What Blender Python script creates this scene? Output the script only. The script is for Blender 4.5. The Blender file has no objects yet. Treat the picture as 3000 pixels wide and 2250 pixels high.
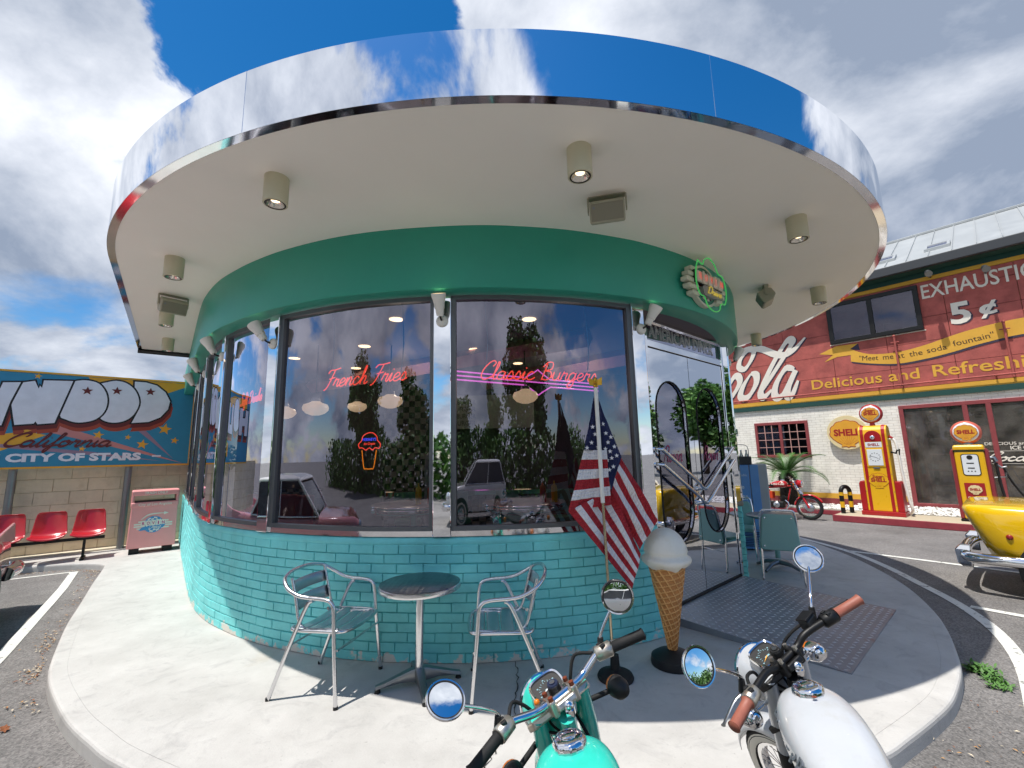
import bpy, math, random
from math import sin, cos, pi, radians, sqrt, atan2, hypot, atan
from mathutils import Vector, Matrix, noise
random.seed(7)
sc = bpy.context.scene
COL = sc.collection
# ------------------------------------------------------------ camera
PITCH, ROLL = radians(9.155), radians(1.26)
cd = bpy.data.cameras.new('camera'); cam = bpy.data.objects.new('camera', cd); COL.objects.link(cam)
cd.sensor_width = 36; cd.lens = 36*1302.2/3000; cd.clip_end = 2000; cd.clip_start = .05
_f = Vector((0, cos(PITCH), sin(PITCH))); _u = Vector((0, -sin(PITCH), cos(PITCH))); _x = Vector((1, 0, 0))
_r = _x*cos(ROLL)-_u*sin(ROLL); _up = _x*sin(ROLL)+_u*cos(ROLL)
cam.matrix_world = Matrix(((_r.x, _up.x, -_f.x, 0), (_r.y, _up.y, -_f.y, 0), (_r.z, _up.z, -_f.z, 1.6), (0, 0, 0, 1)))
sc.camera = cam
# ------------------------------------------------------------ sun, sky, exposure
SUNV = Vector((-1.01, -.75, 3.608)).normalized()
sl = bpy.data.lights.new('sun', 'SUN'); sl.energy = 2.15; sl.angle = radians(.53); sl.color = (1, .955, .89)
so = bpy.data.objects.new('sun', sl); COL.objects.link(so); so.location = SUNV*50
so.rotation_euler = SUNV.to_track_quat('Z', 'Y').to_euler()
w = bpy.data.worlds.new('World'); sc.world = w; w.use_nodes = True
def build_world():
    nt = w.node_tree; nt.nodes.clear(); N = nt.nodes.new; L = nt.links.new
    out = N('ShaderNodeOutputWorld')
    sky = N('ShaderNodeTexSky'); sky.sky_type = 'NISHITA'; sky.sun_disc = False
    sky.sun_elevation = math.asin(SUNV.z); sky.sun_rotation = atan2(SUNV.x, SUNV.y)
    sky.air_density = 1.0; sky.dust_density = .25; sky.ozone_density = 2.2
    hs = N('ShaderNodeHueSaturation'); hs.inputs['Saturation'].default_value = 1.42; L(sky.outputs[0], hs.inputs['Color'])
    b1 = N('ShaderNodeBackground'); b1.inputs[1].default_value = .062; L(hs.outputs[0], b1.inputs[0])
    tc = N('ShaderNodeTexCoord'); sx = N('ShaderNodeSeparateXYZ'); L(tc.outputs['Generated'], sx.inputs[0])
    def M(op, a, b=None, c=None):
        m = N('ShaderNodeMath'); m.operation = op
        for i, v in enumerate((a, b, c)):
            if v is None: continue
            if isinstance(v, (int, float)): m.inputs[i].default_value = v
            else: L(v, m.inputs[i])
        return m.outputs[0]
    zz = M('ADD', M('MAXIMUM', sx.outputs[2], 0.0), .42)
    cv = N('ShaderNodeCombineXYZ'); L(M('DIVIDE', sx.outputs[0], zz), cv.inputs[0]); L(M('DIVIDE', sx.outputs[1], zz), cv.inputs[1])
    def noi(scale, det, rough, dist, seed):
        n = N('ShaderNodeTexNoise'); n.noise_dimensions = '3D'; n.inputs['Scale'].default_value = scale; n.inputs['Detail'].default_value = det
        n.inputs['Roughness'].default_value = rough; n.inputs['Distortion'].default_value = dist
        mp = N('ShaderNodeMapping'); mp.inputs['Location'].default_value = (seed, seed*.37, seed*.11); L(cv.outputs[0], mp.inputs[0]); L(mp.outputs[0], n.inputs['Vector'])
        return n.outputs['Fac']
    def lobe(d, lo, hi, amt):
        v = Vector(d).normalized(); dp = N('ShaderNodeVectorMath'); dp.operation = 'DOT_PRODUCT'
        L(tc.outputs['Generated'], dp.inputs[0]); dp.inputs[1].default_value = v
        mr = N('ShaderNodeMapRange'); mr.interpolation_type = 'SMOOTHSTEP'; L(M('ADD', dp.outputs['Value'], M('MULTIPLY', M('SUBTRACT', fine, .5), .16 if amt < 0 else .04)), mr.inputs[0])
        mr.inputs[1].default_value = lo; mr.inputs[2].default_value = hi; mr.inputs[3].default_value = 0; mr.inputs[4].default_value = amt
        return mr.outputs[0]
    big = noi(1.0, 2, .5, .1, 4.3); fine = noi(3.1, 11, .58, .25, 11.7)
    v = M('ADD', M('MULTIPLY', big, .42), M('MULTIPLY', fine, .86))
    for a in SKYL: v = M('ADD', v, lobe(*a))
    mr = N('ShaderNodeMapRange'); mr.interpolation_type = 'SMOOTHSTEP'; L(v, mr.inputs[0]); mr.inputs[1].default_value = .55; mr.inputs[2].default_value = .68
    mask = mr.outputs[0]
    shade = noi(2.4, 8, .58, .2, 23.1)
    sh = M('ADD', shade, M('MULTIPLY', fine, .25))
    for a in SKYD: sh = M('ADD', sh, lobe(*a))
    sm = N('ShaderNodeMapRange'); L(sh, sm.inputs[0]); sm.inputs[1].default_value = .46; sm.inputs[2].default_value = .78
    cr = N('ShaderNodeMix'); cr.data_type = 'RGBA'; L(sm.outputs[0], cr.inputs[0])
    cr.inputs[6].default_value = (.185, .225, .30, 1); cr.inputs[7].default_value = (.62, .64, .685, 1)
    b2 = N('ShaderNodeBackground'); L(cr.outputs[2], b2.inputs[0]); b2.inputs[1].default_value = .72
    mx = N('ShaderNodeMixShader'); L(mask, mx.inputs[0]); L(b1.outputs[0], mx.inputs[1]); L(b2.outputs[0], mx.inputs[2]); L(mx.outputs[0], out.inputs[0])
# broad banks of cloud and openings, as the photograph shows them: (direction, cos from, cos to, amount)
SKYL = [((-.40, .86, .94), .955, .993, -.50), ((.75, .8, .75), .70, .97, .22), ((-.95, .92, .72), .86, .98, .16), ((.05, .85, 1.0), .93, .995, .22), ((.66, -.57, .8), .82, .97, -.20), ((-.9, -.3, .78), .8, .98, .12), ((.1, -1, .38), .85, .98, .16), ((-1, .95, .1), .93, .995, -.12)]
SKYD = [((1.0, .75, .5), .75, .98, -.085), ((-1.05, .9, .7), .85, .98, .06), ((-1, .9, .12), .9, .99, -.12)]
build_world()
sc.view_settings.view_transform = 'Standard'; sc.view_settings.look = 'None'; sc.view_settings.exposure = 1.26; sc.view_settings.gamma = 1
sc.render.engine = 'CYCLES'
cy = sc.cycles; cy.max_bounces = 8; cy.diffuse_bounces = 5; cy.glossy_bounces = 5; cy.transmission_bounces = 4; cy.transparent_max_bounces = 12
cy.sample_clamp_indirect = 6; cy.caustics_reflective = False; cy.caustics_refractive = False; cy.use_denoising = True; cy.use_adaptive_sampling = True; cy.adaptive_threshold = .02; cy.blur_glossy = .3
# ------------------------------------------------------------ helpers
def lin(c):
    if isinstance(c, str): c = tuple(int(c[i:i+2], 16)/255 for i in (0, 2, 4))
    return tuple(x/12.92 if x <= .04045 else ((x+.055)/1.055)**2.4 for x in c)+(1,)
MATS = {}
def new(name):
    m = bpy.data.materials.new(name); m.use_nodes = True; MATS[name] = m
    return m, m.node_tree, m.node_tree.nodes['Principled BSDF']
def setp(b, **k):
    for a, v in k.items(): b.inputs[a].default_value = v
def mat(name, col, rough=.5, metal=0, var=0, vscale=6, bump=0, bscale=60, spec=.5, coat=0, emit=0, rvar=0, dirt=None, dscale=3, damt=.5):
    """plain surface: colour, optional large/fine colour variation, dirt patches and fine relief"""
    if name in MATS: return MATS[name]
    m, nt, b = new(name); N = nt.nodes.new; L = nt.links.new
    c = lin(col); setp(b, **{'Base Color': c, 'Roughness': rough, 'Metallic': metal, 'Specular IOR Level': spec, 'Coat Weight': coat})
    if emit: setp(b, **{'Emission Color': c, 'Emission Strength': emit}); m.cycles.emission_sampling = 'NONE'
    if var or bump or rvar or dirt:
        tc = N('ShaderNodeTexCoord')
    if var or dirt or rvar:
        n = N('ShaderNodeTexNoise'); n.inputs['Scale'].default_value = vscale; n.inputs['Detail'].default_value = 8; n.inputs['Roughness'].default_value = .65
        L(tc.outputs['Object'], n.inputs['Vector'])
    last = None
    if var:
        mr = N('ShaderNodeMapRange'); L(n.outputs['Fac'], mr.inputs[0]); mr.inputs[1].default_value = .3; mr.inputs[2].default_value = .7
        mr.inputs[3].default_value = 1-var; mr.inputs[4].default_value = 1+var*.6
        mx = N('ShaderNodeMix'); mx.data_type = 'RGBA'; mx.blend_type = 'MULTIPLY'; mx.inputs[0].default_value = 1; mx.inputs[6].default_value = c
        L(mr.outputs[0], mx.inputs[7]); last = mx.outputs[2]
    if dirt:
        d = N('ShaderNodeTexNoise'); d.inputs['Scale'].default_value = dscale; d.inputs['Detail'].default_value = 10; d.inputs['Roughness'].default_value = .7
        L(tc.outputs['Object'], d.inputs['Vector'])
        mr = N('ShaderNodeMapRange'); L(d.outputs['Fac'], mr.inputs[0]); mr.inputs[1].default_value = .52; mr.inputs[2].default_value = .72; mr.inputs[4].default_value = damt
        mx = N('ShaderNodeMix'); mx.data_type = 'RGBA'; L(mr.outputs[0], mx.inputs[0]); mx.inputs[7].default_value = lin(dirt)
        if last: L(last, mx.inputs[6])
        else: mx.inputs[6].default_value = c
        last = mx.outputs[2]
    if last: L(last, b.inputs['Base Color'])
    if rvar:
        mr = N('ShaderNodeMapRange'); L(n.outputs['Fac'], mr.inputs[0]); mr.inputs[1].default_value = .3; mr.inputs[2].default_value = .7
        mr.inputs[3].default_value = max(.02, rough-rvar); mr.inputs[4].default_value = rough+rvar; L(mr.outputs[0], b.inputs['Roughness'])
    if bump:
        n2 = N('ShaderNodeTexNoise'); n2.inputs['Scale'].default_value = bscale; n2.inputs['Detail'].default_value = 6; L(tc.outputs['Object'], n2.inputs['Vector'])
        bp = N('ShaderNodeBump'); bp.inputs['Strength'].default_value = bump; bp.inputs['Distance'].default_value = .01; L(n2.outputs['Fac'], bp.inputs['Height']); L(bp.outputs[0], b.inputs['Normal'])
    return m
def emat(name, col, strength, base='111111'):
    m, nt, b = new(name); setp(b, **{'Base Color': lin(base), 'Roughness': .3, 'Emission Color': lin(col), 'Emission Strength': strength}); m.cycles.emission_sampling = 'NONE'
    return m
def T(x=0, y=0, z=0, rz=0, rx=0, ry=0, s=1):
    m = Matrix.Translation((x, y, z))
    if rz: m = m @ Matrix.Rotation(rz, 4, 'Z')
    if rx: m = m @ Matrix.Rotation(rx, 4, 'X')
    if ry: m = m @ Matrix.Rotation(ry, 4, 'Y')
    if s != 1: m = m @ Matrix.Scale(s, 4)
    return m
def frame(o, x, y, z=(0, 0, 1)):
    return Matrix(((x[0], y[0], z[0], o[0]), (x[1], y[1], z[1], o[1]), (x[2], y[2], z[2], o[2]), (0, 0, 0, 1)))
def cr(pts, n=6, closed=False):
    """Catmull-Rom through points of any dimension"""
    P = [Vector(p) for p in pts]; out = []; k = len(P)
    rng = range(k) if closed else range(k-1)
    for i in rng:
        if closed: a, b, c, d = P[(i-1) % k], P[i], P[(i+1) % k], P[(i+2) % k]
        else: a, b, c, d = P[max(i-1, 0)], P[i], P[i+1], P[min(i+2, k-1)]
        for j in range(n):
            t = j/n; out.append(.5*((2*b)+(c-a)*t+(2*a-5*b+4*c-d)*t*t+(3*b-a-3*c+d)*t*t*t))
    if not closed: out.append(P[-1])
    return out
class MB:
    def __init__(s, M=None): s.v = []; s.f = []; s.mi = []; s.M = M or Matrix.Identity(4); s.k = 0
    def add(s, vs, fs, mi=None):
        o = len(s.v); s.v += [tuple(s.M @ Vector(p)) for p in vs]
        for q in fs: s.f.append([o+i for i in q]); s.mi.append(s.k if mi is None else mi)
        return s
    def box(s, x0, x1, y0, y1, z0, z1, M=None):
        vs = [(x, y, z) for z in (z0, z1) for y in (y0, y1) for x in (x0, x1)]
        if M: vs = [M @ Vector(p) for p in vs]
        return s.add(vs, [(0, 2, 3, 1), (4, 5, 7, 6), (0, 1, 5, 4), (2, 6, 7, 3), (0, 4, 6, 2), (1, 3, 7, 5)])
    def cbox(s, c, d, M=None):
        return s.box(c[0]-d[0]/2, c[0]+d[0]/2, c[1]-d[1]/2, c[1]+d[1]/2, c[2]-d[2]/2, c[2]+d[2]/2, M)
    def loft(s, rings, closed=True, cap0=True, cap1=True, loop=False):
        n = len(rings[0]); vs = [p for r in rings for p in r]; fs = []; R = len(rings)
        for i in range(R if loop else R-1):
            a = i*n; b = ((i+1) % R)*n
            for j in range(n if closed else n-1):
                k = (j+1) % n; fs.append((a+j, a+k, b+k, b+j))
        if closed and not loop:
            if cap0: fs.append(tuple(range(n-1, -1, -1)))
            if cap1: fs.append(tuple((R-1)*n+j for j in range(n)))
        return s.add(vs, fs)
    def tube(s, path, r, n=8, closed=False, cap=True, flat=1):
        P = [Vector(p) for p in path]; k = len(P); rings = []
        rr = r if isinstance(r, (list, tuple)) else [r]*k
        up = None
        for i in range(k):
            if closed: t = P[(i+1) % k]-P[i-1]
            else: t = P[min(i+1, k-1)]-P[max(i-1, 0)]
            if t.length < 1e-9: t = Vector((0, 0, 1))
            t.normalize()
            if up is None:
                up = Vector((0, 0, 1)) if abs(t.z) < .95 else Vector((1, 0, 0))
            a = up-t*up.dot(t)
            if a.length < 1e-5: a = Vector((1, 0, 0))-t*t.x
            a.normalize(); b = t.cross(a); up = a
            rings.append([P[i]+(a*cos(2*pi*j/n)*flat+b*sin(2*pi*j/n))*rr[i] for j in range(n)])
        return s.loft(rings, cap0=cap, cap1=cap, loop=closed)
    def cyl(s, p0, p1, r0, r1=None, n=16): return s.tube([p0, p1], [r0, r0 if r1 is None else r1], n)
    def lathe(s, prof, n=24, M=None, cap=False):
        rings = [[(r*cos(2*pi*j/n), r*sin(2*pi*j/n), z) for j in range(n)] for r, z in prof]
        if M: rings = [[M @ Vector(p) for p in q] for q in rings]
        return s.loft(rings, cap0=cap, cap1=cap)
    def ball(s, c, rx, ry=None, rz=None, n=14, m=9, M=None):
        ry = ry or rx; rz = rz or rx; rings = []
        for i in range(m+1):
            a = -pi/2+pi*i/m
            a = max(-pi/2+.02, min(pi/2-.02, a))
            rings.append([Vector((rx*cos(a)*cos(2*pi*j/n), ry*cos(a)*sin(2*pi*j/n), rz*sin(a))) for j in range(n)])
        rings = [[Vector(c)+((M @ p) if M else p) for p in q] for q in rings]
        return s.loft(rings)
    def sheet(s, grid):
        n = len(grid[0]); vs = [p for r in grid for p in r]
        return s.add(vs, [(i*n+j, i*n+j+1, (i+1)*n+j+1, (i+1)*n+j) for i in range(len(grid)-1) for j in range(n-1)])
    def prism(s, pts, y0, y1):
        """outline in local x,z pushed from y0 (front) to y1"""
        n = len(pts)
        if sum(pts[i][0]*pts[(i+1) % n][1]-pts[(i+1) % n][0]*pts[i][1] for i in range(n)) < 0: pts = pts[::-1]
        vs = [(p[0], y0, p[1]) for p in pts]+[(p[0], y1, p[1]) for p in pts]
        return s.add(vs, [tuple(range(n)), tuple(range(2*n-1, n-1, -1))]+[(i, n+i, n+(i+1) % n, (i+1) % n) for i in range(n)])
    def plate(s, pts, z0, z1):
        """outline in x,y raised from z0 to z1"""
        n = len(pts)
        if sum(pts[i][0]*pts[(i+1) % n][1]-pts[(i+1) % n][0]*pts[i][1] for i in range(n)) < 0: pts = pts[::-1]
        vs = [(p[0], p[1], z0) for p in pts]+[(p[0], p[1], z1) for p in pts]
        return s.add(vs, [tuple(range(n-1, -1, -1)), tuple(range(n, 2*n))]+[(i, (i+1) % n, n+(i+1) % n, n+i) for i in range(n)])
    def text(s, body, x, z, size, y=0, w=None, bold=0, shear=0, depth=.002, align='LEFT', rot=0):
        cu = bpy.data.curves.new('t', 'FONT'); cu.body = body; cu.size = size; cu.extrude = depth/2; cu.offset = bold*size; cu.shear = shear; cu.align_x = align; cu.resolution_u = 3
        ob = bpy.data.objects.new('t', cu); me = bpy.data.meshes.new_from_object(ob)
        P = [v.co.copy() for v in me.vertices]; F = [tuple(p.vertices) for p in me.polygons]
        bpy.data.objects.remove(ob); bpy.data.curves.remove(cu); bpy.data.meshes.remove(me)
        if not P: return s
        xs = [p.x for p in P]; k = 1
        if w: k = w/(max(xs)-min(xs))
        x0 = min(xs) if align == 'LEFT' else 0
        c, n = cos(rot), sin(rot); vs = []
        for p in P:
            px, pz = (p.x-x0)*k, p.y
            vs.append((x+px*c-pz*n, y-p.z, z+px*n+pz*c))
        return s.add(vs, F)
    def ribbon(s, pts, wd, y=0, d=.003, pen=None, n=6):
        """painted brush stroke in local x,z"""
        P = cr(pts, n) if n else [Vector(p) for p in pts]
        A = []; B = []
        for i, p in enumerate(P):
            t = P[min(i+1, len(P)-1)]-P[max(i-1, 0)]
            if t.length < 1e-9: t = Vector((1, 0))
            t.normalize(); q = Vector((-t[1], t[0]))
            k = wd/2
            if pen is not None: k *= .42+.58*abs(sin(atan2(t[1], t[0])-pen))
            e = min(i, len(P)-1-i)/max(2, n)
            k *= min(1, .45+.55*e)
            A.append(p+q*k); B.append(p-q*k)
        for i in range(len(P)-1):
            y0, y1 = y-i*4e-5, y-(i+1)*4e-5
            s.add([(A[i][0], y0, A[i][1]), (A[i+1][0], y1, A[i+1][1]), (B[i+1][0], y1, B[i+1][1]), (B[i][0], y0, B[i][1])], [(3, 2, 1, 0)])
        return s
    def build(s, name, m, parent=None, smooth=None, bevel=0, world=False, seg=2):
        me = bpy.data.meshes.new(name); me.from_pydata(s.v, [], s.f)
        ms = m if isinstance(m, (list, tuple)) else [m]
        for q in ms: me.materials.append(q)
        if len(ms) > 1:
            for p, i in zip(me.polygons, s.mi): p.material_index = i
        if smooth:
            me.polygons.foreach_set('use_smooth', [True]*len(me.polygons))
            if smooth < 180: me.set_sharp_from_angle(angle=radians(smooth))
        me.update()
        o = bpy.data.objects.new(name, me); COL.objects.link(o)
        if parent is not None:
            o.parent = parent
            if world and parent.parent is None: o.matrix_parent_inverse = TM[parent.name].inverted()
        if bevel:
            b = o.modifiers.new('edge', 'BEVEL'); b.width = bevel; b.segments = seg; b.limit_method = 'ANGLE'; b.angle_limit = radians(40)
        return o
TM = {}
def tag(o, label=None, cat=None, group=None, kind=None):
    if label: o['label'] = label
    if cat: o['category'] = cat
    if group: o['group'] = group
    if kind: o['kind'] = kind
    return o
def thing(name, label, cat, M=None, group=None):
    o = bpy.data.objects.new(name, None); COL.objects.link(o); o.empty_display_size = .1
    M = M or Matrix.Identity(4); o.matrix_world = M; TM[o.name] = M.copy()
    return tag(o, label, cat, group)
def copy_tree(o, M=None, label=None, parent=None):
    c = o.copy(); COL.objects.link(c); c.parent = parent
    if parent is None and M is not None: c.matrix_world = M; TM[c.name] = M.copy()
    if label: c['label'] = label
    for ch in [q for q in o.children]: copy_tree(ch, parent=c)
    return c
def struct(o): o['kind'] = 'structure'; return o
# joined-up handwriting: glyph -> (advance, strokes), x-height 1
GL = {
'a': (1.2, [[(.9, .85), (.55, 1), (.15, .7), (.1, .25), (.4, 0), (.75, .2), (.95, .9), (.9, .3), (1.05, 0), (1.35, .25)]]),
'c': (.95, [[(.85, .8), (.5, 1), (.12, .6), (.2, .1), (.6, 0), (1.05, .3)]]),
'd': (1.25, [[(.85, .85), (.5, 1), (.12, .6), (.2, .1), (.5, 0), (.8, .4), (1.0, 2.1), (.9, .3), (1.05, 0), (1.35, .25)]]),
'e': (.95, [[(.1, .35), (.6, .5), (.8, .8), (.5, 1), (.15, .65), (.2, .1), (.6, 0), (1.05, .3)]]),
'f': (.8, [[(0, .2), (.5, 1.2), (.72, 2.0), (.5, 2.2), (.4, 1.5), (.28, -.5), (.1, -.9), (.0, -.5), (.3, .05), (.9, .3)]]),
'g': (1.15, [[(.9, .85), (.5, 1), (.12, .6), (.2, .1), (.55, .05), (.85, .5), (.95, .95), (.8, -.5), (.45, -.9), (.12, -.65), (.5, -.15), (1.25, .3)]]),
'h': (1.15, [[(0, .2), (.45, 1.3), (.55, 2.1), (.38, 2.0), (.25, 0)], [(.25, .3), (.6, .95), (.85, .8), (.8, .1), (1.0, 0), (1.25, .25)]]),
'i': (.6, [[(0, .2), (.3, 1), (.25, .2), (.4, 0), (.7, .25)], [(.36, 1.38), (.40, 1.5)]]),
'k': (1.0, [[(0, .2), (.45, 1.3), (.55, 2.1), (.38, 2.0), (.25, 0)], [(.25, .4), (.7, 1), (.45, .55), (.8, .05), (1.1, .25)]]),
'l': (.6, [[(0, .2), (.5, 1.4), (.55, 2.1), (.38, 2.0), (.25, .3), (.4, 0), (.7, .25)]]),
'n': (1.15, [[(0, .2), (.2, .95), (.25, .6), (.2, 0)], [(.22, .4), (.6, 1), (.85, .8), (.8, .1), (1, 0), (1.25, .25)]]),
'o': (1.05, [[(.6, 1), (.2, .8), (.12, .3), (.4, 0), (.8, .25), (.85, .7), (.6, 1), (.7, .78), (1.15, .8)]]),
'r': (.9, [[(0, .2), (.25, 1.05), (.35, .85), (.7, .9), (.6, .3), (.75, 0), (1.0, .25)]]),
's': (.85, [[(0, .1), (.45, 1.05), (.75, .35), (.5, 0), (.1, .15)], [(.4, .05), (.95, .25)]]),
't': (.65, [[(0, .2), (.4, 1.2), (.45, 1.75), (.3, .3), (.45, 0), (.75, .25)], [(.1, 1.2), (.8, 1.3)]]),
'u': (1.2, [[(0, .3), (.2, 1), (.15, .25), (.45, 0), (.8, .3), (.95, 1), (.9, .25), (1.05, 0), (1.3, .25)]]),
'v': (1.0, [[(0, .5), (.2, 1), (.35, .1), (.5, 0), (.85, .9), (1.1, .95)]]),
'b': (1.0, [[(0, .2), (.45, 1.3), (.5, 2.1), (.32, 2.0), (.22, .3), (.5, 0), (.8, .4), (.6, .9), (1.05, .8)]]),
'-': (.6, [[(.1, .55), (.5, .6)]]), ' ': (.7, []),
'F': (1.35, [[(.0, 1.8), (.3, 2.15), (.9, 2.15), (1.8, 2.3)], [(1.0, 2.1), (.75, 1), (.4, 0), (0, -.3)], [(.45, 1.05), (1.3, 1.2)]]),
'C': (1.5, [[(1.35, 1.6), (1.6, 2.0), (1.3, 2.3), (.8, 2.0), (.3, 1.2), (.25, .4), (.7, 0), (1.5, .35)]]),
'B': (1.45, [[(.55, 2.0), (.25, 0)], [(.1, 1.6), (.55, 2.2), (1.2, 2.15), (1.2, 1.4), (.5, 1.15), (1.2, 1.0), (1.3, .35), (.8, 0), (.2, .15)]]),
'S': (1.3, [[(1.3, 1.9), (.9, 2.3), (.5, 1.8), (1.0, 1.0), (.9, .2), (.4, 0), (.0, .4)]]),
'D': (1.6, [[(.5, 2.0), (.3, .1)], [(.1, 1.7), (.8, 2.2), (1.5, 1.6), (1.3, .4), (.6, 0), (.2, .15)]]),
'R': (1.5, [[(.5, 2.0), (.2, 0)], [(.1, 1.6), (.6, 2.2), (1.2, 2.0), (1.1, 1.3), (.5, 1.1), (.9, .8), (1.2, 0), (1.5, .2)]]),
}
def script(body, x, z, h, w=None, slant=.32, rise=0):
    """strokes (lists of (x,z)) of a handwritten word, x-height h, optionally fitted to width w"""
    out = []; cx = 0
    for ch in body:
        a, st = GL[ch]
        for q in st: out.append([(cx+p[0]+p[1]*slant, p[1]) for p in q])
        cx += a
    k = h if not w else w/cx
    return [[(x+p[0]*k, z+p[1]*h+rise*p[0]*k) for p in q] for q in out]
# ============================================================ materials
def concrete_mat():
    m, nt, b = new('concrete'); N = nt.nodes.new; L = nt.links.new
    tc = N('ShaderNodeTexCoord')
    def noi(s, d=8, r=.6, dist=0):
        n = N('ShaderNodeTexNoise'); n.inputs['Scale'].default_value = s; n.inputs['Detail'].default_value = d; n.inputs['Roughness'].default_value = r; n.inputs['Distortion'].default_value = dist
        L(tc.outputs['Object'], n.inputs['Vector']); return n.outputs['Fac']
    r = N('ShaderNodeValToRGB'); L(noi(1.7, 10, .68), r.inputs[0]); e = r.color_ramp.elements
    e[0].position = .3; e[0].color = (.43, .418, .395, 1); e[1].position = .68; e[1].color = (.57, .557, .53, 1)
    r2 = N('ShaderNodeValToRGB'); L(noi(.8, 6, .6, .6), r2.inputs[0]); e = r2.color_ramp.elements
    e[0].position = .63; e[0].color = (1, 1, 1, 1); e[1].position = .82; e[1].color = (.86, .76, .60, 1)
    r3 = N('ShaderNodeValToRGB'); L(noi(38, 3, .6), r3.inputs[0]); e = r3.color_ramp.elements
    e[0].position = .22; e[0].color = (.72, .72, .72, 1); e[1].position = .36; e[1].color = (1, 1, 1, 1)
    r4 = N('ShaderNodeValToRGB'); L(noi(4.2, 8, .7, 1.4), r4.inputs[0]); e = r4.color_ramp.elements
    e[0].position = .3; e[0].color = (.82, .82, .83, 1); e[1].position = .47; e[1].color = (1, 1, 1, 1)
    c = r.outputs[0]
    for q in (r2, r3, r4):
        mx = N('ShaderNodeMix'); mx.data_type = 'RGBA'; mx.blend_type = 'MULTIPLY'; mx.inputs[0].default_value = 1; L(c, mx.inputs[6]); L(q.outputs[0], mx.inputs[7]); c = mx.outputs[2]
    L(c, b.inputs['Base Color']); setp(b, Roughness=.85)
    bp = N('ShaderNodeBump'); bp.inputs['Strength'].default_value = .25; bp.inputs['Distance'].default_value = .006; L(noi(70, 6), bp.inputs['Height']); L(bp.outputs[0], b.inputs['Normal'])
    return m
def asphalt_mat():
    m, nt, b = new('asphalt'); N = nt.nodes.new; L = nt.links.new; tc = N('ShaderNodeTexCoord')
    v = N('ShaderNodeTexVoronoi'); v.inputs['Scale'].default_value = 95; L(tc.outputs['Object'], v.inputs['Vector'])
    r = N('ShaderNodeValToRGB'); L(v.outputs['Color'], r.inputs[0]); e = r.color_ramp.elements
    e[0].position = .1; e[0].color = (.10, .096, .092, 1); e[1].position = .95; e[1].color = (.25, .236, .224, 1)
    n = N('ShaderNodeTexNoise'); n.inputs['Scale'].default_value = .9; n.inputs['Detail'].default_value = 9; n.inputs['Roughness'].default_value = .65; L(tc.outputs['Object'], n.inputs['Vector'])
    mr = N('ShaderNodeMapRange'); L(n.outputs['Fac'], mr.inputs[0]); mr.inputs[1].default_value = .3; mr.inputs[2].default_value = .7; mr.inputs[3].default_value = .7; mr.inputs[4].default_value = 1.35
    mx = N('ShaderNodeMix'); mx.data_type = 'RGBA'; mx.blend_type = 'MULTIPLY'; mx.inputs[0].default_value = 1; L(r.outputs[0], mx.inputs[6]); L(mr.outputs[0], mx.inputs[7])
    L(mx.outputs[2], b.inputs['Base Color']); setp(b, Roughness=.82)
    bp = N('ShaderNodeBump'); bp.inputs['Strength'].default_value = .4; bp.inputs['Distance'].default_value = .005; L(v.outputs['Distance'], bp.inputs['Height']); L(bp.outputs[0], b.inputs['Normal'])
    return m
def worn_mat(name, paint, under, thr0, thr1, scale, rough=.6, zfade=None, var=.12, bump=.15, bscale=45):
    """paint that has come off in patches; zfade=(z0,z1): wear gathers below z1"""
    m, nt, b = new(name); N = nt.nodes.new; L = nt.links.new; tc = N('ShaderNodeTexCoord'); ge = N('ShaderNodeNewGeometry')
    n = N('ShaderNodeTexNoise'); n.inputs['Scale'].default_value = scale; n.inputs['Detail'].default_value = 10; n.inputs['Roughness'].default_value = .68; L(ge.outputs['Position'], n.inputs['Vector'])
    val = n.outputs['Fac']
    if zfade:
        sx = N('ShaderNodeSeparateXYZ'); L(ge.outputs['Position'], sx.inputs[0])
        mr = N('ShaderNodeMapRange'); L(sx.outputs[2], mr.inputs[0]); mr.inputs[1].default_value = zfade[0]; mr.inputs[2].default_value = zfade[1]; mr.inputs[3].default_value = .13; mr.inputs[4].default_value = -.26
        ad = N('ShaderNodeMath'); L(val, ad.inputs[0]); L(mr.outputs[0], ad.inputs[1]); val = ad.outputs[0]
    mk = N('ShaderNodeMapRange'); L(val, mk.inputs[0]); mk.inputs[1].default_value = thr0; mk.inputs[2].default_value = thr1
    n2 = N('ShaderNodeTexNoise'); n2.inputs['Scale'].default_value = 2.3; n2.inputs['Detail'].default_value = 8; n2.inputs['Roughness'].default_value = .65; L(ge.outputs['Position'], n2.inputs['Vector'])
    m3 = N('ShaderNodeMapRange'); L(n2.outputs['Fac'], m3.inputs[0]); m3.inputs[1].default_value = .3; m3.inputs[2].default_value = .7; m3.inputs[3].default_value = 1-var; m3.inputs[4].default_value = 1+var
    mm = N('ShaderNodeMix'); mm.data_type = 'RGBA'; mm.blend_type = 'MULTIPLY'; mm.inputs[0].default_value = 1; mm.inputs[6].default_value = lin(paint); L(m3.outputs[0], mm.inputs[7])
    mx = N('ShaderNodeMix'); mx.data_type = 'RGBA'; L(mk.outputs[0], mx.inputs[0]); L(mm.outputs[2], mx.inputs[6]); mx.inputs[7].default_value = lin(under)
    L(mx.outputs[2], b.inputs['Base Color']); setp(b, Roughness=rough)
    n4 = N('ShaderNodeTexNoise'); n4.inputs['Scale'].default_value = bscale; n4.inputs['Detail'].default_value = 5; L(ge.outputs['Position'], n4.inputs['Vector'])
    bp = N('ShaderNodeBump'); bp.inputs['Strength'].default_value = bump; bp.inputs['Distance'].default_value = .01; L(n4.outputs['Fac'], bp.inputs['Height']); L(bp.outputs[0], b.inputs['Normal'])
    return m
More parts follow.
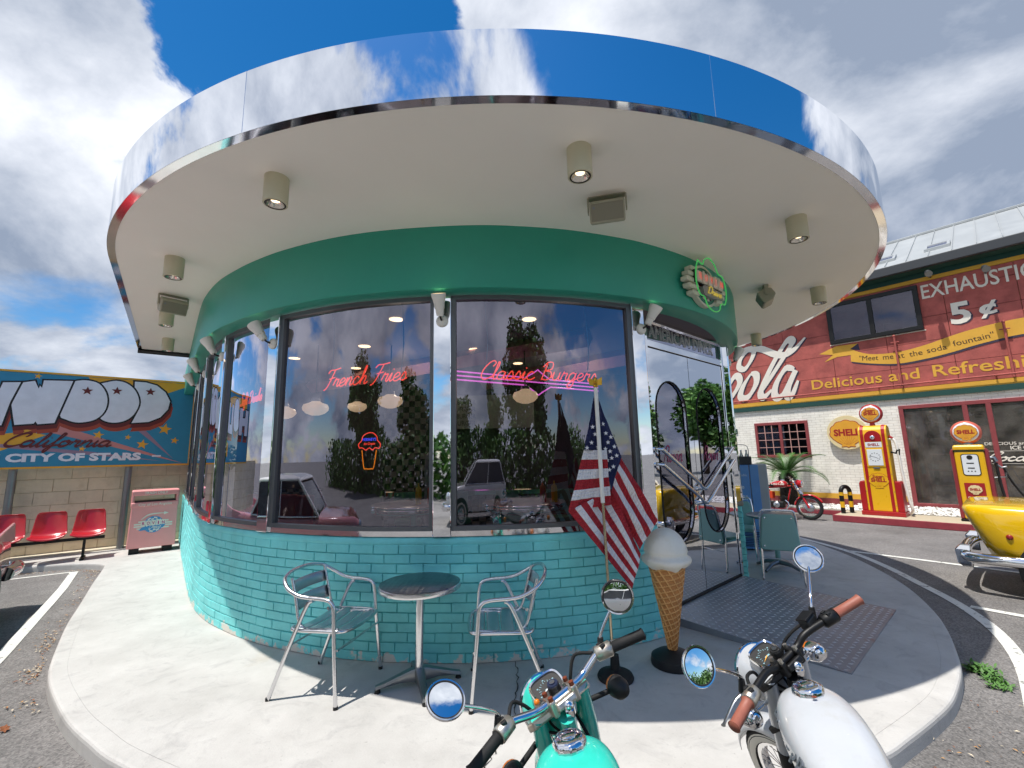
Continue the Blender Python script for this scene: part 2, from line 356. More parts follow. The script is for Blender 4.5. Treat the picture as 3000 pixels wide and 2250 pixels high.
def wavy_chrome(name, col, rough, amp, scale, stretch=(1, 1, 1), spec=None):
    m, nt, b = new(name); N = nt.nodes.new; L = nt.links.new; tc = N('ShaderNodeTexCoord'); mp = N('ShaderNodeMapping'); mp.inputs['Scale'].default_value = stretch
    setp(b, **{'Base Color': lin(col), 'Metallic': 1, 'Roughness': rough}); L(tc.outputs['Object'], mp.inputs[0])
    n = N('ShaderNodeTexNoise'); n.inputs['Scale'].default_value = scale; n.inputs['Detail'].default_value = 2; L(mp.outputs[0], n.inputs['Vector'])
    bp = N('ShaderNodeBump'); bp.inputs['Strength'].default_value = amp; bp.inputs['Distance'].default_value = .02; L(n.outputs['Fac'], bp.inputs['Height']); L(bp.outputs[0], b.inputs['Normal'])
    return m
def glass_mat(name, tint, refl=1.0, rough=0.0, f0=1.5):
    """one pane: mirror by angle over a tinted see-through body"""
    m = bpy.data.materials.new(name); m.use_nodes = True; nt = m.node_tree; nt.nodes.clear(); N = nt.nodes.new; L = nt.links.new
    o = N('ShaderNodeOutputMaterial'); t = N('ShaderNodeBsdfTransparent'); t.inputs[0].default_value = tint+(1,)
    g = N('ShaderNodeBsdfGlossy'); g.inputs['Roughness'].default_value = rough; g.inputs[0].default_value = (.84, .84, 1, 1)
    fr = N('ShaderNodeFresnel'); fr.inputs[0].default_value = f0
    mu = N('ShaderNodeMath'); mu.operation = 'MULTIPLY'; mu.use_clamp = True; L(fr.outputs[0], mu.inputs[0]); mu.inputs[1].default_value = refl
    mx = N('ShaderNodeMixShader'); L(mu.outputs[0], mx.inputs[0]); L(t.outputs[0], mx.inputs[1]); L(g.outputs[0], mx.inputs[2]); L(mx.outputs[0], o.inputs[0])
    MATS[name] = m
    return m
def dusty_sunlit_glass():  # grey film on the pane: dust, plus painted-in brightness of the sunlit interior
    m = glass_mat('dusty_sunlit_glass', (.6, .62, .65), 1.4); nt = m.node_tree; N = nt.nodes.new; L = nt.links.new; o = nt.nodes['Material Output']; last = o.inputs[0].links[0].from_socket
    d = N('ShaderNodeBsdfDiffuse'); d.inputs[0].default_value = lin('a39d95'); tc = N('ShaderNodeTexCoord'); n = N('ShaderNodeTexNoise'); n.inputs['Scale'].default_value = 2.2; n.inputs['Detail'].default_value = 6; L(tc.outputs['Object'], n.inputs['Vector'])
    mr = N('ShaderNodeMapRange'); L(n.outputs['Fac'], mr.inputs[0]); mr.inputs[1].default_value = .35; mr.inputs[2].default_value = .7; mr.inputs[3].default_value = .08; mr.inputs[4].default_value = .34
    mx = N('ShaderNodeMixShader'); L(mr.outputs[0], mx.inputs[0]); L(last, mx.inputs[1]); L(d.outputs[0], mx.inputs[2]); L(mx.outputs[0], o.inputs[0])
concrete_mat(); dusty_sunlit_glass(); asphalt_mat()
glass_mat('window_glass', (.50, .50, .56), 4.2, 0, 1.55)
glass_mat('clear_glass', (.75, .78, .77), 3.2, 0, 1.5)
glass_mat('station_glass', (.55, .57, .6), 1.8, 0, 1.5)
wavy_chrome('fascia_chrome', 'eceef2', .015, .10, 2.2, (.8, .8, .14))
wavy_chrome('door_chrome', 'e4e6ea', .02, .03, 2.6)
mat('chrome', 'e8e8ea', .06, 1); mat('aluminium', 'dcdcde', .22, 1, rvar=.08, vscale=20)
mat('slat_aluminium', 'c8d0d4', .34, 1, rvar=.06, vscale=14); mat('steel_grey', '8d9093', .38, 1, var=.1)
mat('frame_grey', '6f7174', .42, .6, var=.08); mat('black_metal', '141415', .45, .3); mat('black_rubber', '121212', .75, 0, bump=.1)
mat('black_plastic', '1a1a1b', .5, 0); mat('white_plastic', 'e9e7e0', .45, 0, var=.04); mat('white_paint', 'ebebea', .4, 0, var=.04, rvar=.06)
worn_mat('teal_brick', '7bdada', 'd9d6cb', .60, .625, 7, .6, (.0, .26), .16, .3, 55)
mat('teal_mortar', '68cacb', .7, 0, var=.25, vscale=9, bump=.3)
mat('band_green', '2f9e88', .42, 0, var=.05, vscale=2, bump=.03, bscale=120)
mat('soffit', 'fcf8f0', .6, 0, var=.025, vscale=1.2, bump=.04, bscale=160)
mat('lamp_cream', 'cfc9ae', .5, 0, var=.03); mat('lamp_lens', 'd8d4cc', .12, .8)
worn_mat('line_paint', 'dcdcd4', '55534f', .58, .66, 13, .7, None, .08, .3, 80)
worn_mat('kerb_concrete', 'a9a298', '7d766c', .5, .75, 5, .85, None, .12, .3, 60)
# ============================================================ ground
g = MB(); g.add([(-400, -400, -.1), (400, -400, -.1), (400, 400, -.1), (-400, 400, -.1)], [(0, 1, 2, 3)])
struct(g.build('asphalt_ground', MATS['asphalt']))
KL = [(-10.5, 5.9), (-9.2, 6.9), (-8.04, 7.46), (-7.5, 7.64), (-7.07, 7.68), (-6.72, 7.58), (-6.48, 7.32), (-5.79, 6.4), (-5.15, 5.57), (-4.64, 4.9), (-4.21, 4.38), (-3.92, 4.04), (-3.70, 3.80),
      (-3.45, 3.57), (-3.13, 3.31), (-2.85, 3.10), (-2.55, 2.91), (-2.2, 2.71), (-1.5, 2.42), (-.6, 2.24), (.3, 2.2), (1.1, 2.32), (1.87, 2.61), (2.18, 2.77), (2.54, 2.98), (2.78, 3.14), (3.03, 3.35), (3.2, 3.51),
      (3.4, 3.73), (3.8, 4.23), (4.14, 4.73), (4.52, 5.43), (4.81, 6.18), (5.04, 7.0), (5.17, 7.86), (5.2, 8.6), (5.05, 9.7), (4.5, 11.0), (3.4, 12.3), (1.5, 13.5)]
KC = [Vector((p[0], p[1])) for p in cr(KL, 4)]
def offset(poly, d):
    out = []
    for i, p in enumerate(poly):
        t = poly[min(i+1, len(poly)-1)]-poly[max(i-1, 0)]; t.normalize(); out.append(p+Vector((-t.y, t.x))*d)
    return out
inner = offset(KC, .11)
tail = [Vector((-3, 14.5)), Vector((-7.2, 9.95)), Vector((-7.87, 9.1)), Vector((-14, 3.9))]
s = MB(); pl = inner+tail; n = len(pl); s.add([(p.x, p.y, 0) for p in pl], [tuple(range(n))])
struct(s.build('concrete_pavement', MATS['concrete']))
k = MB()
prof = [(.112, -.002), (.108, .0), (.022, -.001), (.010, -.005), (.003, -.014), (.0, -.03), (.0, -.13)]
k.sheet([[(p.x, p.y, z) for p in offset(KC, d)] for d, z in prof][::-1])
struct(k.build('kerb', MATS['concrete'], ))
# hairline cracks in the pavement
def crack(pts, wd=.006):
    P = []
    for a, b in zip(pts[:-1], pts[1:]):
        a = Vector(a); b = Vector(b)
        for j in range(8): P.append(a.lerp(b, j/8)+Vector((random.gauss(0, .008), random.gauss(0, .008))))
    P.append(Vector(pts[-1])); m = MB()
    A = []; B = []
    for i, p in enumerate(P):
        q = wd*random.uniform(.3, 1)/2; A.append((p.x-q, p.y, .0035)); B.append((p.x+q, p.y+.002, .0035))
    m.sheet([A, B]); return m
for c in ([(-.02, 3.79), (.0, 3.5), (-.03, 3.2), (-.02, 3.0), (-.13, 2.75), (-.22, 2.5)],):
    o = crack(c, .011).build('crack', mat('crack_dark', '3a3733', .9)); o['kind'] = 'structure'
def strip(name, pts, wd, smooth=4):
    P = [Vector((p[0], p[1])) for p in (cr(pts, smooth) if smooth else [Vector(q) for q in pts])]
    a = offset(P, wd/2); b = offset(P, -wd/2); m = MB()
    m.sheet([[(p.x, p.y, -.094) for p in b], [(p.x, p.y, -.094) for p in a]])
    return struct(m.build(name, MATS['line_paint']))
strip('bay_line', [(-9.6, 5.87), (-7.16, 7.5)], .07, 0)
strip('bay_line', [(-7.12, 7.53), (-6.37, 6.6), (-5.93, 6.02), (-4.72, 4.40), (-3.2, 2.3), (-1.5, 0)], .10, 0)
strip('bay_line', [(5.42, 9.6), (5.52, 9.0), (5.55, 7.83), (5.36, 6.85), (5.06, 5.92), (4.79, 5.15), (4.42, 4.43), (3.9, 3.75), (3.2, 3.05)], .1)
strip('bay_line', [(5.58, 7.80), (6.14, 7.12), (6.78, 6.27), (8.6, 3.9)], .1, 0)
strip('bay_line', [(4.84, 5.08), (5.07, 4.77), (6.6, 2.8)], .1, 0)
# ============================================================ frames of reference along the two flank walls
RX, RY = (.6574, -.7536, 0), (.7536, .6574, 0); MR = frame((15.5*.7536, 15.5*.6574, 0), RX, RY)
LX, LY = (.7646, .6445, 0), (-.6445, .7646, 0); ML = frame((-11.6*.6445, 11.6*.7646, 0), LX, LY)
def atR(s, d, z=0): return MR @ Vector((s, d-15.5, z))
def atL(s, d, z=0): return ML @ Vector((s, d-11.6, z))
def MRo(s, d, z=0): return MR @ Matrix.Translation((s, d-15.5, z))
def MLo(s, d, z=0): return ML @ Matrix.Translation((s, d-11.6, z))
# ============================================================ the round diner
CEN = Vector((-.42, 7.48)); RAD = 3.695
PBASE = [(-7.3, 10.0), (-6.6, 9.1), (-5.89, 8.18), (-4.93, 6.94), (-3.97, 5.71), (-3.57, 5.24), (-3.16, 4.84), (-2.79, 4.56), (-2.49, 4.365), (-2.13, 4.17), (-1.66, 3.98), (-1.25, 3.87), (-.83, 3.81), (-.38, 3.785), (-.03, 3.805), (.5, 3.90), (1.04, 4.085), (1.30, 4.21)]
PBASE += [(CEN.x+RAD*cos(radians(a)), CEN.y+RAD*sin(radians(a))) for a in range(-56, 76, 6)]
def resample(P, step):
    out = [P[0].copy()]; acc = 0
    for a, b in zip(P[:-1], P[1:]):
        L = (b-a).length; t = step-acc
        while t <= L: out.append(a.lerp(b, t/L)); t += step
        acc = (acc+L) % step if L else acc
        acc = L-(t-step)
    return out
STEP = .02
FC = resample([Vector((p[0], p[1])) for p in cr(PBASE, 8)], STEP)
for _ in range(6): FC = [FC[0]]+[(FC[i-1]+FC[i]*2+FC[i+1])/4 for i in range(1, len(FC)-1)]+[FC[-1]]
def WT(s):
    i = max(1, min(len(FC)-2, s/STEP)); j = int(i); t = FC[j+1]-FC[j-1]; t.normalize()
    return FC[j].lerp(FC[min(j+1, len(FC)-1)], i-j), t
def W(s, off, z):
    p, t = WT(s); return Vector((p.x+t.y*off, p.y-t.x*off, z))
def WM(s, off=0, z=0):
    """frame on the wall: x along it to the right, y into the building"""
    p, t = WT(s); return frame((p.x+t.y*off, p.y-t.x*off, z), (t.x, t.y, 0), (-t.y, t.x, 0))
def sx(x):
    return min((i for i in range(len(FC)) if FC[i].y < 7.5), key=lambda i: abs(FC[i].x-x))*STEP
def sang(a):
    q = CEN+Vector((cos(radians(a)), sin(radians(a))))*RAD
    return min(range(len(FC)), key=lambda i: (FC[i]-q).length)*STEP
def sweep(mb, prof, sa, sb, step=.06, closed=True):
    n = max(2, int((sb-sa)/step)+1)
    rings = [[W(sa+(sb-sa)*i/(n-1), o, z) for o, z in prof] for i in range(n)]
    return mb.loft(rings, closed=closed)
diner = thing('diner_building', 'round teal brick diner with a broad mirror-chrome rimmed canopy', 'diner', T(-.4, 7.2, 0))
def dpart(mb, name, m, parent=None, **k): return mb.build(name, m, parent or diner, world=True, **k)
S_L, S_DL = .05, sx(1.30); S_DR = sang(-25); S_R = len(FC)*STEP-.1
# ---- low brick wall
COURSE, NC, BL = .0745, 12, .222
wl = MB(); sweep(wl, [(-.2, -.08), (-.009, -.08), (-.009, NC*COURSE), (-.2, NC*COURSE)], S_L, S_DL)
sweep(wl, [(-.2, -.08), (-.009, -.08), (-.009, NC*COURSE), (-.2, NC*COURSE)], S_DR, sang(15))
wall = dpart(wl, 'brick_wall', MATS['teal_mortar'], smooth=40)
def brick_mesh(L, H, seed):
    r = random.Random(seed); j = lambda a=.0022: r.uniform(-a, a)
    x, z = L/2, H/2; vs = []
    for y, ins in ((.03, 0), (-.001, 0), (-.0045+j(.001), .0045)):
        for sx_, sz_ in ((-1, -1), (1, -1), (1, 1), (-1, 1)): vs.append((sx_*(x-ins)+j(), y+j(.0008), sz_*(z-ins)+j()))
    fs = [(0+k, (k+1) % 4, 4+(k+1) % 4, 4+k) for k in range(4)]+[(4+k, 4+(k+1) % 4, 8+(k+1) % 4, 8+k) for k in range(4)]+[(8, 9, 10, 11)]
    return vs, fs
VAR = [brick_mesh(BL-.0065, COURSE-.0065, i) for i in range(8)]
BME = []
for i, (vs, fs) in enumerate(VAR):
    me = bpy.data.meshes.new('brick'); me.from_pydata(vs, [], fs); me.materials.append(MATS['teal_brick']); me.update(); BME.append(me)
rest = MB(); cnt = 0
nb = int((S_DL-S_L)/BL)
for c in range(NC):
    sh = (c % 2)*.5*BL+random.uniform(-.02, .02)
    for i in range(nb+1):
        s = S_DL-sh-BL*(i+.5)
        z = (c+.5)*COURSE
        if s < S_L: continue
        M = WM(s, random.uniform(-.0015, .002), z) @ Matrix.Rotation(random.gauss(0, .004), 4, 'Y')
        if s > S_DL-25*BL and cnt < 300:
            o = bpy.data.objects.new('brick', random.choice(BME)); COL.objects.link(o); o.parent = wall; o.matrix_local = M; cnt += 1
        else:
            vs, fs = random.choice(VAR); rest.M = M; rest.add(vs, fs)
    if c % 2:      # half brick closing the courses at the doorway
        vs, fs = brick_mesh(BL/2-.009, COURSE-.009, c+50); rest.M = WM(S_DL-sh/2, 0, (c+.5)*COURSE); rest.add(vs, fs)
    for i in range(9):
        s = S_DR+(i+.5)*BL+(c % 2)*.5*BL
        vs, fs = random.choice(VAR); rest.M = WM(s, 0, (c+.5)*COURSE); rest.add(vs, fs)
rest.M = Matrix.Identity(4)
o = rest.build('far_bricks', MATS['teal_brick'], wall); o['kind'] = 'stuff'
capp = [(-.22, .885), (.0, .888), (.006, .90), (.006, .925), (-.004, .945), (-.03, .956), (-.22, .956)]
for a, b in ((S_L, S_DL), (S_DR, sang(15))):
    cp = MB(); sweep(cp, capp, a, b); dpart(cp, 'sill_coping', MATS['teal_brick'], wall, smooth=60)
# square end of the wall beside the doors
M = WM(S_DR+.002, -.1, 0)
for c in range(NC):
    e = MB(M); e.cbox((-.012, 0, (c+.5)*COURSE), (.028, .19, COURSE-.01)); dpart(e, 'brick', MATS['teal_brick'], wall, bevel=.004, seg=1)
e = MB(M); e.cbox((.1, 0, .925), (.27, .245, .06)); dpart(e, 'coping_block', mat('coping_stone', '9c978b', .8, 0, var=.15, bump=.2), wall, bevel=.02)
# ---- windows: chrome columns, frames and curved panes
colS = [sx(-.605), sx(-2.335), sx(1.215)]
sl0 = sx(-3.26); lefts = [sl0-1.32*i for i in range(0, 4)]
cols = sorted(lefts+colS)
for s in cols+[S_DR+.09]:
    c = MB(WM(s)); wd = .155 if s in colS else .10
    c.box(-wd/2, wd/2, -.022, .05, .955, 3.04); dpart(c, 'chrome_column', MATS['door_chrome'], bevel=.006)
segs = [(a, b) for a, b in zip(cols[:-1], cols[1:])]+[(S_L, cols[0]), (S_DR+.14, sang(14))]
for a, b in segs:
    ha = .08 if a in colS else .05; hb = .08 if b in colS else .05
    a2, b2 = a+ha, b-hb
    f = MB()
    for z0, z1 in ((1.0, 1.035), (2.985, 3.02)): sweep(f, [(-.06, z0), (-.005, z0), (-.005, z1), (-.06, z1)], a2, b2)
    for q in (a2+.016, b2-.016): f.box(-.018, .018, .005, .062, 1.0, 3.02, WM(q))
    fr = dpart(f, 'window_frame', MATS['frame_grey'])
    p = MB(); n = max(2, int((b2-a2)/.06)); p.sheet([[W(a2+(b2-a2)*i/n, -.034, z) for i in range(n+1)] for z in (1.02, 3.0)])
    dpart(p, 'window_pane', MATS['window_glass'], fr, smooth=180)
for a, b in ((S_L, S_DL), (S_DR, sang(15))):
    h = MB(); sweep(h, [(-.08, .957), (-.002, .957), (-.002, 1.0), (-.08, 1.0)], a, b); dpart(h, 'chrome_sill', MATS['chrome'], smooth=40)
    h = MB(); sweep(h, [(-.08, 3.02), (.004, 3.02), (.004, 3.06), (-.08, 3.06)], a, b); dpart(h, 'chrome_header', MATS['door_chrome'], smooth=40)
# ---- green band under the canopy
b = MB(); sweep(b, [(-.1, 3.035), (.13, 3.03), (.145, 3.036), (.15, 3.05), (.15, 3.61), (-.1, 3.61)], S_L, S_R); dpart(b, 'green_band', MATS['band_green'], smooth=40)
# ---- canopy
CC, CR = Vector((-.11, 7.02)), 4.81
ZS, ZT = 3.608, 4.04
left0 = CC+Vector((cos(radians(-143)), sin(radians(-143))))*CR
dl = Vector((sin(radians(-143)), -cos(radians(-143))))
outl = [left0+dl*t for t in (4.4, 3.3, 2.2, 1.1)]+[CC+Vector((cos(radians(a)), sin(radians(a))))*CR for a in [x*.75-143 for x in range(0, 278)]]
def osweep(prof, i0, i1):
    m = MB(); P = outl[i0:i1+1]
    def off(d):
        r = []
        for i in range(i0, i1+1):
            t = outl[min(i+1, len(outl)-1)]-outl[max(i-1, 0)]; t.normalize(); r.append(outl[i]+Vector((t.y, -t.x))*d)
        return r
    m.sheet([[(p.x, p.y, z) for p in off(d)] for d, z in prof]); return m
so_ = MB(); n = len(outl); back = [outl[-1]+Vector((-3, 2)), outl[0]+Vector((2.6, 3.2))]
pp = outl+back
so_.add([(p.x, p.y, ZS) for p in pp], [tuple(range(len(pp)-1, -1, -1))]); dpart(so_, 'soffit', MATS['soffit'])
so_ = MB(); so_.add([(p.x, p.y, ZT-.01) for p in pp], [tuple(range(len(pp)))]); dpart(so_, 'roof', mat('roof_membrane', '8a8a88', .8, 0, var=.1))
cuts = [0, 4, 50, 97, 144, 191, 238, len(outl)-1]
for a, bq in zip(cuts[:-1], cuts[1:]):
    P = osweep([(0, ZS-.004), (.0005, (ZS+ZT)/2), (0, ZT), (-.03, ZT+.004), (-.2, ZT+.004)], a, bq)
    dpart(P, 'chrome_panel', MATS['fascia_chrome'], smooth=30)
sm = MB()
for i in cuts[1:-1]:
    t = outl[i+1]-outl[i-1]; t.normalize(); Mx = frame((outl[i].x, outl[i].y, 0), (t.x, t.y, 0), (-t.y, t.x, 0))
    e = MB(Mx); e.box(-.0015, .0015, -.0015, .01, ZS, ZT); dpart(e, 'panel_joint', MATS['chrome'])
tr = osweep([(-.06, ZS-.0005), (-.058, ZS-.005), (-.001, ZS-.005)], 0, len(outl)-1); dpart(tr, 'chrome_lip', MATS['chrome'], smooth=60)
e = MB(); q0, q1 = outl[0], outl[0]+Vector((.8, .6))*1.25
e.tube([(q0.x-.0, q0.y, ZS-.03), (q1.x, q1.y, ZS-.03)], .045, 4); dpart(e, 'edge_beam', MATS['black_metal'])
# ---- doorway
MD = frame((1.40, 4.57, 0), (.7414, .6711, 0), (-.6711, .7414, 0)); DW = 1.85
def stadium(cx, z0, z1, hw, n=14):
    P = [(cx+hw*cos(a), z1-hw+hw*sin(a)) for a in [pi*i/n for i in range(n+1)]]
    return P+[(cx-hw*cos(a), z0+hw-hw*sin(a)) for a in [pi*i/n for i in range(n+1)]]
def holed(mb, x0, x1, z0, z1, hole, y0, y1):
    cx = (x0+x1)/2; cz = (z0+z1)/2; O = []
    for px, pz in hole:
        dx, dz = px-cx, pz-cz; t = 1/max(abs(dx)/((x1-x0)/2)+1e-9, abs(dz)/((z1-z0)/2)+1e-9, 1e-9); O.append([cx+dx*t, cz+dz*t])
    for c in ((x0, z0), (x0, z1), (x1, z0), (x1, z1)):
        i = min(range(len(O)), key=lambda k: (O[k][0]-c[0])**2+(O[k][1]-c[1])**2); O[i] = list(c)
    n = len(hole)
    for y, fl in ((y0, 0), (y1, 1)):
        vs = [(p[0], y, p[1]) for p in O]+[(p[0], y, p[1]) for p in hole]
        fs = [(i, (i+1) % n, n+(i+1) % n, n+i) for i in range(n)]
        mb.add(vs, fs if fl else [f[::-1] for f in fs])
    for Q, fl in ((O, 0), (hole, 1)):
        vs = [(p[0], y0, p[1]) for p in Q]+[(p[0], y1, p[1]) for p in Q]
        mb.add(vs, [(i, n+i, n+(i+1) % n, (i+1) % n) for i in range(n)])
    return mb
pinkp = mat('pink_paint', '9c2f63', .5)
for q, (x0, x1) in enumerate(((.03, .905), (.915, 1.82))):
    cx = (x0+x1)/2+(-.02 if q == 0 else -.01); hole = stadium(cx, .66, 2.37, .325)
    d = holed(MB(MD), x0, x1, .10, 2.70, hole, -.015, .03); leaf = dpart(d, 'door_leaf', MATS['door_chrome'])
    g = MB(MD); g.prism(hole, .004, .010); dpart(g, 'arched_pane', MATS['clear_glass'], leaf)
    r = MB(MD); r.tube([(p[0], -.016, p[1]) for p in hole], .0085, 8, closed=True); dpart(r, 'arch_trim', MATS['black_rubber'], leaf, smooth=60)
    for dz in (0, -.155):
        h = MB(MD)
        if q == 0: path = [(.06, -.015, 1.64+dz), (.06, -.085, 1.635+dz), (.82, -.085, 1.25+dz), (.875, -.085, 1.20+dz), (.875, -.015, 1.18+dz)]
        else: path = [(1.80, -.015, 1.64+dz), (1.80, -.085, 1.635+dz), (1.05, -.085, 1.23+dz), (.965, -.085, 1.19+dz), (.965, -.015, 1.18+dz)]
        h.tube(path, .019, 10); dpart(h, 'door_handle', MATS['chrome'], leaf, smooth=60)
    st = MB(MD)
    for z in script('Rovin', cx-.22, 1.50, .075, .40): st.ribbon(z, .022, .002, pen=.7)
    dpart(st, 'lettering', pinkp, leaf)
fr = MB(MD)
for x in (-.03, 1.835): fr.box(x, x+.055, -.03, .06, .08, 3.04)
fr.box(-.0, 1.84, -.02, .05, 2.715, 2.79); fr.box(-.0, 1.84, -.02, .05, 3.0, 3.04); dpart(fr, 'door_frame', MATS['door_chrome'], bevel=.004)
fr = MB(MD); fr.box(0, 1.835, -.012, .04, 2.70, 2.714); dpart(fr, 'door_seal', MATS['black_rubber']); fr = MB(MD); fr.box(0, 1.835, -.03, .05, .075, .099); dpart(fr, 'threshold', MATS['black_rubber'])
g = MB(MD); g.box(.03, 1.83, .005, .011, 2.79, 3.0); tp = dpart(g, 'transom_pane', MATS['window_glass'])
# outlined capitals on the transom
def outline_text(body, x, z, size, w, y):
    cu = bpy.data.curves.new('t', 'FONT'); cu.body = body; cu.size = size; cu.resolution_u = 2; cu.fill_mode = 'NONE'; cu.bevel_depth = .0028; cu.bevel_resolution = 0; cu.space_character = 1.05
    ob = bpy.data.objects.new('t', cu); me = bpy.data.meshes.new_from_object(ob); P = [v.co.copy() for v in me.vertices]; F = [tuple(p.vertices) for p in me.polygons]
    bpy.data.objects.remove(ob); bpy.data.curves.remove(cu); bpy.data.meshes.remove(me)
    xs = [p.x for p in P]; k = w/(max(xs)-min(xs)); return [(x+(p.x-min(xs))*k, y-p.z, z+p.y) for p in P], F
tx = MB(MD); tx.add(*outline_text('AMERICAN DINER', .11, 2.835, .2, 1.56, -.002)); dpart(tx, 'outlined_lettering', mat('etched_white', 'e8e8e8', .4), tp)
# jamb returns between the round wall and the flat doors
j = MB(); j2 = MB(); a = W(S_DL, 0, 0); c = MD @ Vector((-.03, 0, 0))
j.add([(a.x, a.y, -.05), (c.x, c.y, -.05), (c.x, c.y, 3.04), (a.x, a.y, 3.04)], [(0, 1, 2, 3)])
a = W(S_DR, 0, 0); c = MD @ Vector((1.89, 0, 0)); j2.add([(c.x, c.y, .95), (a.x, a.y, .95), (a.x, a.y, 3.04), (c.x, c.y, 3.04)], [(0, 1, 2, 3)])
dpart(j, 'door_return', MATS['door_chrome']); dpart(j2, 'door_return', MATS['door_chrome'])
# ---- inside of the diner
inn = []
for i in range(0, len(FC), 12):
    q, t = WT(i*STEP); inn.append(Vector((q.x-t.y*.1, q.y+t.x*.1)))
f = MB(); f.add([(p.x, p.y, .012) for p in inn], [tuple(range(len(inn)))]); dpart(f, 'interior_floor', mat('diner_floor', '4a4744', .35, 0, var=.2))
f = MB(); f.add([(p.x, p.y, 3.045) for p in inn], [tuple(range(len(inn)-1, -1, -1))]); dpart(f, 'interior_ceiling', mat('diner_ceiling', '6b6470', .7))
f = MB()
f.add([(-5.0, 8.1, 0), (-5.0, 8.1, 3.04), (-1.6, 8.3, 3.04), (-1.6, 8.3, 0)], [(0, 1, 2, 3)]); f.add([(-1.6, 8.3, 0), (-1.6, 8.3, 3.04), (3.1, 8.0, 3.04), (3.1, 8.0, 0)], [(0, 1, 2, 3)])
dpart(f, 'interior_wall', mat('diner_backwall', '3c3436', .6, 0, var=.2))
def checker(name, scale, a='0c0c0c', b='dedad2'):
    m, nt, bb = new(name); N = nt.nodes.new; L = nt.links.new; tc = N('ShaderNodeTexCoord'); c = N('ShaderNodeTexChecker'); c.inputs['Scale'].default_value = scale
    c.inputs['Color1'].default_value = lin(a); c.inputs['Color2'].default_value = lin(b); mp = N('ShaderNodeMapping'); mp.inputs['Location'].default_value = (.003, .003, .003)
    L(tc.outputs['Object'], mp.inputs[0]); L(mp.outputs[0], c.inputs['Vector']); L(c.outputs[0], bb.inputs['Base Color']); setp(bb, Roughness=.25); return m
checker('tile_check', 9.5, '0c0c0c', '7d7a74')
f = MB(); f.box(-4.8, -3.4, 8.02, 8.08, 0, 1.1); f.box(-2.35, -1.55, 8.12, 8.2, 0, 3.03); dpart(f, 'checker_wall', MATS['tile_check'])
bm = MB(); bm.tube([(-3.6, 7.9, 2.92), (.9, 5.0, 2.95)], .13, 4); bm.tube([(-.5, 8.0, 2.92), (2.2, 5.6, 2.95)], .13, 4); dpart(bm, 'ceiling_beam', mat('beam_pink', 'a5757c', .6))
lampw = emat('warm_disc', 'ffd9a0', 1.8, 'fff0d0')
for x, y in ((-1.2, 4.5), (.2, 4.6), (-1.9, 5.6), (-.5, 5.9), (.9, 5.6), (-3.1, 6.2), (-2.5, 7.0), (.1, 6.9), (1.2, 6.9), (-1.3, 6.8), (-3.9, 7.2), (1.7, 5.5), (2.3, 6.2)):
    l = MB(); l.cyl((x, y, 3.036), (x, y, 3.042), .075, n=16); dpart(l, 'recessed_light', lampw)
def lpt(loc, power, col=(1, .8, .55), size=.1):
    ld = bpy.data.lights.new('lamp_light', 'POINT'); ld.energy = power; ld.color = col; ld.shadow_soft_size = size; lo = bpy.data.objects.new('lamp_light', ld); COL.objects.link(lo); lo.location = loc; return lo
# ---- ramp of raised-tread steel plate
ML_ = frame((1.40, 4.57, 0), (.7414, .6711, 0), (.6711, -.7414, 0), (0, 0, 1))
ramp = thing('door_ramp', 'steel tread-plate ramp in front of the chrome doors, rusty at its lower edge', 'ramp', ML_)
mrp = worn_mat('tread_steel', '888f97', '8a5c48', .60, .76, 3.2, .38, (.0, .045), .18, .1, 40); mrp.node_tree.nodes['Principled BSDF'].inputs['Metallic'].default_value = .3
RD, H0 = 1.47, .078
r = MB(); r.add([(0, .03, 0), (1.86, .03, 0), (1.86, RD, 0), (0, RD, 0), (0, .03, H0), (1.86, .03, H0), (1.86, RD, .006), (0, RD, .006)], [(3, 2, 1, 0), (4, 5, 6, 7), (0, 1, 5, 4), (1, 2, 6, 5), (2, 3, 7, 6), (3, 0, 4, 7)][::1])
r.build('ramp_plate', mrp, ramp)
tm = MB(); nx, ny = 27, 24
for i in range(nx):
    for jx in range(ny):
        x = (i+.5)*1.84/nx; y = .05+(jx+.5)*(RD-.06)/ny; z = H0+(.006-H0)*(y-.03)/(RD-.03); d = 1 if (i+jx) % 2 else -1
        a, c = .027, .010; ca, sa = cos(d*pi/4), sin(d*pi/4)
        tm.add([(x-a*ca, y-a*sa, z), (x+c*sa, y-c*ca, z), (x+a*ca, y+a*sa, z), (x-c*sa, y+c*ca, z), (x, y, z+.004)], [(0, 1, 4), (1, 2, 4), (2, 3, 4), (3, 0, 4)])
mr2 = worn_mat('tread_worn', 'c2cad2', 'a0705a', .60, .76, 3.2, .3, (.0, .045), .12, .1, 40); mr2.node_tree.nodes['Principled BSDF'].inputs['Metallic'].default_value = .35
o = tm.build('raised_treads', mr2, ramp); o['kind'] = 'stuff'
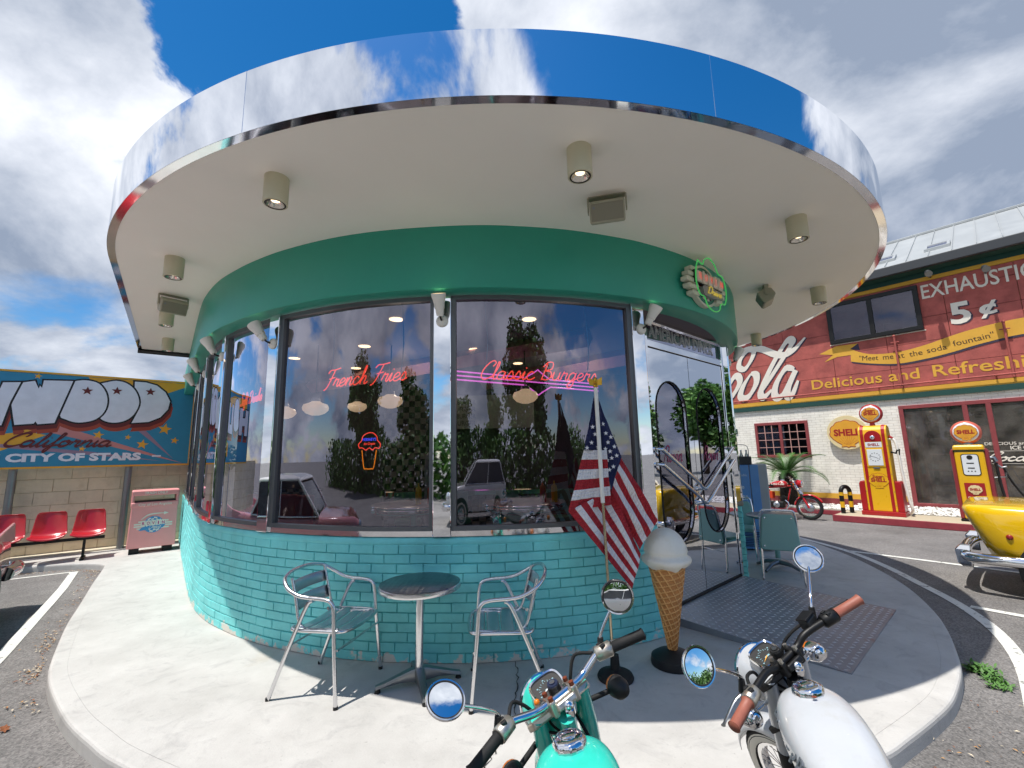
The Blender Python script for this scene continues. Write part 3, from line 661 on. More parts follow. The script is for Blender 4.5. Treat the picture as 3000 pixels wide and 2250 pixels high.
# ============================================================ the old filling station on the far side of the yard
st = thing('filling_station', 'white brick filling station with a red painted advertising wall and grey metal roof', 'building', MR)
def white_brick():
    m, nt, b = new('white_brick'); N = nt.nodes.new; L = nt.links.new; tc = N('ShaderNodeTexCoord')
    sxx = N('ShaderNodeSeparateXYZ'); L(tc.outputs['Object'], sxx.inputs[0]); cv = N('ShaderNodeCombineXYZ'); L(sxx.outputs[0], cv.inputs[0]); L(sxx.outputs[2], cv.inputs[1])
    br = N('ShaderNodeTexBrick'); L(cv.outputs[0], br.inputs['Vector']); br.inputs['Scale'].default_value = 1; br.inputs['Brick Width'].default_value = .22; br.inputs['Row Height'].default_value = .072
    br.inputs['Mortar Size'].default_value = .007; br.inputs['Mortar Smooth'].default_value = .35; br.inputs['Color1'].default_value = lin('f4f1e8'); br.inputs['Color2'].default_value = lin('eeeae0'); br.inputs['Mortar'].default_value = lin('d8d3c8')
    n = N('ShaderNodeTexNoise'); n.inputs['Scale'].default_value = 3; n.inputs['Detail'].default_value = 9; n.inputs['Roughness'].default_value = .7; L(tc.outputs['Object'], n.inputs['Vector'])
    mr = N('ShaderNodeMapRange'); L(n.outputs['Fac'], mr.inputs[0]); mr.inputs[1].default_value = .35; mr.inputs[2].default_value = .65; mr.inputs[3].default_value = .86; mr.inputs[4].default_value = 1.06
    mx = N('ShaderNodeMix'); mx.data_type = 'RGBA'; mx.blend_type = 'MULTIPLY'; mx.inputs[0].default_value = 1; L(br.outputs['Color'], mx.inputs[6]); L(mr.outputs[0], mx.inputs[7]); L(mx.outputs[2], b.inputs['Base Color'])
    bp = N('ShaderNodeBump'); bp.inputs['Strength'].default_value = .6; bp.inputs['Distance'].default_value = .010; bp.invert = True; L(br.outputs['Fac'], bp.inputs['Height']); L(bp.outputs[0], b.inputs['Normal']); setp(b, Roughness=.75)
    return m
white_brick()
mat('mural_red', 'b05a52', .75, 0, var=.34, vscale=2.6, dirt='8a3f3a', dscale=4, damt=.7, bump=.12, bscale=30)
mat('mural_yellow', 'dfaa3c', .7, 0, var=.12, vscale=3, dirt='b8862e', dscale=6, damt=.4)
mat('mural_white', 'e6e0d4', .7, 0, var=.06, vscale=5); mat('mural_green', '17463f', .65, 0, var=.12); mat('mural_shadow', '3a3145', .7, 0)
mat('maroon_frame', '8e3f42', .6, 0, var=.14, vscale=9, dirt='5b2527', dscale=14, damt=.5); mat('joint_rust', 'c98f5a', .8, 0, var=.2)
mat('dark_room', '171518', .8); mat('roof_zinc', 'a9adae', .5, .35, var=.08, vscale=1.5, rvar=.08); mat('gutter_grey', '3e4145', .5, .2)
def P3(mb, name, m, parent=None, **k): return mb.build(name, m, parent or st, **k)
S0, S1 = -8.2, 1.0
wz = MB()
for a, b, c, d in ((S0, -5.79, .02, 2.9), (-5.79, -4.28, .02, 1.36), (-5.79, -4.28, 2.46, 2.9), (-4.28, -2.16, .02, 2.9), (-2.16, .8, 2.68, 2.9), (.8, S1, .02, 2.9), (-2.16, .8, .02, .09)): wz.box(a, b, 0, .25, c, d)
P3(wz, 'wall', MATS['white_brick'])
e = MB(); e.box(S0, S1, .1, .3, 2.9, 6.2); e.box(S0, S0+.2, .25, 6, 0, 6.2); e.box(S1-.2, S1, .25, 6, 0, 6.2); P3(e, 'wall_core', MATS['joint_rust'])
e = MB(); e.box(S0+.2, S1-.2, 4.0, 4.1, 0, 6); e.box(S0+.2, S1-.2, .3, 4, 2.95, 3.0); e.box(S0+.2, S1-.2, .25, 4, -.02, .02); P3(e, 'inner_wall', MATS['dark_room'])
# mural sheets
xs = [-8.2, -7.2, -5.93, -4.68, -3.43, -2.18, -.93, .32, 1.0]; zs = [3.14, 3.67, 4.30, 4.93, 5.56, 5.88]
for i in range(len(xs)-1):
    for jx in range(len(zs)-1):
        x0, x1, z0, z1 = xs[i], xs[i+1], zs[jx], zs[jx+1]
        q = MB(); q.box(x0+.005, x1-.005, random.uniform(-.004, .003), .1, z0+.005, z1-.005); P3(q, 'wall_panel', MATS['mural_red'])
for name, z0, z1, y, m in (('painted_border', 5.885, 5.985, -.01, 'mural_yellow'), ('eaves_board', 5.99, 6.2, -.02, 'mural_green'), ('painted_border', 3.0, 3.135, -.012, 'mural_yellow'), ('string_course', 2.86, 2.995, -.06, 'mural_green')):
    q = MB(); q.box(S0, S1, y, .1, z0, z1); P3(q, name, MATS[m])
for name, z0, z1, y, m in (('painted_base', .20, .34, -.008, 'mural_yellow'), ('painted_base', .0, .195, -.012, 'maroon_frame')):
    for a, b in ((S0, -2.2), (.82, S1)):
        q = MB(); q.box(a, b, y, .05, z0, z1); P3(q, name, MATS[m])
# painted words and scroll
def lettering(fn, m, y=-.008, sh=None):
    q = MB(); fn(q, y, 0, 0); P3(q, 'painted_lettering', MATS[m])
    if sh:
        q = MB(); fn(q, y+.0045, .03, -.025); P3(q, 'lettering_shade', MATS[sh])
COLA = [[(-6.20, 4.69), (-5.86, 4.91), (-5.57, 4.88), (-5.65, 4.59), (-5.89, 4.30), (-6.07, 4.38), (-5.99, 4.65), (-5.68, 4.93), (-5.30, 4.85), (-4.95, 4.62), (-4.68, 4.55), (-4.39, 4.67), (-4.06, 4.98)],
 [(-6.86, 3.27), (-6.58, 3.33), (-6.36, 3.47), (-6.12, 3.82), (-6.12, 4.05), (-6.26, 4.07), (-6.47, 3.81), (-6.80, 3.3)],
 [(-5.72, 4.11), (-5.99, 3.75), (-6.12, 3.44), (-6.04, 3.31), (-5.83, 3.40), (-5.60, 3.75), (-5.57, 4.04), (-5.72, 4.11)],
 [(-5.57, 3.42), (-5.43, 3.54), (-5.10, 3.95), (-4.54, 4.70), (-4.42, 4.92), (-4.51, 4.99), (-4.69, 4.82), (-5.07, 4.26), (-5.42, 3.63), (-5.49, 3.37), (-5.40, 3.29), (-5.15, 3.50)],
 [(-4.46, 4.05), (-4.68, 4.11), (-4.96, 3.75), (-5.08, 3.41), (-5.02, 3.22), (-4.80, 3.37), (-4.42, 4.02), (-4.67, 3.53), (-4.72, 3.25), (-4.60, 3.26), (-4.39, 3.69)]]
def cola(q, y, dx, dz):
    for i, s_ in enumerate(COLA): q.ribbon([(a+dx, b+dz) for a, b in s_], .26 if i else .22, y-i*.0006, pen=.9)
lettering(cola, 'mural_white', -.0105, 'mural_shadow')
lettering(lambda q, y, dx, dz: q.text('EXHAUSTION', -1.33+dx, 5.42+dz, .52, y, w=2.30, bold=.012, depth=.001), 'mural_white')
lettering(lambda q, y, dx, dz: q.text('5', -.88+dx, 4.63+dz, .74, y, w=.37, bold=.03, depth=.001).text('\u00a2', -.37+dx, 4.74+dz, .48, y, w=.31, bold=.03, depth=.001), 'mural_white', -.009, 'mural_shadow')
lettering(lambda q, y, dx, dz: q.text('Delicious and', -4.05, 3.36, .40, y, w=2.42, bold=.012, depth=.001).text('Refreshing', -1.37, 3.36, .42, y, w=2.05, bold=.012, depth=.001), 'mural_yellow')
rt = cr([(-2.99, 4.40), (-2.59, 4.18), (-2.00, 4.12), (-1.44, 4.20), (-.90, 4.34), (-.40, 4.44), (.30, 4.50), (.95, 4.42)], 4); rb = cr([(-3.02, 4.04), (-2.62, 3.92), (-2.04, 3.81), (-1.48, 3.84), (-.96, 3.92), (-.46, 4.03), (.24, 4.12), (.95, 4.03)], 4)
q = MB(); q.sheet([[(p[0], -.007, p[1]) for p in rb], [(p[0], -.007, p[1]) for p in rt]]); P3(q, 'painted_scroll', MATS['mural_yellow'])
q = MB(); q.sheet([[(p[0]+.03, -.0055, p[1]-.05) for p in rb], [(p[0], -.0055, p[1]) for p in rb]]); P3(q, 'scroll_shade', MATS['mural_shadow'])
q = MB(); q.add([(a, -.0062, b) for a, b in [(-3.76, 4.39), (-3.32, 4.55), (-2.80, 4.53), (-2.99, 4.40), (-3.0, 4.23), (-3.33, 4.23), (-3.65, 4.13), (-3.42, 4.31)]], [(0, 7, 3, 2, 1), (7, 6, 5, 4, 3)]); P3(q, 'scroll_tail', MATS['mural_yellow'])
q = MB(); q.add([(-2.80, -.0075, 4.53), (-3.0, -.0075, 4.40), (-2.78, -.0075, 4.33)], [(0, 1, 2)]); P3(q, 'scroll_fold', MATS['mural_shadow'])
for wd, x, z, r, ww in (('"Meet', -2.83, 4.03, -.12, .42), ('me', -2.31, 3.97, -.06, .22), ('at', -2.03, 3.95, 0, .17), ('the', -1.76, 3.95, .05, .26), ('soda', -1.41, 3.98, .1, .38), ('fountain"', -.91, 4.06, .12, .72)):
    q = MB(); q.text(wd, x, z, .2, -.0095, w=ww, depth=.001, rot=r); P3(q, 'painted_lettering', mat('scroll_ink', '4a3420', .7))
# upstairs window
def glazed(x0, x1, z0, z1, fr, y, depth, m, panes, gm, name='window'):
    f = MB(); f.box(x0, x1, y, depth, z0, z0+fr); f.box(x0, x1, y, depth, z1-fr, z1); f.box(x0, x0+fr, y, depth, z0+fr, z1-fr); f.box(x1-fr, x1, y, depth, z0+fr, z1-fr)
    for x in panes: f.box(x-fr/2, x+fr/2, y, depth, z0+fr, z1-fr)
    wn = P3(f, name, m, bevel=.006, seg=1)
    ed = [x0+fr/2]+list(panes)+[x1-fr/2]
    for a, b in zip(ed[:-1], ed[1:]):
        g = MB(); g.box(a+fr/2, b-fr/2, y+.03, y+.036, z0+fr, z1-fr); P3(g, 'pane', gm, wn)
    return wn
glazed(-3.43, -1.39, 4.61, 5.81, .11, -.1, .1, MATS['black_metal'], [-2.42], MATS['station_glass'])
e = MB(); e.box(-3.3, -1.5, .098, .099, 4.7, 5.7); P3(e, 'sky_tint_sheet', mat('sky_tint_blue', '7d97ad', .7, 0, var=.1, vscale=12))  # blue sheet added to stand in for sky reflected in the panes
e = MB(); e.box(-3.46, -1.36, -.012, .0, 4.58, 4.605); P3(e, 'window_ledge', MATS['mural_white'])
# ground floor window and shopfront
wn = glazed(-5.79, -4.28, 1.36, 2.46, .085, -.03, .1, MATS['maroon_frame'], [-5.04], MATS['station_glass'])
mt = mat('muntin_pink', 'c79a92', .6)
for a, b in ((-5.70, -5.08), (-5.0, -4.37)):
    for k in range(1, 3): q = MB(); q.box(a+(b-a)*k/3-.009, a+(b-a)*k/3+.009, -.02, .01, 1.45, 2.37); P3(q, 'glazing_bar', mt, wn)
    for k in range(1, 4): q = MB(); q.box(a, b, -.018, .008, 1.445+.925*k/4-.009, 1.445+.925*k/4+.009); P3(q, 'glazing_bar', mt, wn)
wn = glazed(-2.16, .8, .09, 2.68, .095, -.03, .12, MATS['maroon_frame'], [-.92, -.52], MATS['dusty_sunlit_glass'], 'shopfront')
q = MB(); q.box(-1.84, -1.70, .14, .2, .2, 2.58); P3(q, 'inner_post', MATS['maroon_frame'], wn)
for z in (2.2, 1.8, 1.4, 1.0, .62): q = MB(); q.box(-1.7, -.9, .15, .17, z-.01, z+.01); P3(q, 'glazing_bar', mt, wn)
q = MB(); q.box(-1.27, -1.25, .15, .17, .2, 2.58); P3(q, 'glazing_bar', mt, wn)
q = MB(); q.box(-1.78, -1.2, .6, .62, .2, .95); P3(q, 'dusty_panel', mat('dusty_grey', '6d6a66', .7, 0, var=.2), wn)
lt = MB(); lt.text('DELICIOUS and REFRESHING', -.70, 1.60, .095, -.006, w=1.3, bold=.01, depth=.001).text('ICE COLD', -.30, 1.49, .12, -.006, w=.52, bold=.02, depth=.001).box(-.75, .7, -.007, -.005, 1.455, 1.463).box(-.75, .7, -.007, -.005, 1.165, 1.172)
P3(lt, 'window_lettering', MATS['mural_white'], wn)
lt = MB()
for s_ in script('Coca-Cola', -.72, 1.235, .088, 1.25): lt.ribbon(s_, .042, -.008, pen=.8)
P3(lt, 'window_lettering', MATS['mural_white'], wn)
# roof
GY, GZ = -.42, 6.12; RDp = 3.1; RZ = 8.25
q = MB(); q.box(S0-.2, S1+.2, GY-.08, GY+.04, GZ, GZ+.25); P3(q, 'gutter', MATS['gutter_grey'], bevel=.02)
q = MB(); q.box(S0-.2, S1+.2, GY+.05, .1, GZ-.0, GZ+.03); P3(q, 'eaves_soffit', MATS['mural_green'])
q = MB(); q.box(S0-.2, S1+.2, GY+.042, GY+.048, GZ+.23, GZ+.28); q.add([(S0-.2, GY, GZ+.2), (S1+.2, GY, GZ+.2), (S1+.2, RDp+4, GZ+.2), (S0-.2, RDp+4, GZ+.2)], [(0, 1, 2, 3)]); P3(q, 'roof_deck', MATS['gutter_grey'])
sl_ = (RZ-GZ-.27)/(RDp-GY)
x = S0-.2
while x < S1+.1:
    q = MB(); z0, z1 = GZ+.27, RZ
    q.add([(x, GY, z0), (x+.43, GY, z0), (x+.43, RDp, z1), (x, RDp, z1), (x, GY, z0+.035), (x+.015, GY, z0+.035), (x+.015, RDp, z1+.035), (x, RDp, z1+.035), (x+.015, GY, z0), (x+.015, RDp, z1)], [(0, 1, 2, 3), (0, 3, 7, 4), (4, 7, 6, 5), (5, 6, 9, 8), (0, 4, 5, 8)])
    P3(q, 'roof_sheet', MATS['roof_zinc']); x += .432
q = MB(); q.tube([(S0-.2, RDp, RZ+.02), (S1+.2, RDp, RZ+.02)], .06, 6); P3(q, 'ridge_cap', MATS['roof_zinc'])
for sxk in (-2.25, -1.15):
    y0, y1 = .12, .62; f = lambda y: GZ+.27+sl_*(y-GY)
    q = MB()
    for a, b, c, d in ((sxk, sxk+.5, y0, y0+.06), (sxk, sxk+.5, y1-.06, y1), (sxk, sxk+.06, y0+.06, y1-.06), (sxk+.44, sxk+.5, y0+.06, y1-.06)):
        q.add([(a, c, f(c)), (b, c, f(c)), (b, d, f(d)), (a, d, f(d)), (a, c, f(c)+.08), (b, c, f(c)+.08), (b, d, f(d)+.08), (a, d, f(d)+.08)], [(4, 5, 6, 7), (0, 1, 5, 4), (1, 2, 6, 5), (2, 3, 7, 6), (3, 0, 4, 7)])
    sk = P3(q, 'skylight', MATS['roof_zinc'])
    q = MB(); q.add([(sxk+.06, y0+.06, f(y0)+.07), (sxk+.44, y0+.06, f(y0)+.07), (sxk+.44, y1-.06, f(y1)+.03), (sxk+.06, y1-.06, f(y1)+.03)], [(0, 1, 2, 3)]); P3(q, 'skylight_pane', MATS['station_glass'], sk)
# pipe rail and wall lamps over the painted wall
q = MB(); q.tube([(-6.8, -.1, 3.21), (.6, -.1, 3.23)], .022, 8)
for x in (-4.67, -2.49, -.3): q.tube([(x, -.1, 3.22), (x, .0, 3.22)], .018, 6)
P3(q, 'pipe_rail', MATS['mural_red'], smooth=60)
for x, zt in ((-2.0, 4.55), (-.02, 4.46)):
    q = MB(); q.tube([(x, -.09, 3.15), (x, -.09, zt)], .024, 8); q.ball((x, -.09, zt), .035); q.tube([(x-.09, -.09, zt-.17), (x+.09, -.09, zt-.17)], .014, 6); q.tube([(x, -.09, zt-.17), (x, 0, zt-.17)], .016, 6); P3(q, 'standpipe', MATS['mural_red'], smooth=60)
for x, z in ((-.14, 5.74), (-1.11, 5.95)):
    q = MB(); q.tube([(x, 0, z), (x, -.5, z+.02)], .03, 8); q.cyl((x, -.46, z+.02), (x+.03, -.62, z-.08), .06, .075); P3(q, 'wall_lamp', MATS['steel_grey'], smooth=40)
# ---- round enamel sign with the scallop
def shell_outline(cx, cz, r):
    P = []
    for i in range(7):
        a0 = radians(205-i*33); a1 = radians(205-(i+1)*33)
        for k in range(5):
            a = a0+(a1-a0)*k/5; P.append((cx+r*(.95+.07*sin(pi*k/5))*cos(a), cz+r*.02+r*(.93+.07*sin(pi*k/5))*sin(a)*.9))
    P += [(cx+.88*r, cz-.36*r), (cx+.60*r, cz-.62*r), (cx+.36*r, cz-.78*r), (cx+.40*r, cz-.95*r), (cx+.12*r, cz-.92*r), (cx, cz-1.0*r), (cx-.12*r, cz-.92*r), (cx-.40*r, cz-.95*r), (cx-.36*r, cz-.78*r), (cx-.60*r, cz-.62*r), (cx-.88*r, cz-.36*r)]
    return P
mat('enamel_cream', 'e5d3a2', .4, 0, var=.05); mat('enamel_yellow', 'e3a63a', .35, 0, var=.05); mat('enamel_red', 'a3262a', .35, 0, var=.05); mat('pump_yellow', 'e8b41c', .32, 0, var=.05, rvar=.08, vscale=4, coat=.3); mat('pump_red', 'a81c20', .35, 0, var=.08, coat=.2)
mat('dial_white', 'e4e8ea', .2, 0); mat('pump_maroon', '8a3236', .42, 0, var=.08)
def emblem(parent, cx, cz, r, y, my, mr, word='SHELL', top=None):
    q = MB(); q.prism(shell_outline(cx, cz, r*1.03), y-.001, y+.004); q.build('shell_outline', mr, parent)
    q = MB(); q.prism(shell_outline(cx, cz, r*.985), y-.004, y+.003); q.build('shell_emblem', my, parent)
    q = MB()
    for a in (-60, -42, -26, -12, 0, 12, 26, 42, 60):
        t = radians(a); q.ribbon([(cx+.12*r*sin(t), cz-.80*r), (cx+sin(t)*.62*r, cz-.80*r+.62*r*cos(t))], .018*r+.001, y-.0055, n=0)
    q.text(word, cx, cz-.16*r, .62*r, y-.006, w=1.55*r, bold=.045, depth=.001, align='CENTER')
    if top: q.text(top, cx-.0*r, cz+.33*r, .52*r, y-.006, w=1.2*r, bold=.03, shear=.2, depth=.001, align='CENTER')
    q.build('lettering', mr, parent)
ds = thing('round_sign', 'large round cream wall sign with a yellow scallop shell reading SHELL', 'sign', MRo(-3.32, 15.5-.09, 2.04))
q = MB(); q.lathe([(.0, .06), (.47, .06), (.475, .03), (.47, 0), (.45, -.008), (0, -.008)], 40, Matrix.Rotation(pi/2, 4, 'X')); q.build('disc', MATS['enamel_cream'], ds, smooth=40)
emblem(ds, 0, -.02, .40, -.064+.0, MATS['enamel_yellow'], MATS['enamel_red'])
ss = thing('street_name_plate', 'small dark green street name plate ending in ST on the white wall', 'sign', MRo(-6.6, 15.5-.02, 2.16))
q = MB(); q.box(-.45, .27, -.012, .0, 0, .16); q.build('plate', MATS['mural_green'], ss, bevel=.004)
q = MB(); q.text('T  ST.', -.02, .035, .13, -.0135, w=.27, bold=.01, depth=.001); q.build('lettering', MATS['mural_white'], ss)
# ---- raised islands and pebble bed
mat('kerb_red', '933640', .65, 0, var=.16, vscale=5, dirt='5f2a30', dscale=9, damt=.5, bump=.15)
isl = thing('pump_island', 'long raised concrete pump island with a red painted kerb face', 'island', MRo(0, 12.9, -.1))
q = MB(); q.box(-3.3, 3.2, 0, .03, 0, .148); q.box(-3.3, -3.27, .03, 1.15, 0, .148); q.build('kerb_face', MATS['kerb_red'], isl, bevel=.012)
q = MB(); q.box(-3.27, 3.2, .03, 1.15, 0, .142); q.build('island_top', mat('island_concrete', 'b8ac94', .8, 0, var=.12, bump=.2), isl)
lk = thing('planting_kerb', 'low red kerb behind the red motorcycle, edging the pebble bed', 'kerb', MRo(0, 14.05, -.1))
q = MB(); q.box(-8, -3.31, 0, .12, 0, .12); q.build('kerb_face', MATS['kerb_red'], lk, bevel=.015)
pb = MB(); pb.M = MR; pb.box(S0, S1, -1.44, -.01, -.15, .03); struct(pb.build('pebble_bed', mat('bed_soil', '8d887c', .95, 0, var=.3, vscale=20)))
pebs = MB(MR); rr = random.Random(3)
for i in range(5200):
    x = rr.uniform(-7.5, 3); y = rr.uniform(-1.30, -.06)
    if x > -3.31 and y < -1.42+.02: continue
    r = rr.uniform(.018, .04); a = rr.uniform(0, pi); z = .03+r*.3
    if x > -3.3: z += .05*max(0, (y+1.3))
    c_, s_ = cos(a)*r, sin(a)*r
    pebs.add([(x+c_, y+s_, z), (x-s_*.8, y+c_*.8, z), (x-c_, y-s_, z), (x+s_*.8, y-c_*.8, z), (x, y, z+r*.55), (x, y, z-r*.5)], [(0, 1, 4), (1, 2, 4), (2, 3, 4), (3, 0, 4)])
tag(pebs.build('white_pebbles', mat('pebble_white', 'e4e2dc', .7, 0, var=.15, vscale=30), smooth=80), 'white pebbles covering the bed along the white brick wall', 'pebbles', kind='stuff')
# ---- fuel pumps
def pump_tall():
    t = thing('fuel_pump', 'tall yellow and red fuel pump with a clock dial and round globe reading Super SHELL', 'fuel pump', MRo(-2.42, 13.62, .042))
    B = lambda mb, n, m, p=t, **k: mb.build(n, m, p, **k)
    Y, R_ = MATS['pump_yellow'], MATS['pump_red']
    q = MB(); q.box(-.40, .40, -.25, .25, 0, .1); B(q, 'plinth', R_, bevel=.012)
    for sgn in (-1, 1):
        q = MB(); q.prism([(sgn*.27, .1), (sgn*.39, .1), (sgn*.39, .72), (sgn*.36, .78), (sgn*.27, .78)], -.20, .20); B(q, 'side_skirt', R_, bevel=.015)
    prof = lambda w: [(w, .1), (w, 2.0)]
    # body: side view with a rounded crown
    side = [(-.21, .1), (.21, .1), (.21, 1.88), (.19, 1.98), (.13, 2.05), (.04, 2.085), (-.04, 2.085), (-.13, 2.05), (-.19, 1.98), (-.21, 1.88)]
    q = MB(); n = len(side); vs = [(-.27, a, b) for a, b in side]+[(.27, a, b) for a, b in side]
    q.add(vs, [tuple(range(n)), tuple(range(2*n-1, n-1, -1))]+[(i, n+i, n+(i+1) % n, (i+1) % n) for i in range(n)]); B(q, 'body', Y, bevel=.015)
    for sgn in (-1, 1):
        q = MB(); o = [(a*1.02, b+(.008 if b > 1.9 else 0)) for a, b in side]; w0, w1 = sgn*.17, sgn*.235
        a0, a1 = min(w0, w1), max(w0, w1); vs = [(a0, a, b) for a, b in o]+[(a1, a, b) for a, b in o]
        q.add(vs, [tuple(range(n)), tuple(range(2*n-1, n-1, -1))]+[(i, n+i, n+(i+1) % n, (i+1) % n) for i in range(n)]); B(q, 'red_band', R_, bevel=.006)
    arch = [(-.16, 1.70), (.16, 1.70), (.16, 1.80)]+[(.16*cos(a), 1.80+.16*sin(a)) for a in [pi*i/10 for i in range(1, 10)]]+[(-.16, 1.80)]
    q = MB(); q.prism(arch, -.222, -.20); B(q, 'arch_panel', R_, bevel=.004)
    q = MB(); q.ball((0, -.225, 1.80), .05, .03, .05); B(q, 'lamp', MATS['chrome'], smooth=80)
    q = MB(); q.box(-.155, .155, -.222, -.2, 1.565, 1.69); B(q, 'name_panel', MATS['dial_white'], bevel=.003)
    q = MB(); q.text('SHELL', 0, 1.60, .085, -.224, w=.22, bold=.03, depth=.001, align='CENTER'); B(q, 'lettering', MATS['enamel_red'])
    q = MB(); q.box(-.17, .17, -.226, -.2, 1.115, 1.55); B(q, 'dial_frame', Y, bevel=.008)
    q = MB(); q.box(-.14, .14, -.232, -.2, 1.145, 1.52); dl_ = B(q, 'dial', MATS['dial_white'], bevel=.003)
    q = MB()
    for k in range(12):
        a = pi/6*k; q.box(-.008, .008, -.2345, -.233, .085, .102, Matrix.Translation((0, 0, 1.34)) @ Matrix.Rotation(a, 4, 'Y'))
    q.box(-.003, .003, -.2345, -.233, 0, .07, Matrix.Translation((0, 0, 1.34)) @ Matrix.Rotation(2.1, 4, 'Y')); q.box(-.003, .003, -.2345, -.233, 0, .1, Matrix.Translation((0, 0, 1.34)) @ Matrix.Rotation(-1.3, 4, 'Y')); B(q, 'dial_marks', MATS['black_plastic'], dl_)['kind'] = 'stuff'
    q = MB(); q.box(-.06, .06, -.23, -.2, 1.07, 1.105); B(q, 'maker_plate', MATS['steel_grey'], bevel=.006)
    emblem(t, 0, .80, .185, -.214, MATS['pump_yellow'], MATS['enamel_red'], 'SHELL', 'Super-')
    q = MB()
    for z in (.25, .55, .95, 1.3, 1.6):
        for x in (-.255, .255): q.ball((x, -.212, z), .008, n=6, m=4)
    B(q, 'rivets', MATS['steel_grey']); t.children[-1]['kind'] = 'stuff'
    q = MB(); q.cyl((0, 0, 2.07), (0, 0, 2.16), .06, .045); B(q, 'neck', R_, smooth=40)
    q = MB(); q.lathe([(0, .085), (.17, .085), (.215, .06), (.232, 0), (.215, -.06), (.17, -.085), (0, -.085)], 32, Matrix.Translation((0, 0, 2.37)) @ Matrix.Rotation(pi/2, 4, 'X')); gl = B(q, 'globe', R_, smooth=50)
    q = MB(); q.lathe([(0, .093), (.18, .088), (.19, .08)], 32, Matrix.Translation((0, 0, 2.37)) @ Matrix.Rotation(pi/2, 4, 'X')); B(q, 'globe_face', MATS['dial_white'], gl, smooth=50)
    emblem(t, 0, 2.365, .165, -.098, MATS['enamel_yellow'], MATS['enamel_red'], 'SHELL', 'Super-')
    q = MB(); q.tube(cr([(.27, 0, 1.75), (.36, 0, 1.72), (.40, -.02, 1.45), (.42, -.03, .9), (.47, -.04, .35), (.50, -.02, .15), (.44, .05, .06)], 5), .028, 8); B(q, 'hose', MATS['white_plastic'], smooth=60)
    q = MB(); q.tube([(.27, -.03, 1.45), (.36, -.03, 1.42), (.40, -.03, 1.5)], .022, 8); q.tube([(.40, -.03, 1.30), (.43, -.03, 1.52)], .018, 8); B(q, 'nozzle', MATS['black_metal'], smooth=60)
    q = MB(); q.tube([(.27, 0, 1.82), (.33, 0, 1.76)], .03, 8); B(q, 'hose_socket', R_, smooth=60)
pump_tall()
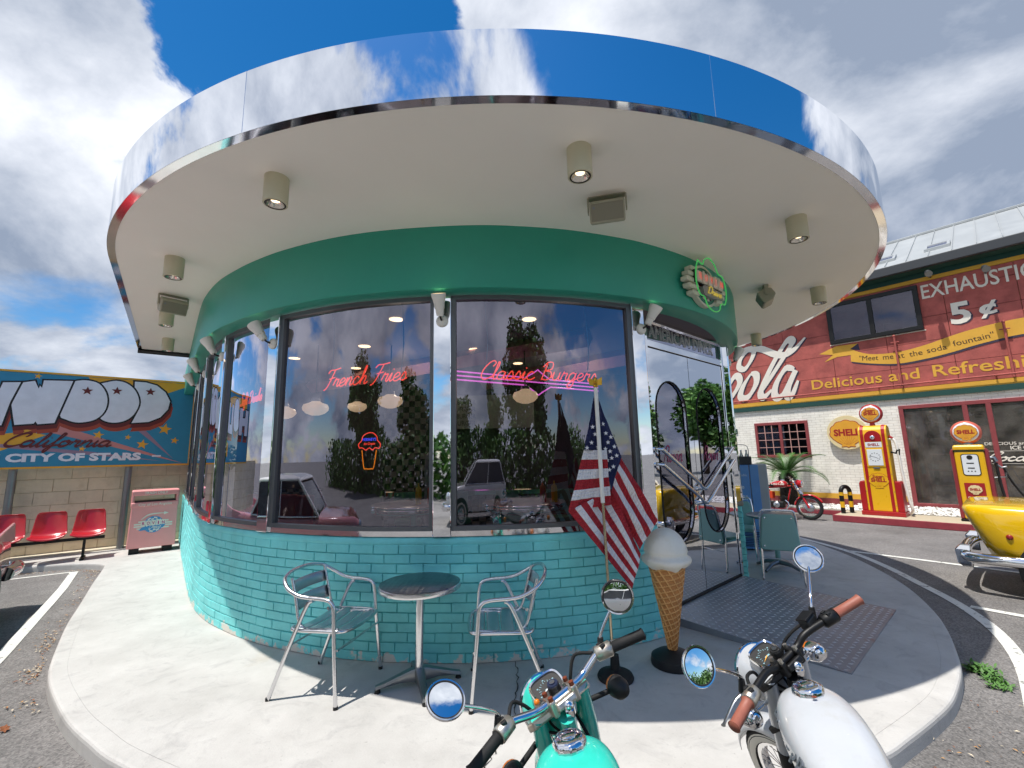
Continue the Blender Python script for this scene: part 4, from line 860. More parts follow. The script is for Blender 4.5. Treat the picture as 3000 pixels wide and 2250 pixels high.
def pump_short():
    t = thing('fuel_pump', 'shorter yellow and maroon fuel pump beside the yellow car, globe and red badge reading SHELL', 'fuel pump', MRo(-.86, 13.62, .042))
    B = lambda mb, n, m, p=t, **k: mb.build(n, m, p, **k)
    q = MB(); q.box(-.29, .29, -.22, .22, 0, .05); B(q, 'plinth', MATS['black_metal'], bevel=.01)
    q = MB(); q.box(-.225, .225, -.215, .215, .05, 1.44); bd = B(q, 'body', MATS['pump_yellow'], bevel=.03, seg=3)
    for s_ in (-1, 1):
        q = MB(); q.prism([(s_*.225, .05), (s_*.29, .05), (s_*.29, 1.42), (s_*.265, 1.49), (s_*.225, 1.50)], -.2, .2); B(q, 'side_panel', MATS['pump_maroon'], bevel=.025, seg=3)
    q = MB(); q.loft([[(x*k, y*k2, z) for x, y in ((-.235, -.21), (.235, -.21), (.235, .21), (-.235, .21))] for z, k, k2 in ((1.46, 1, 1), (1.53, 1, 1), (1.56, .97, .95), (1.575, .88, .8))]); B(q, 'crown', MATS['pump_yellow'], bevel=.02, seg=2)
    q = MB(); q.box(-.238, .238, -.222, .2, 1.44, 1.458); B(q, 'chrome_strip', MATS['chrome'])
    def rr_(x0, x1, z0, z1, r):
        P = []
        for cx, cz, a0 in ((x1-r, z1-r, 0), (x0+r, z1-r, 90), (x0+r, z0+r, 180), (x1-r, z0+r, 270)):
            for k in range(5): a = radians(a0+k*22.5); P.append((cx+r*cos(a), cz+r*sin(a)))
        return P
    q = MB(); q.prism(rr_(-.135, .135, .94, 1.385, .05), -.221, -.2); B(q, 'dial_frame', MATS['black_plastic'])
    q = MB(); q.prism(rr_(-.12, .12, .955, 1.37, .04), -.226, -.2); B(q, 'dial', MATS['dial_white'])
    q = MB()
    q.box(-.06, .05, -.229, -.227, 1.185, 1.205); q.box(-.05, .05, -.229, -.227, 1.085, 1.105)
    for x in (-.05, 0, .05): q.box(x-.01, x+.01, -.229, -.227, 1.02, 1.04)
    q.lathe([(0, .227+.003), (.045, .227+.003), (.045, .22)], 16, Matrix.Translation((0, 0, 1.315)) @ Matrix.Rotation(pi/2, 4, 'X')); B(q, 'dial_marks', MATS['black_plastic'])['kind'] = 'stuff'
    q = MB(); q.box(-.15, .15, -.222, -.21, .45, .79); B(q, 'badge', MATS['enamel_red'])
    emblem(t, 0, .655, .105, -.229, MATS['enamel_cream'], MATS['enamel_red'], 'SHELL')
    q = MB(); q.text('GASOLINE', 0, .475, .055, -.2245, w=.25, bold=.02, depth=.001, align='CENTER'); B(q, 'lettering', MATS['mural_white'])
    q = MB(); q.cyl((0, 0, 1.57), (0, 0, 1.625), .08, .07); B(q, 'neck', MATS['steel_grey'], smooth=40)
    Rg = Matrix.Translation((0, 0, 1.84)) @ Matrix.Rotation(pi/2, 4, 'X')
    q = MB(); q.lathe([(0, .085), (.18, .085), (.225, .06), (.245, 0), (.225, -.06), (.18, -.085), (0, -.085)], 32, Rg); gl = B(q, 'globe', mat('globe_coral', 'c96350', .4), smooth=50)
    q = MB(); q.lathe([(0, .093), (.19, .088), (.20, .08)], 32, Rg); B(q, 'globe_face', MATS['dial_white'], gl, smooth=50)
    emblem(t, 0, 1.84, .175, -.098, MATS['enamel_yellow'], MATS['enamel_red'], 'SHELL')
    q = MB(); q.tube([(.29, -.05, 1.30), (.34, -.05, 1.30), (.36, -.05, 1.22)], .04, 8); q.tube([(.32, -.05, 1.22), (.42, -.05, 1.1), (.50, -.05, 1.12)], .02, 8); q.tube([(.3, -.06, .9), (.47, -.06, .92), (.47, -.06, 1.0)], .013, 8); B(q, 'nozzle', MATS['steel_grey'], smooth=60)
    q = MB(); q.tube(cr([(.36, -.05, 1.2), (.37, -.06, .8), (.40, -.06, .4), (.41, -.02, .15), (.36, .08, .06)], 5), .024, 8); B(q, 'hose', MATS['black_rubber'], smooth=60)
    q = MB(); q.tube(cr([(.45, -.05, 1.1), (.5, 0, .9), (.62, .08, .6), (.78, .1, .35)], 5), .018, 8); B(q, 'hose', MATS['black_rubber'], smooth=60)
pump_short()
# ---- hoop bollard
hb = thing('hoop_bollard', 'black and yellow striped steel hoop bollard at the end of the island', 'bollard', MRo(-3.12, 13.5, .042) @ Matrix.Rotation(-.5, 4, 'Z'))
path = [(0, -.13, 0), (0, -.13, .14), (0, -.13, .28), (0, -.13, .42), (0, -.13, .5)]+[(0, -.13*cos(a), .5+.13*sin(a)) for a in [pi*k/10 for k in range(1, 10)]]+[(0, .13, .5), (0, .13, .42), (0, .13, .28), (0, .13, .14), (0, .13, 0)]
segp = [(0, 1, 'b'), (1, 2, 'y'), (2, 3, 'b'), (3, 4, 'y'), (4, 14, 'b'), (14, 15, 'y'), (15, 16, 'b'), (16, 17, 'y'), (17, 18, 'b')]
for a, b, c in segp:
    q = MB(); q.tube(path[a:b+1], .048, 12); q.build('yellow_band' if c == 'y' else 'black_band', MATS['pump_yellow'] if c == 'y' else MATS['black_metal'], hb, smooth=60)
# ---- cycad in the bed by the window
def cycad():
    p = Vector((7.95, 13.25, 0)); t = thing('cycad_palm', 'small cycad palm with a shaggy dark trunk beside the red motorcycle', 'palm', T(p.x, p.y, 0))
    q = MB(); q.lathe([(.0, 0), (.2, 0), (.23, .2), (.21, .5), (.22, .8), (.14, .92), (.0, .95)], 14); r = random.Random(5)
    for i in range(150):
        a = r.uniform(0, 2*pi); z = r.uniform(.05, .9); R0 = .215; d = Vector((cos(a), sin(a), .5)); b = Vector((cos(a)*R0, sin(a)*R0, z))
        s_ = Vector((-sin(a), cos(a), 0))*.03; q.add([b+s_, b-s_, b+d*.09], [(0, 1, 2)])
    q.build('trunk', mat('cycad_bark', '2a211a', .95, 0, var=.4, vscale=12), t)
    cm = [mat('frond_green', '345a28', .45, 0, var=.2, vscale=8), mat('frond_light', '4d7736', .45, 0, var=.2, vscale=8)]
    r = random.Random(9)
    for i in range(26):
        a = i*2.39996+.4; el = r.uniform(.25, 1.25); L = r.uniform(1.0, 1.45)*(1.1-.25*el); m = MB(); pts = []
        for k in range(15):
            u = k/14; h = el-1.35*u*u*(1.1-.4*el); 
            if k == 0: P = Vector((0, 0, .9))
            else: P = pts[-1]+Vector((cos(a)*cos(h), sin(a)*cos(h), sin(h)))*L/14
            pts.append(P)
        m.tube(pts, [.012*(1-u/16) for u in range(15)], 4)
        for k in range(1, 15):
            t0 = (pts[k]-pts[k-1]).normalized(); side = t0.cross(Vector((0, 0, 1))).normalized(); upv = side.cross(t0)
            for j in range(3):
                b = pts[k-1].lerp(pts[k], j/3); ll = .20*sin(pi*min(1, (k+j/3)/15*.92+.08))+.03
                for sg in (-1, 1):
                    e = b+(side*sg*.82+t0*.5+upv*.22)*ll; w_ = t0*.011; m.add([b-w_, b+w_, e], [(0, 1, 2)])
        m.build('frond', cm[i % 2], t)
cycad()
# ============================================================ left flank: block wall, painted board, seats, bin
bw = thing('block_wall', 'long cream concrete block wall behind the red seats', 'wall', MLo(0, 11.92, 0))
mat('block_cream', 'e6d8bc', .85, 0, var=.13, vscale=3, dirt='c0aa84', dscale=5, damt=.45, bump=.5, bscale=70)
q = MB(); q.box(-6.4, .93, .004, .2, -.1, 1.62); q.build('wall_core', mat('block_mortar', 'c6b697', .95, 0, var=.2, bump=.4), bw)
BX, BZ = .47, .2325
for c in range(7):
    x = -6.4+(c % 2)*.5*BX-.12
    while x < .93:
        a, b = max(x, -6.4), min(x+BX, .93)
        if b-a > .06:
            m = MB(); y = random.uniform(-.012, -.004); j = lambda: random.uniform(-.002, .002)
            z0 = -.04+c*BZ; m.box(a+.0035+j(), b-.0035+j(), y, .1, z0+.0035+j(), z0+BZ-.0035+j()); m.build('concrete_block', MATS['block_cream'], bw, bevel=.004, seg=1)
        x += BX
q = MB(); q.box(.932, .962, -.03, .22, -.1, 1.66); q.build('end_board', MATS['white_paint'], bw)
q = MB(); q.box(-6.4, .93, -.2, -.02, -.05, .035); q.build('wall_footing', mat('footing_cream', 'd8cfb6', .85, 0, var=.12, bump=.2), bw, bevel=.01)
# ---- the painted billboard
bb = thing('billboard', 'wide blue painted billboard with white bubble letters YWOOD over California CITY OF STARS', 'billboard', MLo(0, 11.6, 0))
mat('bb_blue', '3490b2', .5, 0, var=.07, vscale=3); mat('bb_yellow', 'f0b034', .5, 0, var=.06); mat('bb_white', 'eef0f6', .5, 0, var=.08, vscale=5); mat('bb_black', '121214', .5); mat('bb_brick', 'a8452f', .5, 0, var=.1); mat('bb_dark', '6b2422', .5, 0); mat('bb_pink', 'd08a84', .5, 0); mat('bb_mauve', '9f8295', .5, 0)
q = MB(); q.box(-4.6, .86, -.02, .05, 1.57, 3.285); q.build('panel', MATS['bb_blue'], bb)
for i, (a, b, c, d) in enumerate(((-4.62, .885, 3.262, 3.295), (-4.62, .885, 1.555, 1.588), (.852, .885, 1.588, 3.262), (-4.62, -4.59, 1.588, 3.262))):
    q = MB(); q.box(a, b, -.032, .06, c, d); q.build('edging', MATS['bb_yellow'], bb)
def flat(poly, m, y, name='painted_shape'):
    n = len(poly)
    if sum(poly[i][0]*poly[(i+1) % n][1]-poly[(i+1) % n][0]*poly[i][1] for i in range(n)) < 0: poly = poly[::-1]
    q = MB(); q.add([(a, y, b) for a, b in poly], [tuple(range(n))]); return q.build(name, m, bb)
flat([(-.81, 3.255), (.85, 3.255), (.43, 3.04), (-.32, 2.88), (-.72, 3.11)], MATS['bb_yellow'], -.0212)
flat([(-2.6, 2.02), (-1.82, 2.16), (-1.51, 2.21), (-1.26, 2.15), (-1.79, 1.87), (-2.6, 1.7)], MATS['bb_yellow'], -.0212)
flat([(-1.27, 2.21), (-1.14, 2.34), (.76, 1.60)], MATS['bb_pink'], -.0214); flat([(0, 2.25), (.10, 2.28), (.61, 1.68)], MATS['bb_mauve'], -.0214)
flat([(-1.80, 1.99), (-1.80, 1.93), (.41, 1.65), (-.61, 1.84)], MATS['bb_mauve'], -.0213)
flat([(-4.3, 3.2), (-3.2, 3.2), (-2.4, 3.1), (-2.6, 2.9), (-4.3, 2.9)], MATS['bb_yellow'], -.0212)
SW = [(-1.64, 3.08), (-1.50, 3.12), (-1.44, 2.98), (-1.43, 3.04), (-1.40, 3.00), (-1.39, 3.14), (-1.01, 3.16), (-1.18, 2.37), (-1.39, 2.34), (-1.42, 2.39), (-1.44, 2.35), (-1.67, 2.32), (-1.75, 2.72)]
SY = [(-2.20, 3.02), (-1.98, 3.05), (-1.92, 2.86), (-1.88, 3.06), (-1.67, 3.08), (-1.76, 2.72), (-1.82, 2.31), (-2.02, 2.30), (-2.02, 2.70)]
SL2 = [(-2.55, 2.98), (-2.35, 3.0), (-2.36, 2.5), (-2.08, 2.5), (-2.06, 2.29), (-2.58, 2.28)]; SL1 = [(x-.52, z-.02) for x, z in SL2]
SO1 = [(-1.01, 3.12), (-.92, 3.18), (-.80, 3.19), (-.65, 3.14), (-.54, 2.98), (-.50, 2.79), (-.53, 2.60), (-.63, 2.46), (-.77, 2.40), (-.91, 2.39), (-1.04, 2.44), (-1.12, 2.51), (-1.06, 2.80)]
SO2 = [(-.64, 3.12), (-.54, 3.18), (-.41, 3.22), (-.26, 3.19), (-.13, 3.08), (-.05, 2.92), (-.03, 2.76), (-.09, 2.57), (-.20, 2.45), (-.35, 2.40), (-.49, 2.42), (-.58, 2.50), (-.50, 2.64), (-.49, 2.79), (-.53, 2.97)]
SD = [(-.13, 3.23), (.04, 3.23), (.22, 3.18), (.37, 3.05), (.46, 2.87), (.44, 2.70), (.33, 2.53), (.15, 2.43), (-.11, 2.40), (-.03, 2.64), (-.02, 2.84), (-.12, 3.07)]
SO0 = [(x-2.68, z-.05) for x, z in SO1]; SH = [(-4.45, 2.9), (-4.2, 2.92), (-4.2, 2.7), (-4.05, 2.7), (-4.05, 2.94), (-3.85, 2.95), (-3.85, 2.26), (-4.05, 2.26), (-4.05, 2.5), (-4.2, 2.5), (-4.2, 2.25), (-4.45, 2.25)]
def grow(poly, d):
    n = len(poly); A = sum(poly[i][0]*poly[(i+1) % n][1]-poly[(i+1) % n][0]*poly[i][1] for i in range(n)); sg = 1 if A > 0 else -1; out = []
    for i in range(n):
        a, b, c = Vector(poly[i-1]), Vector(poly[i]), Vector(poly[(i+1) % n]); t1 = (b-a).normalized(); t2 = (c-b).normalized(); n1 = Vector((t1.y, -t1.x)); n2 = Vector((t2.y, -t2.x)); h = (n1+n2)
        if h.length < .3: h = n1*1.0
        h.normalize(); out.append(tuple(b+h*sg*d/max(.6, h.dot(n1))))
    return out
for k, poly in enumerate((SH, SO0, SL1, SL2, SY, SW, SO1, SO2, SD)):
    sm_ = [tuple(p) for p in cr(poly, 3, True)] if k in (1, 6, 7) else poly
    n = len(sm_)
    for dx, dz, m, y in ((.03, -.14, 'bb_brick', -.0225), (.015, -.07, 'bb_dark', -.0230)):
        flat([(a+dx, b+dz) for a, b in grow(sm_, .028)], MATS[m], y-.00012*(8-k), 'letter_shade')
    flat(grow(sm_, .028), MATS['bb_black'], -.0245-.0005*(8-k), 'letter_outline'); flat(sm_, MATS['bb_white'], -.0247-.0005*(8-k), 'bubble_letter')
def star(cx, cz, r, m, y, rot=0):
    flat([(cx+(r if i % 2 == 0 else r*.42)*sin(rot+pi*i/5), cz+(r if i % 2 == 0 else r*.42)*cos(rot+pi*i/5)) for i in range(10)], m, y, 'star')
for a, b, r in ((-1.47, 3.21, .055), (.42, 2.29, .12), (.09, 1.98, .10), (.60, 2.06, .075), (-.57, 2.16, .085), (-.14, 2.12, .055), (-.77, 1.90, .055), (-1.51, 2.22, .06)): star(a, b, r, MATS['bb_yellow'], -.0232 if b < 3 else -.022, .15)
for a, b in ((-.80, 2.99), (-.38, 3.02), (.13, 3.04)): star(a, b, .085, MATS['bb_dark'], -.0305)
q = MB()
for i, s_ in enumerate(script('California', -1.80, 1.945, .105, 1.40, .4)): q.ribbon(s_, .052, -.031-.0002*i, pen=.9)
q.build('painted_lettering', MATS['bb_dark'], bb)
q = MB(); q.text('THE CITY OF STARS', -2.28, 1.685, .185, -.03, w=2.37, bold=.055, depth=.001); q.box(.26, .40, -.0305, -.03, 1.735, 1.765); q.build('painted_lettering', MATS['bb_white'], bb)
for x in (-1.62, -.075, -3.2):
    q = MB(); q.tube([(x, .12, -.08), (x, .12, 3.2)], .057, 14); q.build('post', MATS['steel_grey'], bb, smooth=60)
# ---- row of red shell seats
bn = thing('bench', 'row of red moulded shell seats on a black beam by the block wall', 'bench', MLo(-.99, 11.0, 0))
mr_ = mat('seat_red', 'b3202a', .28, 0, var=.05, coat=.3)
for i in range(4):
    cx = .48-.5*i; G = []
    prof = [(-.23, .375), (-.235, .395), (-.20, .425), (-.10, .415), (.02, .395), (.12, .40), (.18, .45), (.215, .55), (.245, .68), (.265, .78), (.272, .805), (.262, .80)]
    for k, (y, z) in enumerate(prof):
        row = []
        hw = .225-.012*max(0, k-6); 
        if k >= 10: hw *= .93
        for j in range(9):
            u = (j-4)/4; cup = .045*abs(u)**2.4
            row.append((cx+hw*u*(1 if abs(u) < 1 else .985), y-(cup if k >= 6 else 0)-(0 if k < 6 else 0), z+(cup if k < 7 else 0)))
        G.append(row)
    q = MB(); q.sheet(G); o = q.build('seat', mr_, bn, smooth=180); so2 = o.modifiers.new('thick', 'SOLIDIFY'); so2.thickness = .012; ss_ = o.modifiers.new('s', 'SUBSURF'); ss_.levels = 1; ss_.render_levels = 1
    q = MB(); q.box(cx-.14, cx+.14, -.05, .09, .362, .385); q.build('bracket', MATS['black_metal'], bn)
q = MB(); q.box(-1.3, .70, -.025, .05, .315, .362); q.build('beam', MATS['black_metal'], bn)
for x in (.44, -1.1):
    q = MB(); q.tube([(x, .012, .32), (x, .012, .02)], .02, 8); q.build('leg', MATS['black_metal'], bn, smooth=60)
    q = MB(); q.box(x-.03, x+.03, -.2, .22, 0, .03); q.build('foot', MATS['black_metal'], bn, bevel=.006)
# ---- pink litter bin
bi = thing('litter_bin', 'pink litter bin on castor blocks lettered TRASH ONLY City of Los Angeles', 'bin', MLo(.365, 10.98, 0))
mp_ = mat('bin_pink', 'ea9c9a', .45, 0, var=.05, vscale=4)
q = MB(); q.loft([[(sx_*w_, sy_*d_, z) for sx_, sy_ in ((-1, -1), (1, -1), (1, 1), (-1, 1))] for z, w_, d_ in ((.10, .345, .235), (.11, .35, .24), (.80, .335, .235), (.82, .34, .24))]); q.build('body', mp_, bi, bevel=.02, seg=3)
hd = MB()
for x in (-.325, .325): hd.cbox((x, 0, .955), (.05, .46, .27))
hd.box(-.35, .35, -.245, .235, 1.02, 1.115); hd.box(-.35, .35, -.245, .235, .815, .905); hd.build('hood', mp_, bi, bevel=.022, seg=3)
q = MB(); q.box(-.30, .30, -.2, .2, .906, .92); q.build('mouth', MATS['black_plastic'], bi)
for x in (-.24, .24):
    q = MB(); q.box(x-.07, x+.07, -.2, .2, 0, .1); q.build('castor_block', MATS['black_rubber'], bi, bevel=.01)
q = MB(); q.text('TRASH ONLY', 0, 1.045, .066, -.2475, w=.34, bold=.02, depth=.001, align='CENTER').text('City of Los Angeles', 0, .842, .066, -.2475, w=.48, bold=.01, depth=.001, align='CENTER'); q.build('lettering', MATS['mural_white'], bi)
def rovin_badge(parent, Mx, k):
    def B(mb, n, m): mb.M = Mx; return mb
    def mk(): q = MB(Mx @ Matrix.Scale(k, 4)); return q
    blue = mat('badge_blue', '3f8fc4', .4); 
    q = mk(); q.prism([(.5*cos(a), .5*sin(a)) for a in [2*pi*i/28 for i in range(28)]], -.01, 0); q.build('badge_disc', blue, parent)
    q = mk()
    for i in range(16):
        for r0, r1, o in ((.30, .38, 0), (.38, .46, 1)):
            if (i+o) % 2: continue
            a0, a1 = 2*pi*i/16, 2*pi*(i+1)/16; q.add([(r0*cos(a0), -.014, r0*sin(a0)), (r1*cos(a0), -.014, r1*sin(a0)), (r1*cos(a1), -.014, r1*sin(a1)), (r0*cos(a1), -.014, r0*sin(a1))], [(0, 1, 2, 3)])
    q.build('badge_checks', MATS['mural_white'], parent); parent.children[-1]['kind'] = 'stuff'
    for i, (z, h) in enumerate(((.2, .75), (.06, .95), (-.08, .95), (-.22, .8))):
        for sg in (-1, 1): q = mk(); q.box(min(sg*.42, sg*h), max(sg*.42, sg*h), -.012, 0, z-.045, z+.045); q.build('badge_stripe', MATS['mural_white'], parent)
    for i, ch in enumerate('ROVIN'):
        q = mk(); q.box(-.62+i*.25, -.39+i*.25, -.022, 0, -.06, .26); q.build('badge_tile', MATS['mural_white'], parent)
        q = mk(); q.text(ch, -.505+i*.25, .0, .26, -.024, w=.14 if ch != 'I' else .06, bold=.03, depth=.002, align='CENTER'); q.build('badge_letter', mat('badge_magenta', 'b8307a', .4), parent)
    q = mk(); q.add([(a, -.026, b) for a, b in ((-.7, -.34), (-.55, -.12), (.62, -.02), (.5, -.22), (-.3, -.3))], [(0, 4, 3, 2, 1)]); q.build('badge_ribbon', blue, parent)
    q = mk()
    for s_ in script('Drive', -.25, -.25, .13, .62): q.ribbon(s_, .035, -.03, pen=.8)
    q.build('badge_script', MATS['mural_white'], parent)
    q = mk(); q.ribbon([(-.62, .34), (-.3, .6), (.1, .66), (.5, .66)], .08, -.012); q.add([(.48, -.012, .76), (.72, -.012, .66), (.48, -.012, .56)], [(0, 2, 1)]); q.build('badge_arrow', MATS['mural_white'], parent)
rovin_badge(bi, Matrix.Translation((.0, -.2405, .50)), .29)
# ============================================================ canopy lamps, loudspeakers, floodlights
def downlight(x, y, label):
    t = thing('downlight', label, 'lamp', T(x, y, ZS), 'cylinder downlights under the canopy')
    q = MB(); q.lathe([(.0, .0), (.082, 0), (.082, -.2), (.078, -.203), (.070, -.203)], 28); q.build('housing', MATS['lamp_cream'], t, smooth=50)
    q = MB(); q.lathe([(.0705, -.2035), (.066, -.206), (.060, -.2035)], 28); q.build('ring', MATS['black_metal'], t, smooth=60)
    q = MB(); q.lathe([(.062, -.2), (.045, -.17), (.02, -.155), (0, -.152)], 24); q.build('reflector', MATS['lamp_lens'], t, smooth=60)
    q = MB(); q.cyl((0, 0, -.17), (0, 0, -.174), .03); q.build('bulb', emat('bulb_glow', 'ffe2b0', 1.2, 'fff4dc') if 'bulb_glow' not in MATS else MATS['bulb_glow'], t)
for x, y, l in ((-1.66, 2.92, 'cream cylinder downlight above the neon French Fries window'), (-3.32, 4.15, 'cream cylinder downlight nearest the curved corner end of the canopy, before the loudspeaker'), (-4.59, 5.70, 'cream cylinder downlight partly hidden behind the corner loudspeaker'), (-5.60, 7.04, 'cream cylinder downlight farthest back, near the black canopy edge beam'),
                (.48, 2.68, 'cream cylinder downlight above the neon Classic Burgers window'), (2.53, 3.64, 'cream cylinder downlight out beyond the round neon emblem'), (3.89, 5.37, 'cream cylinder downlight beside the small side-on loudspeaker'), (4.29, 7.57, 'cream cylinder downlight low at the canopy edge above the painted Cola wall')): downlight(x, y, l)
def speaker(x, y, rz, label, tilt=.5):
    t = thing('loudspeaker', label, 'loudspeaker', T(x, y, ZS, rz), 'loudspeakers under the canopy')
    m = mat('speaker_grey', 'a9a692', .55, 0, var=.03)
    q = MB(); q.box(-.14, .14, -.03, .03, -.008, 0); q.box(-.152, -.142, -.02, .02, -.13, 0); q.box(.142, .152, -.02, .02, -.13, 0); q.build('bracket', m, t)
    Rt = Matrix.Translation((0, 0, -.12)) @ Matrix.Rotation(tilt, 4, 'X')
    sec = [(-.085, -.085), (-.085, .075), (.02, .085), (.085, .04), (.085, -.05), (.02, -.095)]
    q = MB(Rt); q.loft([[(x_, a, b) for a, b in sec] for x_ in (-.135, .135)]); q.build('cabinet', m, t, bevel=.015, seg=3)
    q = MB(Rt); q.box(-.122, .122, -.09, -.08, -.07, .06); q.build('grille', mat('speaker_grille', '8f8c7c', .7, 0, bump=.6, bscale=260), t, bevel=.004)
    q = MB(Rt); q.cyl((-.1, -.092, .03), (-.1, -.089, .03), .01); q.build('badge', MATS['steel_grey'], t)
speaker(-4.10, 5.17, radians(52), 'beige loudspeaker on a bracket at the corner end of the canopy'); speaker(.78, 3.24, radians(-14), 'beige loudspeaker facing forward on a bracket near the canopy centre'); speaker(3.20, 5.33, radians(-115), 'beige loudspeaker seen side-on beyond the round neon emblem')
def floodlight(s, z, side, label, up=1.0):
    t = thing('floodlight', label, 'lamp', WM(s, .024, z), 'white floodlights on the chrome columns')
    q = MB(); q.lathe([(0, .03), (.03, .028), (.05, .015), (.055, 0)], 20, Matrix.Rotation(pi/2, 4, 'X')); q.build('wall_plate', MATS['white_plastic'], t, smooth=50)
    q = MB(); q.tube([(0, -.02, 0), (0, -.065, .01), (side*.01, -.08, .03)], .009, 8); q.build('arm', MATS['black_metal'], t, smooth=60)
    d = Vector((side*.35, -.42, up)).normalized(); b = Vector((side*.01, -.08, .03)); Rt = Matrix.Translation(b) @ d.to_track_quat('Z', 'Y').to_matrix().to_4x4()
    q = MB(); q.lathe([(.0, -.01), (.03, -.005), (.036, .03), (.036, .05), (.042, .055), (.046, .10), (.062, .16), (.064, .185), (.058, .185)], 20, Rt); q.build('lamp_holder', MATS['white_plastic'], t, smooth=40)
    q = MB(); q.lathe([(.058, .183), (.04, .178), (0, .176)], 20, Rt); q.build('lamp_face', emat('flood_glow', 'ffdca8', 1.2, 'fff0d8') if 'flood_glow' not in MATS else MATS['flood_glow'], t)
floodlight(colS[0], 2.78, .0, 'white floodlight on the chrome column between French Fries and Classic Burgers'); floodlight(colS[1], 2.74, -1.6, 'white floodlight on the chrome column between Soft Drinks and French Fries')
floodlight(colS[2]+.03, 2.78, 1.0, 'white floodlight on the chrome column beside the doors')
for i, (s, l) in enumerate(zip(lefts[:3], ('white floodlight first along the straight flank of windows, nearest the curved corner', 'white floodlight second along the straight flank of windows', 'white floodlight farthest along the straight flank of windows'))): floodlight(s, 2.78, -.9, l, .9)
floodlight(S_DR+.12, 2.80, .9, 'white floodlight on the far side of the chrome doors by the painted wall', .9)
# ============================================================ neon
red_n = emat('neon_red', 'ff4a3a', .95, '551111'); pink_n = emat('neon_pink', 'f06ad8', .7, '551144'); green_n = emat('neon_green', '5cf07a', .14, '2f8f3a'); blue_n = emat('neon_blue', '4a54ff', .9, '111155'); org_n = emat('neon_orange', 'ff8a1e', .7, '553311'); yel_n = emat('neon_yellow', 'ffe25a', .2, '554411')
mat('cable_blue', '9fb4c4', .4)
def wneon(name, word, s0, z0, h, wd, off, m, label, slant=.32, rise=0):
    t = thing(name, label, 'neon sign', WM(s0+wd/2, off, z0), 'neon signs hung inside the windows')
    Mi = TM[t.name].inverted()
    for s_ in script(word, 0, 0, h, wd, slant, rise):
        q = MB(Mi); q.tube([W(s0+p[0], off, z0+p[1]) for p in cr(s_, 5)],   .0052, 6); q.build('glass_tube', m, t, smooth=80)
    for u in (.06, .94):
        q = MB(Mi); a = W(s0+wd*u, off-.02, z0+.1); b = W(s0+wd*(u+.02), off-.03, z0+.35); c = W(s0+wd*u, off-.03, 3.0); q.tube(cr([a, b, c], 6), .006, 5); q.build('cable', MATS['cable_blue'], t)
wneon('neon_sign', 'French Fries', sx(-1.83), 2.27, .075, .88, -.13, red_n, 'red neon script reading French Fries', .35, .03)
wneon('neon_sign', 'Classic Burgers', sx(-.30), 2.28, .074, 1.16, -.13, red_n, 'red neon script reading Classic Burgers', .3, -.01)
wneon('neon_sign', 'Soft Drinks', sx(-3.10), 2.2, .06, .50, -.13, red_n, 'red neon script reading Soft Drinks in the curved corner window', .35, .06)
# neon ice cream cone
nc = thing('neon_cone', 'neon ice cream sundae outline in red and orange reading HERSHEY\'S Ice Cream', 'neon sign', WM(sx(-1.40), -.25, 1.70) @ Matrix.Scale(.68, 4), 'neon signs hung inside the windows')
sc_ = [(-.15, .0), (-.165, .05), (-.12, .10), (-.10, .16), (-.03, .20), (.05, .20), (.11, .15), (.12, .10), (.165, .05), (.15, -.01), (.09, .0), (.05, -.03), (0, .0), (-.05, -.03), (-.1, .0), (-.15, .0)]
q = MB(); q.tube([(a, 0, b) for a, b in cr(sc_, 4)], .006, 6); q.build('scoop_tube', red_n, nc)
q = MB(); q.tube([(a, 0, b) for a, b in cr([(-.11, -.03), (-.075, -.26), (-.04, -.28), (.04, -.28), (.075, -.26), (.11, -.03)], 4)], .006, 6); q.build('cup_tube', org_n, nc)
q = MB(); q.text('HERSHEY\'S', 0, .095, .055, -.004, w=.2, depth=.004, align='CENTER'); q.build('lettering', blue_n, nc); q = MB(); q.text('Ice Cream', 0, .04, .05, -.004, w=.17, depth=.004, align='CENTER', shear=.3); q.build('lettering', red_n, nc)
# triple pink line on the inner wall
pl_ = thing('neon_stripes', 'three parallel pink neon lines with a round burst across the inner wall', 'neon sign', T(.2, 5.7, 2.5))
for dz in (0, -.05, -.10):
    A, B_ = Vector((-.9, 5.0, 2.60+dz)), Vector((1.25, 6.4, 2.60+dz)); mid = A.lerp(B_, .58); off = Vector((0, 0, (dz+.05)*1.6)); q = MB(T(-.2, -5.7, -2.5))
    q.tube([A, A.lerp(B_, .5), mid+off+(A-B_).normalized()*.06, mid+off*1.5, mid+off+(B_-A).normalized()*.06, A.lerp(B_, .66), B_], .009, 6); q.build('glass_tube', pink_n, pl_)
# ---- round neon emblem on the green band
SE = sang(-50.5)
em = thing('neon_emblem', 'round chequered neon emblem with ROVIN tiles and green tube outline on the green band', 'neon sign', WM(SE, .155, 3.315) @ Matrix.Diagonal((.50, .46, .43, 1)))
wb = mat('emblem_white', 'd8d5c6', .5, 0, var=.03); gb = mat('emblem_green', '2c7a63', .5)
q = MB(); q.lathe([(0, .12), (.40, .12), (.46, .10), (.46, 0)], 36, Matrix.Rotation(pi/2, 4, 'X')); q.build('disc', gb, em, smooth=40)
q = MB(); q.lathe([(.46, .11), (.52, .11), (.52, 0), (.46, 0)], 36, Matrix.Rotation(pi/2, 4, 'X')); q.build('rim', wb, em, smooth=40)
for sg in (-1, 1):
    for i, z in enumerate((.30, .15, 0, -.15, -.30)):
        L_ = (.62, .74, .80, .74, .62)[i]; q = MB(); q.box(min(sg*.36, sg*L_), max(sg*.36, sg*L_), -.17, -.0, z-.055, z+.055); q.build('side_bar', wb, em, bevel=.02)
